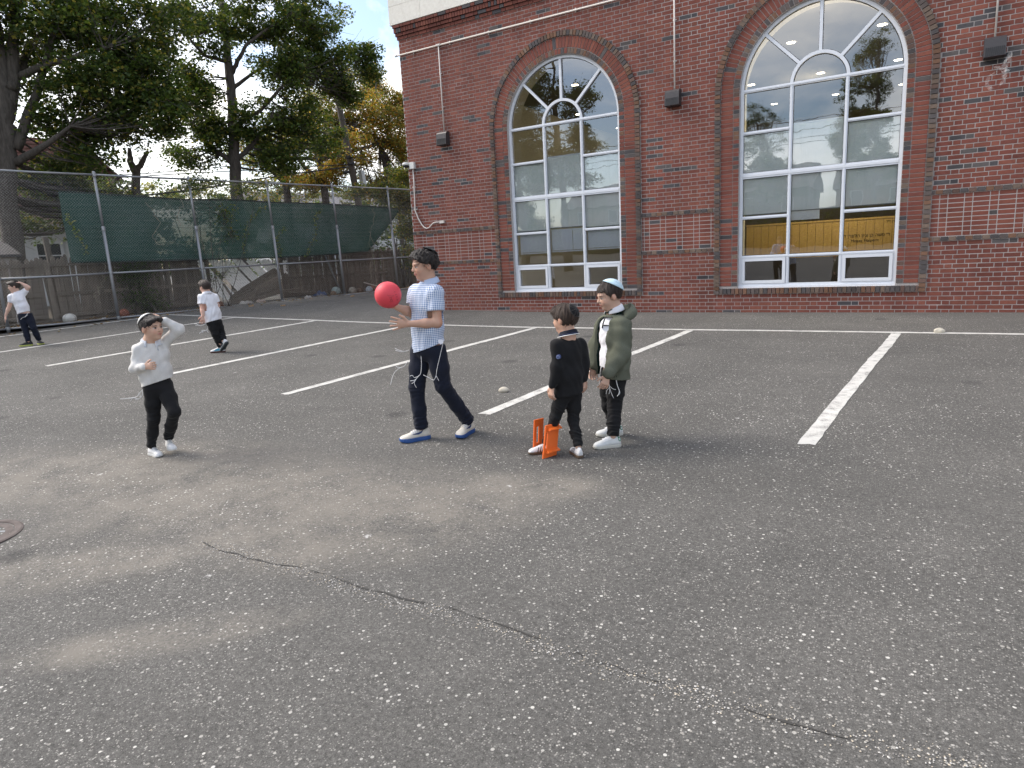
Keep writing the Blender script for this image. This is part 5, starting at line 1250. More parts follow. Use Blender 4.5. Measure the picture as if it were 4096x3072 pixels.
# ------------------------------------------------------------------ people: one continuous surface grown from a distance field
def smin(a, b, k):
    if k <= 0: return np.minimum(a, b)
    h = np.clip(.5+.5*(b-a)/k, 0, 1); return b*(1-h)+a*h-k*h*(1-h)
class Vox:
    def __init__(s, lo, hi, h):
        s.lo = np.asarray(lo, float); s.h = h; s.n = np.ceil((np.asarray(hi)-s.lo)/h).astype(int)+1; s.F = np.full(s.n, 1., np.float32)
    def like(s):
        v = Vox.__new__(Vox); v.lo, v.h, v.n = s.lo, s.h, s.n; v.F = np.full(s.n, 1., np.float32); return v
    def sl(s, lo, hi):
        a = np.clip(np.floor((np.asarray(lo)-s.lo)/s.h).astype(int), 0, s.n-1); b = np.clip(np.ceil((np.asarray(hi)-s.lo)/s.h).astype(int)+1, 1, s.n); return a, b
    def apply(s, fn, lo, hi, op):
        a, b = s.sl(lo, hi)
        if np.any(b <= a): return
        ax = [(s.lo[i]+s.h*np.arange(a[i], b[i])).astype(np.float32) for i in range(3)]
        P = (ax[0][:, None, None], ax[1][None, :, None], ax[2][None, None, :])
        S = tuple(slice(a[i], b[i]) for i in range(3)); s.F[S] = op(s.F[S], fn(P))
    def union(s, fn, lo, hi, k=.0): s.apply(fn, np.asarray(lo)-k-.02, np.asarray(hi)+k+.02, lambda A, B: smin(A, B, k))
    def cut(s, fn, lo=None, hi=None, k=.0):
        lo = s.lo if lo is None else lo; hi = s.lo+s.h*s.n if hi is None else hi
        s.apply(fn, lo, hi, lambda A, B: -smin(-A, B, k))
    def cone(s, a, b, r1, r2, k=.01):
        a, b = np.asarray(a, float), np.asarray(b, float); ab = b-a; L2 = float(ab@ab)+1e-9
        def fn(P):
            q = [P[i]-a[i] for i in range(3)]; t = np.clip((q[0]*ab[0]+q[1]*ab[1]+q[2]*ab[2])/L2, 0, 1)
            return np.sqrt((q[0]-t*ab[0])**2+(q[1]-t*ab[1])**2+(q[2]-t*ab[2])**2)-(r1+(r2-r1)*t)
        r = max(r1, r2); s.union(fn, np.minimum(a, b)-r, np.maximum(a, b)+r, k)
    def chain(s, pts, k=.015):
        for (a, r1), (b, r2) in zip(pts[:-1], pts[1:]): s.cone(a, b, r1, r2, k)
    def econe(s, a, b, wd1, wd2, side, front, k=.03):
        """tapered limb with an elliptical section"""
        a, b = np.asarray(a, float), np.asarray(b, float); ab = b-a; L2 = float(ab@ab); u = side-ab*(side@ab)/L2; u /= np.linalg.norm(u); v = np.cross(u, ab); v /= np.linalg.norm(v)
        def fn(P):
            q = [P[i]-a[i] for i in range(3)]; t0 = (q[0]*ab[0]+q[1]*ab[1]+q[2]*ab[2])/L2; t = np.clip(t0, 0, 1)
            w = wd1[0]+(wd2[0]-wd1[0])*t; d = wd1[1]+(wd2[1]-wd1[1])*t
            e = [q[i]-t*ab[i] for i in range(3)]; U = e[0]*u[0]+e[1]*u[1]+e[2]*u[2]; W = e[0]*v[0]+e[1]*v[1]+e[2]*v[2]; X = (t0-t)*math.sqrt(L2)
            return (np.sqrt((U/w)**2+(W/d)**2+(X/np.minimum(w, d))**2)-1)*np.minimum(w, d)
        r = max(*wd1, *wd2); s.union(fn, np.minimum(a, b)-r, np.maximum(a, b)+r, k)
    def ell(s, c, ax, rad, k=.02, sub=False):
        c = np.asarray(c, float); ax = np.asarray(ax, float); rad = np.asarray(rad, float)
        def fn(P):
            q = [P[i]-c[i] for i in range(3)]; L = [q[0]*a[0]+q[1]*a[1]+q[2]*a[2] for a in ax]
            k0 = np.sqrt(sum((L[i]/rad[i])**2 for i in range(3)))+1e-6; k1 = np.sqrt(sum((L[i]/rad[i]**2)**2 for i in range(3)))+1e-6
            return k0*(k0-1)/k1
        r = rad.max()
        if sub: s.cut(fn, c-r-k-.03, c+r+k+.03, k)
        else: s.union(fn, c-r, c+r, k)
    def plane(s, p, n, k=.0):
        """keep the side the normal points to"""
        p = np.asarray(p, float); n = np.asarray(n, float)/np.linalg.norm(n)
        s.cut(lambda P: (P[0]-p[0])*n[0]+(P[1]-p[1])*n[1]+(P[2]-p[2])*n[2], k=k)
    def wrinkle(s, amp, freqs, seed, lo=None, hi=None):
        q = np.random.default_rng(seed); K = [(q.normal(0, 1, 3), f, q.uniform(0, 6)) for f in freqs]
        def fn(P):
            t = 0
            w = .35*np.sin(P[0]*31+P[2]*17+1)+.35*np.sin(P[1]*27-P[2]*23)
            for d, f, ph in K: d = d/np.linalg.norm(d); t = t+np.sin((P[0]*d[0]+P[1]*d[1]+P[2]*d[2])*f+ph+w*2.2)/len(K)
            return t
        lo = s.lo if lo is None else lo; hi = s.lo+s.h*s.n if hi is None else hi
        s.apply(fn, lo, hi, lambda A, B: np.where(A < .05, A+amp*B, A))
    def mesh(s):
        """naive surface nets"""
        F = s.F; neg = F < 0
        n = neg[:-1, :-1, :-1].astype(np.int8)
        for dx in (0, 1):
            for dy in (0, 1):
                for dz in (0, 1):
                    if dx or dy or dz: n = n+neg[dx:neg.shape[0]-1+dx, dy:neg.shape[1]-1+dy, dz:neg.shape[2]-1+dz]
        act = (n > 0) & (n < 8); I = np.argwhere(act); idx = np.full(act.shape, -1, np.int32); idx[act] = np.arange(len(I))
        Pacc = np.zeros((len(I), 3)); cnt = np.zeros(len(I))
        cs = [(a, b, c) for a in (0, 1) for b in (0, 1) for c in (0, 1)]
        for a in cs:
            for ax in range(3):
                if a[ax] == 1: continue
                b = list(a); b[ax] = 1
                va = F[I[:, 0]+a[0], I[:, 1]+a[1], I[:, 2]+a[2]]; vb = F[I[:, 0]+b[0], I[:, 1]+b[1], I[:, 2]+b[2]]
                m = (va < 0) != (vb < 0); t = np.where(m, va/(va-vb+1e-12), 0)
                for i in range(3): Pacc[:, i] += np.where(m, (a[i]+(t if i == ax else 0)), 0)
                cnt += m
        V = s.lo+s.h*(I+Pacc/cnt[:, None])
        Q = []
        for ax in range(3):
            A = [slice(None)]*3; B = [slice(None)]*3; A[ax] = slice(0, -1); B[ax] = slice(1, None)
            c = neg[tuple(A)] != neg[tuple(B)]; e = np.argwhere(c); o1, o2 = [(1, 2), (2, 0), (0, 1)][ax]
            ok = (e[:, o1] > 0) & (e[:, o2] > 0) & (e[:, o1] < act.shape[o1]) & (e[:, o2] < act.shape[o2]); e = e[ok]
            if not len(e): continue
            flip = neg[e[:, 0], e[:, 1], e[:, 2]]
            def g(d1, d2):
                f = e.copy(); f[:, o1] -= d1; f[:, o2] -= d2; return idx[f[:, 0], f[:, 1], f[:, 2]]
            q = np.stack([g(1, 1), g(0, 1), g(0, 0), g(1, 0)], 1); q[~flip] = q[~flip][:, ::-1]; Q.append(q)
        Q = np.concatenate(Q); Q = Q[(Q >= 0).all(1)]
        return V, Q
def relax(V, Q, it=2, f=.5):
    n = len(V)
    E = np.concatenate([Q[:, [0, 1]], Q[:, [1, 2]], Q[:, [2, 3]], Q[:, [3, 0]]])
    for _ in range(it):
        S = np.zeros_like(V); c = np.zeros(n)
        for i in range(3): S[:, i] = np.bincount(E[:, 0], V[E[:, 1], i], n)+np.bincount(E[:, 1], V[E[:, 0], i], n)
        c = np.bincount(E[:, 0], minlength=n)+np.bincount(E[:, 1], minlength=n); V = V*(1-f)+f*S/np.maximum(c, 1)[:, None]
    return V
HR = np.array([CR[0], CR[1], 0]); HR /= np.linalg.norm(HR); UPV = np.array([0, 0, 1.]); HT = np.array([-CF[0], -CF[1], 0]); HT /= np.linalg.norm(HT)
def hv(r, u, t):
    v = r*HR+u*UPV+t*HT; return v/np.linalg.norm(v)
def mat_skin():
    t = NT('skin'); c = t.n('ShaderNodeAttribute', attribute_name='col').outputs['Color']
    t.set(Base_Color=c, Roughness=.5, Specular_IOR_Level=.35, Subsurface_Weight=.12, Subsurface_Scale=.01); t.b.inputs['Subsurface Radius'].default_value = (1, .4, .25); return t.m
SKIN = mat_skin()
def mat_hair():
    t = NT('hair'); c = t.n('ShaderNodeAttribute', attribute_name='col').outputs['Color']; p = t.pos(); m = t.n('ShaderNodeMapping', {'Vector': p}); m.inputs['Scale'].default_value = (60, 220, 60); m.inputs['Rotation'].default_value = (.5, .3, .6)
    f = t.noise(2.5, 4, m.outputs['Vector'], .65); t.set(Base_Color=t.mix(1, c, t.ramp(f, [(.3, .35), (.7, 1.9)]), 'MULTIPLY'), Roughness=.42, Specular_IOR_Level=.5); t.bump(f, .9, .01); return t.m
HAIR = mat_hair()
def cloth(name, col, var=.1, rough=.85, scale=220, bump=.25):
    t = NT(name); p = t.pos(); f = t.noise(scale, 3, p, .7); g = t.noise(14, 3, p)
    c = t.mix(f, tuple(x*(1-var) for x in col), tuple(min(1, x*(1+var)) for x in col)); c = t.mix(1, c, t.ramp(g, [(.3, .93), (.7, 1.06)]), 'MULTIPLY')
    t.set(Base_Color=c, Roughness=rough, Specular_IOR_Level=.2, Sheen_Weight=.05); t.bump(f, bump, .002); return t.m
def gingham():
    t = NT('gingham'); a = t.n('ShaderNodeAttribute', attribute_name='guv'); s = t.n('ShaderNodeSeparateXYZ', {0: a.outputs['Vector']})
    P = .0138
    def st(x):
        f = t.math('FRACT', t.math('MULTIPLY', x, 1/P)); return t.ramp(f, [(.0, 0), (.06, 1), (.5, 1), (.56, 0)])
    u, v = st(s.outputs[0]), st(s.outputs[1]); m = t.math('MULTIPLY', t.math('ADD', u, v), .5)
    c = t.ramp(m, [(0, (.74, .76, .80)), (.5, (.40, .48, .63)), (1, (.13, .20, .37))]); f = t.noise(200, 2, t.pos())
    t.set(Base_Color=c, Roughness=.85, Specular_IOR_Level=.2); t.bump(f, .2, .002); return t.m
CRAN = ((-.06, 0, .13), (.43, .352, .37))
class Kid:
    def __init__(s, name_label, crop, scale, base_px, S, hh, h=.0046, person_h=None):
        s.crop = crop; s.sc = scale; s.S = S; s.hh = hh; s.h = h; s.girth = 1.0; s.armk = 1.0
        g = ground_at(*s.full(*base_px)); s.B = g; s.root = empty('person', (g[0], g[1], float(zg(g[0], g[1]))), label=name_label, cat='person', group='boys playing in the parking lot'); s.o = np.array(s.root.location)
    def full(s, x, y): return s.crop[0]+x/s.sc, s.crop[1]+y/s.sc
    def at(s, x, y, dd=0.):
        d = ray(*s.full(x, y)); k = (((s.B-CAM)@HT)-dd)/(d@HT); return CAM+d*k
    def mesh(s, name, V, Q, mat, col=None, parent=None, smooth=True, guv=None):
        me = np_mesh(name, V-s.o, Q, mat, col, smooth)
        if guv is not None:
            a = me.attributes.new('guv', 'FLOAT_VECTOR', 'POINT'); a.data.foreach_set('vector', np.ascontiguousarray(guv, np.float32).ravel())
        return obj(name, me, parent or s.root)
    def mb(s, m, name, mat, parent=None, smooth=True):
        m.v = [tuple(np.asarray(p)-s.o) for p in m.v]; return m.build(name, mat, parent or s.root, smooth=smooth)
    # ---- frame
    def setup(s, J, fwd, face, tilt=(0, 1, 0)):
        s.J = {k: s.at(*v) for k, v in J.items()}; j = s.J
        for a in ('ls', 'rs'): j[a] = j[a]-UPV*.016*s.S
        s.front = hv(fwd[0], 0, fwd[1]); s.left = np.cross(UPV, s.front)
        f = hv(*face); u = hv(*tilt); l = np.cross(u, f); l /= np.linalg.norm(l); u = np.cross(f, l); s.hax = np.array([f, l, u]); s.hc = j['head']
    def hp(s, x, y, z): return s.hc+s.hh*(x*s.hax[0]+y*s.hax[1]+z*s.hax[2])
    def bounds(s, pts, pad): P = np.array(pts); return P.min(0)-pad, P.max(0)+pad
    # ---- hand: palm and five separate fingers
    def hand(s, vx, wrist, d, pn, thumb, curl=.5, spread=.12, k=None, tc=.3):
        k = (k or 1.0)*s.S**.8; d = d/np.linalg.norm(d); pn = pn-d*(pn@d); pn /= np.linalg.norm(pn); th = np.cross(pn, d)*thumb
        c0 = wrist+d*.012*k; c1 = wrist+d*.078*k
        vx.econe(c0, c1, (.024*k, .014*k), (.037*k, .0125*k), th, pn, .008)
        L = (.066, .075, .070, .055); tips = []
        for i in range(4):
            b = c1+th*(.030-.020*i)*k-d*.006*k; sp_ = (1.5-i)*spread; fd = d*math.cos(sp_)+th*math.sin(sp_); seg = L[i]*k*.42; p = b; r = .0088*k if i < 3 else .0076*k; a = 0
            P = [(b, r)]
            for q_ in range(3):
                a += curl*(.55, .9, .7)[q_]; p = p+(fd*math.cos(a)+pn*math.sin(a))*seg*(1, .8, .6)[q_]; P.append((p, r*(.95, .88, .78)[q_]))
            vx.chain(P, .003); tips.append(p)
        b = wrist+d*.022*k+th*.022*k; td = (d*.75+th*.85+pn*tc); td /= np.linalg.norm(td); m1 = b+td*.036*k; td2 = td*.8+d*.55+pn*tc*.4; td2 /= np.linalg.norm(td2)
        vx.chain([(b, .0125*k), (m1, .0105*k), (m1+td2*.03*k, .0082*k)], .005)
        return tips
    # ---- body
    def body(s, skin, hands, bare_arm=True, lipc=None, smile=0., brow=(.03, .02, .015), legs=True, eyes=True):
        j = s.J; S = s.S; hh = s.hh
        pts = list(j.values())+[s.hp(a, b, c) for a in (-.5, .55) for b in (-.45, .45) for c in (-.55, .55)]
        for hd in hands: pts.append(j[hd['w']]+hd['d']*.2*S)
        lo, hi = s.bounds(pts, .09); vx = Vox(lo, hi, s.h)
        H = s.hax; e = lambda c, r, k, sub=False: vx.ell(s.hp(*c), H, np.array(r)*hh, k*hh, sub)
        e(CRAN[0], CRAN[1], .06); e((.10, 0, -.11), (.285, .258, .35), .10); e((.235, 0, -.385), (.10, .115, .10), .10)
        for y in (-1, 1): e((.21, y*.125, -.15), (.14, .118, .15), .08)
        e((.335, 0, .075), (.055, .20, .05), .06)
        vx.cone(s.hp(.365, 0, .03), s.hp(.44, 0, -.115), .030*hh, .047*hh, .035*hh)
        for y in (-1, 1): e((.40, y*.032, -.128), (.045, .035, .03), .025)
        for y in (-1, 1): e((.43, y*.135, -.012), (.075, .085, .05), .05, True)
        for y in (-1, 1): e((.325, y*.128, -.012), (.048, .06, .042), .01)
        e((.362, 0, -.232), (.05, .095, .022), .02); e((.355, 0, -.282), (.05, .08, .024), .02)
        for y in (-1, 1): vx.ell(s.hp(-.045, y*.352, -.045), np.array([H[0]*.96-H[2]*.2, H[1], H[2]*.96+H[0]*.2]), np.array((.085, .045, .125))*hh, .02*hh)
        nb = j['neck']; vx.cone(s.hp(-.10, 0, -.25), nb, .062*S**.5*.82, .058*S**.5*.9, .03)
        shl, shr = j['ls'], j['rs']; mid = (shl+shr)/2; pel = j['pelvis']
        vx.cone(nb, mid-UPV*.03, .05, .06, .03); vx.cone(shl, shr, .036*S, .036*S, .03)
        vx.econe(mid-UPV*.06*S, pel, (.105*S, .07*S), (.10*S, .075*S), s.left, s.front, .03)
        for a in ('l', 'r'):
            ak = s.armk; vx.chain([(j[a+'s'], .040*S**.8*ak), (j[a+'e'], .034*S**.8*ak), ((j[a+'e']*.6+j[a+'w']*.4), .0345*S**.8*ak), (j[a+'w'], .0235*S**.8)], .02*ak)
            vx.chain([(pel+(j[a+'h']-pel)*.8, .06*S), (j[a+'k'], .040*S), (j[a+'a'], .026*S)], .02)
        for hd in hands: s.hand(vx, j[hd['w']], hd['d'], hd['n'], hd['t'], hd.get('c', .5), hd.get('s', .12), hd.get('k'), hd.get('tc', .3))
        V, Q = vx.mesh(); V = relax(V, Q, 1, .35)
        # colouring that belongs to the face itself: lips, brows, eyes
        L = (V-s.hc)@H.T/hh; c = np.tile(np.array(skin), (len(V), 1)); q = np.random.default_rng(1)
        x, y, z = L[:, 0], np.abs(L[:, 1]), L[:, 2]; fr = (x > .12) & (z > -.55) & (z < .5) & (y < .4)
        def blend(m, col, a=1.): c[:] = c*(1-m[:, None]*a)+np.array(col)*m[:, None]*a
        g = lambda a, b: np.clip(1.3-((a)**2+(b)**2)*1.0, 0, 1)
        ck = fr*np.clip(1-(((y-.17)/.11)**2+((z+.15)/.10)**2), 0, 1); blend(ck, (skin[0]*1.0, skin[1]*.80, skin[2]*.78), .55)
        lp = fr*(x > .28)*g((y-.0)/.105, (z+.257+smile*y*y)/.048); blend(lp, lipc or (.36, .13, .11), .8)
        if eyes:
            blend(fr*g((y-.135)/.075, (z+.01)/.030), (.42, .39, .37)); blend(fr*g((y-.13)/.042, (z+.01)/.036), (.025, .016, .012)); blend(fr*g((y-.135)/.085, (z-.026)/.014), (.03, .02, .016), .85)
        blend(fr*g((y-.14)/.10, (z-.078+.25*(y-.14)**2)/.022), brow, .85)
        er = (np.abs(L[:, 0]+.045) < .13) & (y > .30); blend(er*1., (skin[0]*1.02, skin[1]*.82, skin[2]*.76), .5)
        s.mesh('body', V, Q, SKIN, c)
    def hair(s, col, thick=.05, plane_=(-.065, .82), curl=0., fringe=0., seed=1, side=0., top=0., spike=0., hairline=None, h=None):
        H = s.hax; hh = s.hh; lo, hi = s.bounds([s.hp(a, b, c) for a in (-.65, .65) for b in (-.55, .55) for c in (-.6, .75)], .01); vx = Vox(lo, hi, h or min(s.h, .0042))
        vx.ell(s.hp(*CRAN[0]), H, (np.array(CRAN[1])+thick*np.array([.85, .62, 1]))*hh, 0)
        if top: vx.ell(s.hp(.08, 0, .32), H, np.array((.36, .30, .20+top))*hh, .06*hh)
        if fringe: vx.ell(s.hp(.24, side*.1, .28), H, np.array((.22+fringe, .32, .16))*hh, .06*hh)
        q = np.random.default_rng(seed); K = [q.normal(0, 1, 3) for _ in range(5)]
        def tuft(P):
            X = [(sum((P[i]-s.hc[i])*H[a][i] for i in range(3)))/hh for a in range(3)]
            if curl: return sum(np.sin(14*curl*(X[0]*k[0]+X[1]*k[1]+X[2]*k[2])+k[0]*9) for k in K)/5*.05*hh*curl+np.sin(34*X[0]+3*X[2])*np.sin(31*X[1]+4)*np.sin(33*X[2])*.03*hh
            a = np.arctan2(X[1], X[0]+.12); m = 1+1.6*spike
            return (np.sin(a*9+5*X[2]+seed)*.009*m+np.sin(a*21-7*X[2]+seed)*.007*m+np.sin(a*37+9*X[2])*.004+np.sin(13*X[0]+7*X[1]+seed)*.006)*hh
        vx.apply(tuft, lo, hi, lambda A, B: A+B)
        a, b = plane_; n = (H[2]-b*H[0]); p0 = s.hp(0, 0, a)
        def wav(P):
            d = ((P[0]-p0[0])*n[0]+(P[1]-p0[1])*n[1]+(P[2]-p0[2])*n[2])/np.linalg.norm(n); Y = sum((P[i]-s.hc[i])*H[1][i] for i in range(3))/hh
            return d+.028*hh*np.sin(Y*17+seed)+.018*hh*np.sin(Y*41+seed)-.05*hh*np.clip((np.abs(Y)-.30)/.06, 0, 1)*.0
        vx.cut(wav, k=.02*hh)
        # keep ears free
        for y in (-1, 1): vx.ell(s.hp(-.02, y*.40, -.07), H, np.array((.10, .12, .13))*hh, .01*hh, True)
        vx.plane(s.hp(0, 0, -.36), H[2]*.95+H[0]*-.0, .02*hh)
        V, Q = vx.mesh(); ho = s.mesh('hair', V, Q, HAIR, np.tile(np.array(col), (len(V), 1)))
        # loose strands that break the outline
        n = 420 if s.h < .006 else 120; L = (V-s.hc)@H.T/hh; ok = np.flatnonzero(L[:, 2] > -.05+.75*L[:, 0]); pk = q.choice(ok, n); c0 = s.hp(*CRAN[0]); VV = []; FF = []
        for i in pk:
            p = V[i]; nr = (p-c0)/np.linalg.norm(p-c0); tg = H[0]*q.normal(.55, .5)+H[1]*q.normal(0, .6)-H[2]*q.uniform(.1, .9); tg = tg-nr*(tg@nr); tg /= np.linalg.norm(tg); ln = hh*q.uniform(.07, .20); w = .0013
            b = np.cross(tg, nr)*w; k = len(VV); e = .012*hh*q.uniform(.3, 2.2)
            P = [p-nr*.003, p+tg*ln*.4+nr*(e*1.3), p+tg*ln*.75+nr*e*1.6, p+tg*ln+nr*e*q.uniform(.3, 2.2)]
            for u, pp in enumerate(P): VV += [pp-b*(1-.28*u), pp+b*(1-.28*u)]
            FF += [(k+2*u, k+2*u+1, k+2*u+3, k+2*u+2) for u in range(3)]
        s.mesh('hair_strands', np.array(VV), np.array(FF), HAIR, np.tile(np.array(col), (len(VV), 1)), parent=ho)
    def skullcap(s, d, ang, mat, lift=.06, stitch=None, thick=.012):
        H = s.hax; d = np.asarray(d, float); d /= np.linalg.norm(d); a = np.cross(d, [0, 1, 0]) if abs(d[1]) < .9 else np.cross(d, [1, 0, 0]); a /= np.linalg.norm(a); b = np.cross(d, a)
        m = MB(); N, Mr = 32, 9; V = []; c = np.array(CRAN[0]); r = np.array(CRAN[1])+lift*np.array([.85, .75, 1])
        for sh in (1.0, 1.0+thick/.4):
            for i in range(Mr+1):
                th = ang*i/Mr
                for k in range(N):
                    ph = 2*math.pi*k/N; v = math.cos(th)*d+math.sin(th)*(math.cos(ph)*a+math.sin(ph)*b); V.append(s.hp(*(c+v*r*sh)))
        F_ = []; n1 = (Mr+1)*N
        for q in (0, 1):
            for i in range(Mr):
                for k in range(N):
                    f = (q*n1+i*N+k, q*n1+(i+1)*N+k, q*n1+(i+1)*N+(k+1) % N, q*n1+i*N+(k+1) % N); F_.append(f if q else f[::-1])
        F_ += [(Mr*N+k, Mr*N+(k+1) % N, n1+Mr*N+(k+1) % N, n1+Mr*N+k) for k in range(N)]
        o = s.mb(m.add(V, F_), 'skullcap', mat)
        if stitch is not None:
            for ph in (0, 1.571/2*1, 1.571, 2.356):
                P = []
                for i in range(-Mr, Mr+1):
                    th = ang*i/Mr; v = math.cos(th)*d+math.sin(th)*(math.cos(ph)*a+math.sin(ph)*b); P.append(s.hp(*(c+v*r*(1.004+thick/.4))))
                s.mb(MB().tube(P, .0012, 4), 'seam', stitch, o)
            P = []
            for k in range(N+1):
                ph = 2*math.pi*k/N; v = math.cos(ang*.96)*d+math.sin(ang*.96)*(math.cos(ph)*a+math.sin(ph)*b); P.append(s.hp(*(c+v*r*(1.004+thick/.4))))
            s.mb(MB().tube(P, .0018, 4, cap=False), 'edge_binding', stitch, o)
        return o
    # ---- clothes
    def torso_vox(s, infl, sleeve, h, hem_n=None, hem_p=None, hipw=1.0, vx=None, sl_r=(.054, .048, .036), drop=.10, cuff=1.0):
        j = s.J; S = s.S; mid = (j['ls']+j['rs'])/2; pel = j['pelvis']
        if vx is None:
            lo, hi = s.bounds([j[k] for k in ('ls', 'rs', 'le', 're', 'lw', 'rw', 'pelvis', 'neck', 'lh', 'rh')]+[pel-UPV*(.02+drop)], .14+infl); vx = Vox(lo, hi, h)
        w = lambda a, b: (a*S*s.girth+infl, b*S*s.girth+infl)
        chest = mid-UPV*.10*S; waist = mid*.35+pel*.65
        vx.cone(j['neck']-UPV*.015, mid-UPV*.02*S, .050*S**.6+infl*.6, .070*S+infl, .03)
        vx.cone(j['ls']-UPV*.008, mid, .042*S+infl*.7, .060*S+infl*.8, .03); vx.cone(j['rs']-UPV*.008, mid, .042*S+infl*.7, .060*S+infl*.8, .03)
        vx.econe(mid-UPV*.035*S, chest, w(.125, .075), w(.132, .088), s.left, s.front, .035)
        vx.econe(chest, waist, w(.130, .088), w(.116*hipw, .086*hipw), s.left, s.front, .04)
        vx.econe(waist, pel-UPV*drop, w(.116*hipw, .086*hipw), w(.128*hipw, .098*hipw), s.left, s.front, .04)
        for a in 'lr':
            sh, el, wr = j[a+'s'], j[a+'e'], j[a+'w']
            if sleeve == 'short':
                e = sh+(el-sh)*.62; vx.cone(sh, e, sl_r[0]*S**.9+infl*.3, sl_r[1]*1.04*S**.9+infl*.45, .03)
            elif sleeve == 'long':
                e = el+(wr-el)*.93*cuff; vx.chain([(sh, sl_r[0]*S**.9+infl*.3), (el, sl_r[1]*S**.9+infl*.25+.004), (e, sl_r[2]*S**.9+infl*.2)], .03)
        return vx
    def shirt(s, mat, infl=.014, sleeve='long', hem=None, hipw=1.0, amp=.004, seed=3, name='shirt', guv=False, neck_cut=True, h=None, sl_r=(.054, .048, .036), drop=.10):
        j = s.J; vx = s.torso_vox(infl, sleeve, h or s.h, hipw=hipw, sl_r=sl_r, drop=drop)
        vx.wrinkle(amp, (70, 95, 120), seed); vx.wrinkle(amp*.7, (38, 52), seed+1)
        if sleeve == 'short':   # flat sleeve ends
            for a in 'lr':
                sh, el = j[a+'s'], j[a+'e']; d = (el-sh)/np.linalg.norm(el-sh); e = sh+(el-sh)*.60; r = .10
                def fn(P, e=e, d=d):
                    ax = (P[0]-e[0])*d[0]+(P[1]-e[1])*d[1]+(P[2]-e[2])*d[2]; rr = np.sqrt(np.maximum(0, (P[0]-e[0])**2+(P[1]-e[1])**2+(P[2]-e[2])**2-ax*ax)); return -np.minimum(ax, .075-rr)
                vx.cut(fn, e-r, e+r)
        if hem: p, n = hem; vx.plane(p, n)
        V, Q = vx.mesh(); V = relax(V, Q, 1, .3); g = None
        if guv:
            mid = (j['ls']+j['rs'])/2; q = V-mid; U = q@s.left; W = q@s.front; g = np.stack([np.arctan2(U, W+.02)*.135, V[:, 2]+.12*U*0, 0*U], 1)
            for a in 'lr':
                sh, el = j[a+'s'], j[a+'e']; d = (el-sh)/np.linalg.norm(el-sh); r = V-sh; t = r@d; rad = np.linalg.norm(r-t[:, None]*d, axis=1); sgn = 1 if a == 'l' else -1
                m = (t > -.01) & (rad < .075) & (t < .68*np.linalg.norm(el-sh)) & ((q@s.left)*sgn > .118*s.S); e1 = np.cross(d, s.front); e1 /= np.linalg.norm(e1); e2 = np.cross(d, e1)
                g[m] = np.stack([np.arctan2(r@e1, r@e2)*.055, t, 0*t], 1)[m]
        return s.mesh(name, V, Q, mat, guv=g)
    def trousers(s, mat, infl=.010, amp=.004, seed=9, thigh=.066, knee=.047, ankle=.037, name='trousers', waist=.05, h=None):
        j = s.J; S = s.S; pel = j['pelvis']
        lo, hi = s.bounds([j[k] for k in ('pelvis', 'lh', 'rh', 'lk', 'rk', 'la', 'ra')], .16); vx = Vox(lo, hi, h or s.h)
        top = pel+UPV*waist
        vx.econe(top, pel-UPV*.03*S, (.112*S*s.girth+infl, .088*S*s.girth+infl), (.122*S*s.girth+infl, .100*S*s.girth+infl), s.left, s.front, .03)
        for a in 'lr':
            an = j[a+'a']+UPV*.014*S; kn = j[a+'k']; hp_ = j[a+'h']
            vx.chain([(hp_, thigh*1.10*S+infl*.5), (hp_*.5+kn*.5, thigh*.95*S+infl), (kn, knee*S+infl), (kn*.45+an*.55, knee*.92*S+infl), (an-(an-kn)/np.linalg.norm(an-kn)*.0, ankle*S+infl)], .022)
        vx.wrinkle(amp, (60, 85, 110), seed); 
        for a in 'lr':   # bunching folds at knee and ankle
            for p, rr, am in ((j[a+'k'], .09, .0017), (j[a+'a']+UPV*.03, .08, .003)):
                ax = j[a+'a']-j[a+'k']; ax = ax/np.linalg.norm(ax)+s.left*.5
                vx.apply(lambda P, ax=ax, am=am: am*np.sin((P[0]*ax[0]+P[1]*ax[1]+P[2]*ax[2])*150+1.5*np.sin(P[2]*60+P[0]*40))*np.sin(P[2]*47+P[1]*35)*1.4, p-rr, p+rr, lambda A, B: A+B)
            an = j[a+'a']; d = (an-j[a+'k']); d /= np.linalg.norm(d); e = an-d*.004
            def fn(P, e=e, d=d):
                axl = (P[0]-e[0])*d[0]+(P[1]-e[1])*d[1]+(P[2]-e[2])*d[2]; rr = np.sqrt(np.maximum(0, (P[0]-e[0])**2+(P[1]-e[1])**2+(P[2]-e[2])**2-axl*axl)); return -np.minimum(axl, .09-rr)
            vx.cut(fn, e-.1, e+.1)
        vx.plane(top+UPV*.0, -UPV)
        V, Q = vx.mesh(); V = relax(V, Q, 1, .3); return s.mesh(name, V, Q, mat)
    def collar(s, mat, r=.056, h=.030, out=.026, gap=.5, lift=.012, parent=None, stripes=None, tilt=.02, name='collar'):
        nb = s.J['neck']; f, l = s.front, s.left; N = 30; m = MB(); rows = [(0., h), (.006, h*1.02), (.004+out*.35, h*.80), (out*.75, h*.30), (out, -h*.06)]
        def mk(rows, w=1.):
            V = []
            for k in range(N+1):
                a = gap+(2*math.pi-2*gap)*k/N
                fr_ = (1+math.cos(a))/2
                for dr, z in rows:
                    pt = (1.25*fr_**6)*.6*s.S*.0; R_ = (r*s.S**.6+dr); p = nb+f*(math.cos(a)*R_*.95-.004)+l*math.sin(a)*R_+UPV*(lift+z-tilt*fr_-(.012*fr_ if z < h*.5 else 0)); V.append(p)
            n = len(rows); return V, [(k*n+i, k*n+i+1, (k+1)*n+i+1, (k+1)*n+i) for k in range(N) for i in range(n-1)]
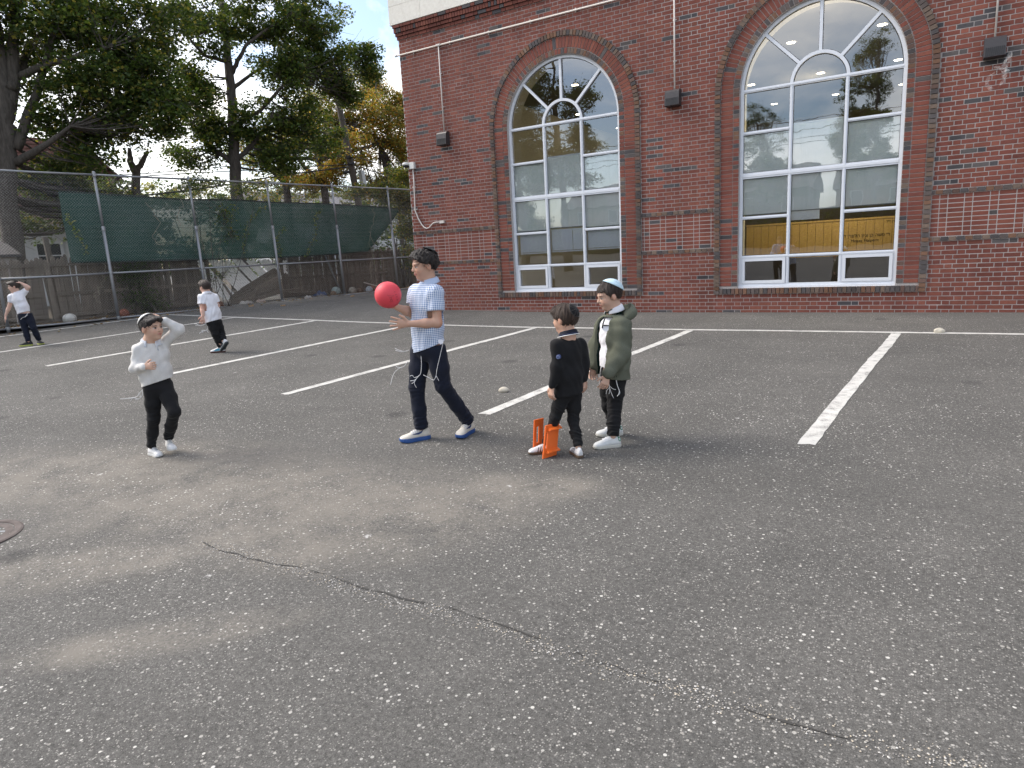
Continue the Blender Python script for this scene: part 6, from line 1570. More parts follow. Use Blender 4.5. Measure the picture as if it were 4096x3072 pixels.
        V, F_ = mk(rows); o = s.mb(m.add(V, F_), name, mat, parent); md = o.modifiers.new('thick', 'SOLIDIFY'); md.thickness = .003
        for z0, z1, mt in (stripes or []):
            rr = [(out*(1-z0)+.003, h*z0-.002), (out*(1-z1)+.003, h*z1-.002)]; V, F_ = mk(rr); s.mb(MB().add(V, F_), 'collar_stripe', mt, o)
        return o
    def strand(s, pts, r, mat, name='tassel', parent=None, jit=.0):
        P = [s.at(*p) if len(p) == 3 else np.asarray(p) for p in pts]; Q = []
        for i in range(len(P)-1):
            a = P[max(0, i-1)]; b = P[i]; c = P[i+1]; d = P[min(len(P)-1, i+2)]
            for k in range(5): u = k/5; Q.append(.5*((2*b)+(-a+c)*u+(2*a-5*b+4*c-d)*u*u+(-a+3*b-3*c+d)*u**3))
        Q.append(P[-1]); return MB().tube(Q, r, 5)
    def tassel(s, strands, mat, r=.0028):
        r = r*.72
        m = MB()
        for st_ in strands:
            t = s.strand(st_, r, mat); m.add(t.v, t.f)
        s.mb(m, 'fringe_tassel', mat)
    # ---- shoes
    def shoe(s, c_px, head, L, upper, sole, lift=0., pitch=0., foot='r', style=None, marks=None, tongue=None, solez=.026):
        g = ground_at(*s.full(*c_px)); z = float(zg(g[0], g[1])); c = np.array([g[0], g[1], z+lift]); f = hv(head[0], 0, head[1]); up = UPV
        if pitch: f, up = f*math.cos(pitch)-UPV*math.sin(pitch), UPV*math.cos(pitch)+f*math.sin(pitch)
        sd_ = np.cross(up, f); K = L/.235
        T = np.array([0, .05, .14, .26, .40, .54, .68, .80, .90, .97, 1.]); Wd = np.array([.016, .027, .033, .033, .032, .036, .041, .042, .037, .026, .012])*K; Hh = np.array([.078, .092, .100, .100, .094, .084, .070, .060, .054, .045, .030])*K; zs = solez*K
        ins = np.array([0, 0, 0, 0, .002, .004, .004, .002, -.002, -.006, -.009])*K*(1 if foot == 'r' else -1)
        V = []; n = 12
        for t, w, hh_, dx in zip(T, Wd, Hh, ins):
            o = c+f*(t-.5)*L+sd_*dx
            for k in range(n):
                a = math.pi*k/(n-1); ca, sa = math.cos(a), math.sin(a); yy = math.copysign(abs(ca)**.75, ca)*w*(1-.30*sa*(hh_ > .06*K)); zz = zs-.004*K+(hh_-zs)*sa**.8 if sa > 0 else zs-.004*K
                V.append(o+sd_*yy+up*zz)
        m = len(T); F_ = [(i*n+k, i*n+k+1, (i+1)*n+k+1, (i+1)*n+k) for i in range(m-1) for k in range(n-1)]+[tuple(range(n))[::-1], tuple(range((m-1)*n, m*n))]+[(i*n, (i+1)*n, (i+1)*n+n-1, i*n+n-1) for i in range(m-1)]
        up_o = s.mb(MB().add(V, F_), 'shoe', upper)
        V = []; pr = [(1.03, 0), (1.09, .3), (1.08, .85), (1.02, 1.0)]
        loop = []
        for t, w, dx in zip(T, Wd, ins): loop.append((t, w, dx))
        ring_ = [(t, w, dx) for t, w, dx in loop]+[(t, -w, dx) for t, w, dx in loop[::-1]]
        nn = len(ring_)
        for q, zz in pr:
            for t, w, dx in ring_:
                tt = .5+(t-.5)*(1.02 if q > 1.05 else 1.0); lift_t = max(0, (t-.82))*.05*K*(1-zz)
                V.append(c+f*(tt-.5)*L+sd_*(dx+w*q)+up*(zs*zz+lift_t))
        F_ = [(i*nn+k, i*nn+(k+1) % nn, (i+1)*nn+(k+1) % nn, (i+1)*nn+k) for i in range(3) for k in range(nn)]+[tuple(range(nn)), tuple(range(3*nn, 4*nn))[::-1]]
        s.mb(MB().add(V, F_), 'sole', sole, up_o, smooth=False)
        def P(t, side, hgt, e=.0025):   # point on the side of the upper
            w = np.interp(t, T, Wd); hx = np.interp(t, T, Hh); dx = np.interp(t, T, ins); sa = np.clip(hgt, 0, 1); ca = math.sqrt(max(0, 1-sa**2)); return c+f*(t-.5)*L+sd_*(dx+side*((ca**.75)*w*(1-.30*sa*(hx > .06*K))+e))+up*(zs-.004*K+(hx-zs)*sa**.8+(e if sa > .8 else 0))
        for mk in (marks or []): mk(P, up_o)
        if style == 'lace' or style == 'strap':
            lm = tongue
            for i, t in enumerate((.40, .47, .54, .61) if style == 'lace' else (.42, .52, .62)):
                wd = .010 if style == 'lace' else .020
                VV = []
                for k in range(9):
                    a = R(40)+R(100)*k/8; hg = math.sin(a); side = 1 if math.cos(a) > 0 else -1
                    for q in (-.5, .5): VV.append(P(t+q*wd/L, side, hg, .0035) if abs(math.cos(a)) > .05 else c+f*(t+q*wd/L-.5)*L+up*(np.interp(t, T, Hh)+.0035)+sd_*np.interp(t, T, ins))
                s.mb(MB().add(VV, [(2*k, 2*k+1, 2*k+3, 2*k+2) for k in range(8)]), 'lace' if style == 'lace' else 'strap', lm, up_o)
            if style == 'lace':
                o = c+f*(.36-.5)*L+up*(np.interp(.36, T, Hh)+.004)
                for sg in (-1, 1):
                    MBm = MB().tube([o, o+sd_*sg*.018*K+up*.012*K, o+sd_*sg*.026*K-up*.006*K+f*.006, o+sd_*sg*.010*K-up*.002], .0022, 5); s.mb(MBm, 'lace', lm, up_o)
        return c+f*(.27-.5)*L+up*(.088*K), f
def strip_mark(s, name, mat, pts_fn):
    def mk(P, parent):
        m = MB(); 
        for V, F_ in pts_fn(P): m.add(V, F_)
        s.mb(m, name, mat, parent)
    return mk
BLACKC = cloth('black_cloth', (.011, .011, .012)); NAVYC = cloth('navy_cloth', (.011, .014, .026)); WHITEC = cloth('white_cotton', (.74, .74, .78), .05); STRING = simple('white_string', (.72, .72, .72), .9)
GREYC = cloth('heather_grey', (.60, .59, .57), .12, scale=130); WSHOE = simple('white_leather', (.68, .68, .68), .5, var=.06, scale=20); WSOLE = simple('white_rubber', (.60, .60, .58), .6); BLACKV = cloth('black_velvet', (.010, .010, .011), .2)
def hd(w, d, n, th, c=.5, s=.12, k=None, tc=.3):
    d, n, th = hv(*d), hv(*n), hv(*th); pn = n-d*(n@d); pn /= np.linalg.norm(pn); return dict(w=w, d=d, n=n, t=1 if np.cross(pn, d)@th > 0 else -1, c=c, s=s, k=k, tc=tc)
def tall_boy():
    k = Kid('tall boy in blue checked shirt and navy trousers holding the red ball', (1450, 960), 1.93, (600, 1545), 1.0, .212)
    gum = simple('dirty_white_leather', (.60, .56, .49), .6, var=.2, scale=25); blue = simple('blue_rubber', (.020, .075, .25), .5); navy = simple('navy_leather', (.012, .035, .12), .5)
    def swoosh(P):
        out = []
        for sd_ in (-1, 1):
            lo_ = [(.22, .78), (.30, .42), (.40, .30), (.50, .40), (.62, .60)]; up = [(.22, .80), (.305, .62), (.40, .56), (.50, .58), (.62, .63)]
            V = [P(t, sd_, h, .004) for t, h in lo_]+[P(t, sd_, h, .004) for t, h in up]; n = len(lo_); out.append((V, [(i, i+1, n+i+1, n+i) for i in range(n-1)]))
        return out
    mk = [strip_mark(k, 'side_logo', navy, swoosh)]
    ra, _ = k.shoe((408, 1548), (-.93, .38), .245, gum, blue, foot='r', style='lace', tongue=WSHOE, marks=mk, solez=.032)
    la, _ = k.shoe((796, 1506), (-.42, .90), .245, gum, blue, foot='l', style='lace', tongue=WSHOE, marks=mk, solez=.032)
    J = dict(head=(474, 196, -.02), neck=(512, 322, .0), ls=(560, 388, -.10), le=(578, 640, -.13), lw=(365, 647, -.17), rs=(412, 385, .09), re=(388, 566, .06), rw=(262, 516, -.03), pelvis=(508, 800, 0), lh=(565, 838, -.05), rh=(450, 848, .05), lk=(622, 1125, -.03), rk=(418, 1135, .02))
    k.setup(J, (-.80, .60), (-.88, -.10, .44), (.06, 1, 0)); k.J['ra'] = ra; k.J['la'] = la
    k.body((.50, .30, .215), [hd('lw', (-1, .06, .12), (-.1, .05, -1), (0, 1, 0), .10, .20, tc=-.1), hd('rw', (-.55, .35, -.45), (-.45, .85, .1), (.3, .3, 1), .35, .2)])
    k.hair((.016, .011, .009), .085, (.02, .72), curl=1.0, fringe=.10, seed=3, top=.06); k.skullcap((-.55, .0, .83), R(32), BLACKV, .120, stitch=simple('grey_thread', (.05, .05, .05), .8))
    sh = k.shirt(gingham(), .016, 'short', (k.at(500, 828), hv(-.34, 1, 0)), 1.09, .0045, 4, guv=True, drop=.14, sl_r=(.054, .054, .036))
    col = k.collar(cloth('check_collar', (.42, .50, .66), .25, scale=160), .055, .034, .030, .42, .004, sh)
    k.trousers(NAVYC, .010, .004, 12, thigh=.068, knee=.050, ankle=.045, waist=-.005)
    k.mb(MB().add([k.at(582, 772, -.165), k.at(628, 768, -.150), k.at(622, 795, -.155), k.at(604, 808, -.165), k.at(588, 795, -.168)], [(0, 1, 2, 3, 4)]), 'undershirt_corner', WHITEC)
    k.tassel([[(447, 855, -.07), (455, 945, -.09), (450, 1025, -.09), (432, 1052, -.095)], [(432, 1052, -.095), (400, 1062, -.10), (385, 1045, -.10), (364, 1052, -.10)], [(432, 1052, -.095), (405, 1080, -.1), (368, 1088, -.1)], [(432, 1050, -.095), (400, 1100, -.1), (416, 1140, -.1)], [(436, 1045, -.095), (395, 1098, -.1), (380, 1108, -.1)]], STRING)
    k.tassel([[(622, 790, -.155), (602, 880, -.16), (576, 990, -.15), (568, 1050, -.14)], [(568, 1050, -.14), (548, 1080, -.14), (510, 1062, -.14), (470, 1042, -.13)], [(570, 1050, -.14), (590, 1088, -.14)], [(568, 1055, -.14), (548, 1086, -.14)]], STRING)
    k.tassel([[(360, 850, .10), (320, 860, .10), (280, 850, .10), (250, 836, .10)], [(350, 856, .10), (300, 862, .1), (255, 852, .1)]], STRING)
    k.tassel([[(352, 935, .10), (320, 975, .10), (285, 990, .10), (240, 1035, .09), (216, 1120, .08)], [(300, 988, .1), (270, 982, .1), (258, 975, .1)]], STRING)
    # ball resting on the far hand
    c = k.at(197, 424, -.035); r = .1005
    t = NT('red_rubber'); p = t.objc(); sx = t.n('ShaderNodeSeparateXYZ', {0: p}); an = t.math('ARCTAN2', sx.outputs[1], sx.outputs[0]); el = t.math('MULTIPLY', sx.outputs[2], 95.)
    w1 = t.math('SINE', t.math('ADD', t.math('MULTIPLY', an, 17), t.math('MULTIPLY', el, 2.2))); w2 = t.math('SINE', t.math('SUBTRACT', t.math('MULTIPLY', an, 17), t.math('MULTIPLY', el, 2.2))); hgt = t.math('MULTIPLY', w1, w2)
    t.set(Base_Color=t.mix(t.noise(9, 4, p), (.60, .045, .065), (.70, .062, .085)), Roughness=.55); t.bump(hgt, .12, .002)
    b = empty('playground_ball', tuple(c), label='red rubber playground ball held by the tall boy', cat='ball'); ball_mesh(r, 28).build('shell', t.m, b, smooth=True)
    ink = simple('marker_ink', (.025, .008, .010), .7)
    def mark(pts):   # pen strokes on the skin of the ball, as seen from the camera side
        Q = []
        for x, y in pts:
            u, v = (x-197)/98, (y-424)/98; w = math.sqrt(max(0, 1-u*u-v*v)); Q.append((u*CR-v*CU-w*CF)*r*1.003)
        MB().tube(Q, .0011, 4).build('pen_stroke', ink, b)
    for S_ in ([(212, 437), (214, 444), (222, 443), (250, 443), (252, 437)], [(222, 458), (240, 454), (238, 462)], [(228, 470), (240, 466), (244, 474), (232, 478), (228, 470)], [(222, 484), (246, 482)], [(254, 413), (264, 412)], [(262, 434), (272, 428)], [(266, 448), (276, 440), (270, 456)], [(268, 468), (276, 460), (274, 470)]): mark(S_)
tall_boy()
def grey_polo_boy():
    k = Kid('small boy in light grey polo and white skullcap with a hand on his head', (450, 1200), 2.515, (470, 1568), .80, .196, .0042)
    ra, _ = k.shoe((432, 1566), (.80, .60), .178, WSHOE, WSOLE, foot='r', style='strap', tongue=simple('white_strap', (.60, .60, .60), .6)); la, _ = k.shoe((595, 1540), (.62, .78), .178, WSHOE, WSOLE, lift=.045, pitch=.12, foot='l', style='strap', tongue=WSOLE)
    J = dict(head=(398, 278, -.03), neck=(385, 408, 0), rs=(268, 485, -.05), re=(236, 690, -.08), rw=(318, 676, -.17), ls=(498, 428, .06), le=(664, 296, .06), lw=(520, 205, .0), pelvis=(452, 842, 0), rh=(402, 880, -.02), lh=(522, 868, .02), rk=(414, 1190, -.03), lk=(622, 1125, -.09))
    k.setup(J, (.45, .89), (.90, .04, .42), (-.13, 1, 0)); k.J['ra'] = ra; k.J['la'] = la
    k.armk = .80
    k.body((.56, .355, .26), [hd('rw', (.97, .12, .15), (.1, -.15, -1), (0, 1, .2), 1.15, .03, .95), hd('lw', (-.90, .56, .0), (-.45, -.85, 0), (0, .1, -1), .22, .08, 1.05)], smile=-.6)
    k.hair((.014, .010, .009), .040, (-.045, .70), seed=5, fringe=.02); k.skullcap((-.70, -.05, .72), R(56), cloth('white_cap', (.72, .71, .66), .04), .070)
    sh = k.shirt(GREYC, .009, 'long', (k.at(430, 832), hv(-.27, 1, 0)), 1.10, .0045, 6, drop=.12, sl_r=(.052, .043, .034)); k.collar(cloth('pale_collar', (.56, .58, .62), .06), .060, .034, .034, .45, .0, sh, tilt=.03)
    P0 = k.at(428, 412, -.11)
    k.mb(MB().tube([k.at(432, 425, -.10), k.at(446, 465, -.125), k.at(462, 508, -.13)], .0035, 6), 'placket_edge', cloth('placket', (.40, .41, .44)), sh)
    k.trousers(BLACKC, .005, .003, 14, thigh=.070, knee=.050, ankle=.038, waist=.045)
    k.tassel([[(330, 882, -.06), (290, 915, -.07), (255, 965, -.07), (180, 990, -.07), (75, 995, -.07)], [(300, 900, -.07), (298, 960, -.08), (260, 995, -.08), (220, 985, -.08), (150, 992, -.07)], [(270, 930, -.07), (240, 975, -.08), (130, 990, -.07)], [(200, 988, -.07), (180, 1018, -.07)], [(285, 960, -.08), (270, 992, -.08), (230, 1000, -.08)]], STRING, .0024)
grey_polo_boy()
def black_shirt_boy():
    k = Kid('small boy in black shirt seen from behind with black skullcap', (2080, 1080), 2.074, (340, 1525), .77, .192, .0042)
    gumsole = simple('gum_rubber', (.10, .065, .04), .6); strp = simple('black_stripe', (.012, .013, .02), .5)
    def stripes(P):
        out = []
        for sd_ in (-1, 1):
            for t in (.42, .52, .62): V = [P(t, sd_, .05, .003), P(t+.035, sd_, .05, .003), P(t-.02, sd_, .75, .003), P(t-.055, sd_, .75, .003)]; out.append((V, [(0, 1, 2, 3)]))
        return out
    mk = [strip_mark(k, 'shoe_stripe', strp, stripes)]
    la, _ = k.shoe((172, 1520), (-.97, .12), .18, WSHOE, gumsole, foot='l', marks=mk); ra, _ = k.shoe((470, 1533), (-.22, -.98), .18, WSHOE, gumsole, foot='r', marks=mk)
    J = dict(head=(368, 408, 0), neck=(398, 530, 0), ls=(302, 610, -.05), le=(306, 795, -.08), lw=(266, 965, -.08), rs=(502, 602, .05), re=(530, 765, .06), rw=(534, 905, .04), pelvis=(402, 985, 0), lh=(350, 1040, -.02), rh=(452, 1038, .02), lk=(292, 1225, -.01), rk=(442, 1240, .01))
    k.setup(J, (-.60, -.80), (-.80, -.05, -.60), (.04, 1, 0)); k.J['ra'] = ra; k.J['la'] = la
    k.armk = .80
    k.body((.55, .34, .25), [hd('lw', (-.15, -1, 0), (.6, 0, -.5), (-.7, 0, -.5), .55, .05, .95), hd('rw', (.05, -1, 0), (-.6, 0, -.4), (-.6, 0, -.7), .5, .05, .95)])
    k.hair((.040, .022, .014), .070, (-.15, .80), seed=11, fringe=.04, spike=.5, top=.03); k.skullcap((-.86, .05, .40), R(34), BLACKV, .085, stitch=simple('dark_thread', (.06, .06, .06), .8))
    k.girth = .93
    sh = k.shirt(BLACKC, .006, 'long', (k.at(420, 1026), hv(-.10, 1, 0)), 1.20, .004, 8, drop=.14, sl_r=(.050, .043, .035)); bl = simple('blue_stripe', (.045, .07, .20), .8)
    k.collar(cloth('navy_collar', (.012, .014, .025)), .056, .030, .028, .4, .006, sh, stripes=[(.10, -.02, simple('white_stripe', (.7, .7, .7), .8)), (.42, .30, bl), (.68, .56, bl)])
    k.girth = .82
    k.trousers(BLACKC, .003, .003, 15, thigh=.062, knee=.046, ankle=.038, waist=.0)
    # round badge on the sleeve
    c = k.at(317, 722, -.125); n = hv(-.35, .05, .93); a = np.cross(UPV, n); a /= np.linalg.norm(a); b = np.cross(n, a)
    m = MB(); m.lathe([(0, .002), (.0125, .002), (.0155, 0), (.0155, -.02)], c, 20, (a, b, n)); bo = k.mb(m, 'badge', simple('badge_blue', (.035, .055, .16), .6), sh); m = MB(); m.lathe([(.010, .0028), (.0125, .0028)], c, 20, (a, b, n)); k.mb(m, 'badge_ring', simple('badge_ring', (.22, .27, .42), .6), bo)
    for q in (-.004, .0, .004): k.mb(MB().tube([c+a*q-b*.005+n*.003, c+a*q+b*.005+n*.003], .0009, 4), 'badge_mark', simple('badge_mark', (.2, .25, .42), .6), bo)
    # orange plastic hurdle foot set around the leg
    D = ground_at(*k.full(184, 1566)); D = np.array([D[0], D[1], float(zg(D[0], D[1]))+.001]); e1 = hv(.80, 0, -.60); nrm = hv(.60, 0, .80)
    t = empty('hurdle_bracket', tuple(D), label='bright orange plastic hurdle bracket standing around the boy\'s foot', cat='bracket'); OR = simple('orange_plastic', (.80, .145, .02), .45, var=.06)
    def panel(o, W, H, lean, slot):
        m = MB(); up = UPV*math.cos(lean)+e1*math.sin(lean); th = nrm*.010
        x0, x1 = slot; z0, z1 = .30*H, .78*H
        for a, b_, c_, d_ in ((0, W, 0, z0), (0, W, z1, H), (0, x0, z0, z1), (x1, W, z0, z1)): m.obox(o+e1*a+up*c_, e1*(b_-a), th, up*(d_-c_))
        return m, up
    o1 = D-np.array(D); m, up = panel(o1, .125, .235, .16, (.012, .026)); m.build('side_panel', OR, t)
    for z in (.195, .035):
        q = o1+up*z+nrm*.0102+e1*.020; w = e1*.108
        MB().add([q, q+w, q+w+up*.024, q+up*.024, q+nrm*.030+up*.004, q+w+nrm*.030+up*.004, q+w+nrm*.030+up*.012, q+nrm*.030+up*.012], [(0, 4, 5, 1), (4, 7, 6, 5), (7, 3, 2, 6), (1, 5, 6, 2), (0, 3, 7, 4)]).build('ledge', OR, t)
    o2 = -nrm*.150+e1*.035; m, up2 = panel(o2, .085, .245, .10, (.022, .046)); m.build('side_panel', OR, t)
    q = o2+up2*.0; MB().obox(q+e1*.030, e1*.028, nrm*.150, UPV*.010).build('cross_plate', OR, t)
black_shirt_boy()
def hoodie_boy():
    k = Kid('boy in olive hooded jacket and pale blue skullcap standing in profile', (2080, 1080), 2.074, (735, 1425), .84, .200, .0042)
    gr = simple('green_heel', (.03, .16, .08), .5); gs = simple('grey_sole', (.48, .47, .42), .6); ws = simple('scuffed_white', (.60, .61, .60), .55, var=.12, scale=25)
    def heel(P):
        V = [P(t, sd_, h, .003) for sd_ in (-1, 1) for t, h in ((.015, .35), (.10, .35), (.13, .9), (.02, .9))]; return [(V, [(0, 1, 2, 3), (4, 5, 6, 7), (0, 3, 7, 4)])]
    mk = [strip_mark(k, 'heel_tab', gr, heel)]
    la, _ = k.shoe((722, 1472), (-.985, .16), .205, ws, gs, foot='l', style='strap', tongue=WSHOE, marks=mk); ra, _ = k.shoe((742, 1374), (-.98, .10), .205, ws, gs, foot='r', style='strap', tongue=WSHOE, marks=mk)
    J = dict(head=(738, 212, -.02), neck=(778, 322, 0), ls=(846, 440, -.09), le=(842, 690, -.13), lw=(728, 868, -.17), rs=(705, 432, .09), re=(640, 620, .12), rw=(614, 785, .10), pelvis=(768, 880, 0), lh=(795, 905, -.05), rh=(738, 908, .05), lk=(785, 1135, -.06), rk=(738, 1125, .07))
    k.setup(J, (-.93, .37), (-.96, -.20, .22), (.10, 1, 0)); k.J['ra'] = ra; k.J['la'] = la
    k.armk = .80
    k.body((.56, .36, .27), [hd('lw', (-.35, -1, .05), (-.2, 0, -1), (-1, 0, .2), .5, .06), hd('rw', (-.12, -1, 0), (.1, 0, 1), (-1, 0, 0), .6, .06)])
    k.hair((.026, .016, .011), .045, (-.05, .76), seed=7, fringe=.0); k.skullcap((-.66, 0, .75), R(60), cloth('pale_blue_cap', (.50, .66, .74), .04), .074)
    sh = k.shirt(WHITEC, .010, None, (k.at(700, 800), UPV), 1.0, .003, 10, name='shirt', drop=.02); k.collar(WHITEC, .053, .034, .030, .45, .002, sh)
    tr = simple('black_trim', (.012, .012, .013), .7)
    k.trousers(BLACKC, .007, .0035, 16, thigh=.070, knee=.053, ankle=.042, waist=.05)
    # jacket: shell with an open front
    j = k.J; S = k.S; infl = .034; vx = k.torso_vox(infl, 'long', k.h, hipw=1.06, drop=.06, sl_r=(.062, .054, .046)); vx.wrinkle(.0055, (50, 70, 95), 21); vx.wrinkle(.004, (34, 44), 22)
    inner = k.torso_vox(infl-.016, None, k.h, hipw=1.06, drop=.12, vx=vx.like())
    core = np.minimum(inner.F, 1.); vx.F = np.maximum(vx.F, -core)
    mid = (j['ls']+j['rs'])/2; pel = j['pelvis']
    def opening(P):
        t = (P[2]-pel[2])/(mid[2]-pel[2]); cx = pel[0]+(mid[0]-pel[0])*t; cy = pel[1]+(mid[1]-pel[1])*t; X = P[0]-cx; Y = P[1]-cy; U = X*k.left[0]+Y*k.left[1]; W = X*k.front[0]+Y*k.front[1]
        wl = .072+.0*t; wr = -.088-.015*(1-t)
        d = np.minimum(np.minimum(W-.045, wl-U+.00*W), U-wr); return -np.minimum(d, .25-np.abs(P[2]-(mid[2]+pel[2])/2))
    vx.cut(opening); vx.cut(lambda P: np.sqrt((P[0]-j['neck'][0])**2+(P[1]-j['neck'][1])**2)*-1+.062+0*P[2], j['neck']-np.array([.1, .1, .03]), j['neck']+np.array([.1, .1, .12]))
    hemp = k.at(800, 888); vx.plane(hemp, hv(.12, 1, .0))
    V, Q = vx.mesh(); V = relax(V, Q, 1, .3)
    # lining colour on the inside of the shell
    ii = np.clip(np.round((V-inner.lo)/inner.h).astype(int), 0, inner.n-1); din = inner.F[ii[:, 0], ii[:, 1], ii[:, 2]]
    c = np.tile(np.array((.115, .122, .092)), (len(V), 1)); c[np.abs(din) < .0062] = (.006, .022, .020)
    jk = k.mesh('jacket', V, Q, attr_mat('fleece', .92, .12, 160, .3, 200, .15), c)
    vx = Vox(*k.bounds([j['neck']-k.front*.18-UPV*.12, j['neck']+k.front*.06+UPV*.14, j['neck']+k.left*.15, j['neck']-k.left*.15], .06), k.h)
    A = np.array([k.front, k.left, UPV]); hc = k.at(884, 338, -.01); vx.ell(hc, A, (.060, .088, .060), .01); vx.cone(hc+k.left*.075-UPV*.01, k.at(800, 470, -.105), .034, .014, .03); vx.cone(hc-k.left*.075-UPV*.01, k.at(762, 440, .09), .032, .014, .03); vx.ell(hc+UPV*.035+k.front*.030, A, (.048, .066, .055), .015, True); vx.wrinkle(.004, (60, 90), 31)
    V, Q = vx.mesh(); c = np.tile(np.array((.120, .127, .096)), (len(V), 1)); k.mesh('hood', V, Q, attr_mat('fleece_hood', .92, .12, 160, .3, 200, .15), c, parent=jk)
    # pocket flap, placket trim
    f = lambda x, y, d: k.at(x, y, d)
    k.mb(MB().add([f(682, 460, -.115), f(738, 462, -.125), f(734, 500, -.130), f(708, 510, -.126), f(680, 495, -.118)], [(0, 1, 2, 3, 4)]), 'pocket_flap', WHITEC, sh)
    k.mb(MB().tube([f(684, 458, -.118), f(738, 461, -.128)], .004, 6), 'pocket_trim', tr, sh); k.mb(MB().tube([f(706, 395, -.085), f(690, 440, -.11), f(682, 482, -.115)], .006, 6), 'placket_trim', tr, sh)
    k.tassel([[(680, 790, -.06), (668, 830, -.10), (662, 900, -.11), (664, 965, -.11)], [(664, 960, -.11), (690, 975, -.12), (712, 968, -.12)], [(672, 800, -.07), (664, 880, -.11), (676, 940, -.11)], [(735, 930, -.15), (742, 970, -.15), (720, 1000, -.15), (714, 1030, -.15)], [(738, 940, -.15), (750, 1000, -.15), (776, 1062, -.15)], [(740, 960, -.15), (770, 985, -.15), (794, 992, -.15)], [(736, 945, -.15), (745, 985, -.15), (738, 1030, -.15)]], STRING, .0022)
    k.tassel([[(798, 915, -.14), (808, 960, -.14), (824, 1000, -.14), (815, 1035, -.14), (806, 1048, -.14)], [(800, 918, -.14), (812, 970, -.14), (828, 1015, -.14), (820, 1036, -.14)]], STRING, .003)
hoodie_boy()
def far_polo_boy():
    k = Kid('boy in white polo leaning by the chain-link fence with a hand on his head', (0, 1080), 4.877, (650, 1468), .88, .200, .007)
    neon = simple('neon_sole', (.42, .46, .10), .5); bs = simple('black_mesh_shoe', (.014, .014, .015), .7)
    ra, _ = k.shoe((510, 1484), (-.86, .5), .215, bs, neon, foot='r'); la, _ = k.shoe((795, 1452), (.80, .60), .215, bs, neon, foot='l')
    J = dict(head=(268, 322, -.02), neck=(305, 452, 0), rs=(222, 510, -.03), re=(190, 690, -.03), rw=(112, 890, -.05), ls=(452, 432, .03), le=(556, 342, .05), lw=(428, 262, .02), pelvis=(480, 845, 0), rh=(432, 890, -.02), lh=(556, 880, .02), rk=(486, 1135, -.02), lk=(655, 1130, -.01))
    k.setup(J, (-.40, .92), (-.82, -.02, .57), (.02, 1, 0)); k.J['ra'] = ra; k.J['la'] = la
    k.body((.60, .39, .31), [hd('rw', (-.28, -1, .05), (.8, 0, -.6), (-.3, 0, .9), .08, .16), hd('lw', (-.85, .42, 0), (-.5, -.8, .2), (0, .3, 1), .2, .06)], smile=-.8, lipc=(.55, .35, .32))
    k.hair((.030, .019, .014), .050, (-.06, .66), seed=9, fringe=.06); k.skullcap((-.55, -.1, .82), R(42), BLACKV, .075)
    sh = k.shirt(WHITEC, .015, 'short', (k.at(460, 835), hv(-.26, 1, 0)), 1.02, .005, 16, drop=.14); k.collar(WHITEC, .056, .030, .030, .5, .0, sh); k.trousers(NAVYC, .009, .003, 17, thigh=.068, knee=.050, ankle=.040, waist=0)
    k.tassel([[(560, 820, -.08), (525, 870, -.10), (480, 915, -.11), (430, 935, -.11), (400, 968, -.11)], [(540, 845, -.09), (515, 890, -.1), (485, 925, -.1)], [(525, 870, -.1), (535, 895, -.1)]], STRING, .004); k.tassel([[(322, 870, .0), (330, 930, .0), (345, 1010, .0), (352, 1045, 0)]], STRING, .004)
far_polo_boy()
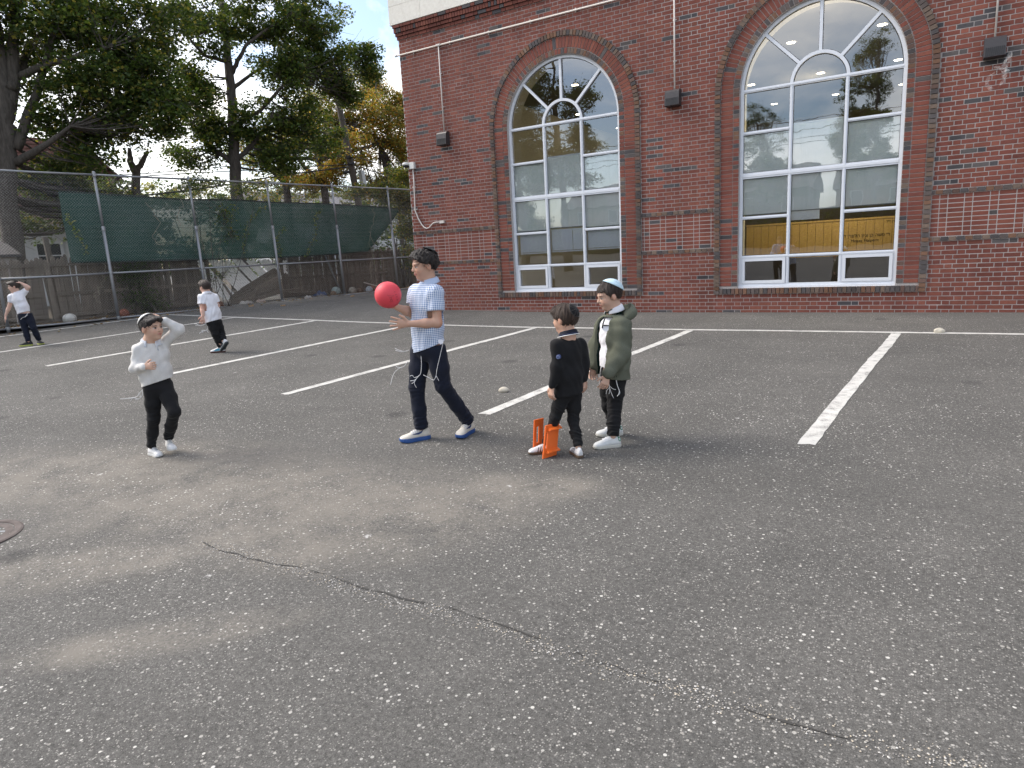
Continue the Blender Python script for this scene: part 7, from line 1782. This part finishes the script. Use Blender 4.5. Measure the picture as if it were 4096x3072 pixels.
def glasses_boy():
    k = Kid('boy in white polo and black glasses running on the painted lines', (760, 1080), 4.485, (545, 1478), .92, .202, .007)
    teal = simple('teal_mesh', (.05, .25, .34), .5); red_s = simple('dark_red_rubber', (.07, .025, .02), .6); dk = simple('dark_patch', (.03, .04, .045), .5)
    def patch(P): return [([P(t, sd_, h, .004) for t, h in ((.28, .15), (.45, .10), (.66, .15), (.74, .35), (.60, .65), (.42, .75), (.28, .55))], [tuple(range(7))]) for sd_ in (-1, 1)]
    la, _ = k.shoe((505, 1480), (-.97, .15), .225, WSHOE, red_s, foot='l', marks=[strip_mark(k, 'side_panel', teal, patch)]); ra, _ = k.shoe((640, 1482), (-.80, -.45), .225, WSHOE, dk, lift=.085, pitch=.75, foot='r', marks=[strip_mark(k, 'side_panel', dk, patch)])
    J = dict(head=(266, 306, 0), neck=(302, 420, 0), ls=(212, 480, -.07), le=(222, 690, -.10), lw=(232, 818, -.16), rs=(425, 470, .07), re=(496, 640, .10), rw=(440, 740, .0), pelvis=(428, 895, 0), lh=(392, 930, -.03), rh=(476, 922, .03), lk=(452, 1150, -.05), rk=(566, 1140, .06))
    k.setup(J, (-.78, -.62), (-.90, -.04, -.40), (.02, 1, 0)); k.J['ra'] = ra; k.J['la'] = la
    k.body((.58, .37, .29), [hd('lw', (-.1, -.9, .2), (-.5, 0, -.6), (-.8, 0, .2), .35, .12), hd('rw', (-.8, -.3, -.3), (0, -.5, -.8), (0, 1, 0), .6, .06)])
    k.hair((.030, .018, .013), .055, (-.10, .74), seed=13, fringe=.10, top=.05); sh = k.shirt(WHITEC, .017, 'short', (k.at(420, 915), hv(-.24, 1, 0)), 1.04, .006, 18, drop=.16, sl_r=(.060, .060, .04)); k.collar(WHITEC, .056, .032, .026, .5, .004, sh); k.trousers(BLACKC, .009, .003, 19, thigh=.068, knee=.050, ankle=.040, waist=0)
    gm = simple('glasses_black', (.01, .01, .01), .3); m = MB()
    for y in (-1, 1):
        m.tube([k.hp(.415+.01*math.cos(a), y*(.14+.095*math.cos(a)), -.01+.06*math.sin(a)) for a in np.linspace(0, 2*math.pi, 17)], .0026, 5, cap=False); m.tube([k.hp(.41, y*.235, .01), k.hp(.2, y*.33, .01), k.hp(-.05, y*.375, -.0)], .0026, 5)
    m.tube([k.hp(.43, -.05, 0), k.hp(.435, .05, 0)], .0026, 5); k.mb(m, 'glasses', gm)
    k.tassel([[(315, 945, -.05), (260, 978, -.06), (180, 998, -.07), (130, 975, -.07), (100, 955, -.07)], [(180, 995, -.07), (130, 990, -.07), (98, 998, -.07)], [(120, 968, -.07), (78, 965, -.07)]], STRING, .0045); k.tassel([[(318, 950, -.05), (312, 1020, -.06), (300, 1075, -.07), (240, 1100, -.08), (180, 1125, -.08), (175, 1145, -.08)], [(298, 1078, -.07), (330, 1130, -.07)], [(285, 1085, -.07), (250, 1080, -.08), (210, 1090, -.08), (235, 1125, -.08)]], STRING, .0045)
glasses_boy()
def onlooker():
    """the grown-up behind the camera who shows up as a mirror image in the window"""
    k = Kid('man in light blue shirt watching from across the lot, mirrored in the window', (0, 0), 1., (2048, 2400), 1.18, .232, .010)
    g = np.array([2.95, -14.9, 0]); g[2] = float(zg(g[0], g[1])); k.root.location = g; k.o = np.array(g); del k.root['group']
    global ground_at
    ga = ground_at; X = np.array([1, 0, 0.]); Y = np.array([0, 1, 0.])
    P = lambda x, y, z: g+X*x+Y*y+UPV*z
    k.front = Y; k.left = -X; k.hax = np.array([Y, -X, UPV]); k.hc = P(0, .03, 1.60)
    k.J = dict(head=k.hc, neck=P(0, 0, 1.45), ls=P(-.18, 0, 1.38), rs=P(.18, 0, 1.38), le=P(-.24, .06, 1.12), re=P(.24, .06, 1.12), lw=P(-.12, .26, 1.12), rw=P(.12, .26, 1.12), pelvis=P(0, 0, .92), lh=P(-.09, 0, .88), rh=P(.09, 0, .88), lk=P(-.11, .02, .50), rk=P(.11, .02, .50), la=P(-.12, -.03, .10), ra=P(.12, -.03, .10))
    mkh = lambda w, x: dict(w=w, d=Y+X*x, n=-UPV*.2+X*x, t=1 if x < 0 else -1, c=.6, s=.05)
    k.body((.50, .32, .24), [mkh('lw', .5), mkh('rw', -.5)]); k.hair((.016, .012, .010), .05, (-.06, .8)); k.shirt(cloth('blue_shirt', (.24, .36, .58)), .03, 'long', (P(0, 0, .86), UPV), 1.1, .005, 40, drop=.1); k.trousers(cloth('dark_slacks', (.012, .012, .014)), .02, .004, 41, thigh=.075, knee=.055, ankle=.045)
    for x in (-1, 1):
        ground_at = lambda a, b, x=x: P(.12*x, .05, 0)
        def hvs(head): return head
        sv = (globals()['hv']); globals()['hv'] = lambda r, u, t: Y*1.0
        k.shoe((0, 0), (0, 1), .28, simple('black_shoe', (.012, .012, .012), .4), simple('black_sole', (.01, .01, .01), .6), foot='r' if x > 0 else 'l'); globals()['hv'] = sv
    ground_at = ga
onlooker()
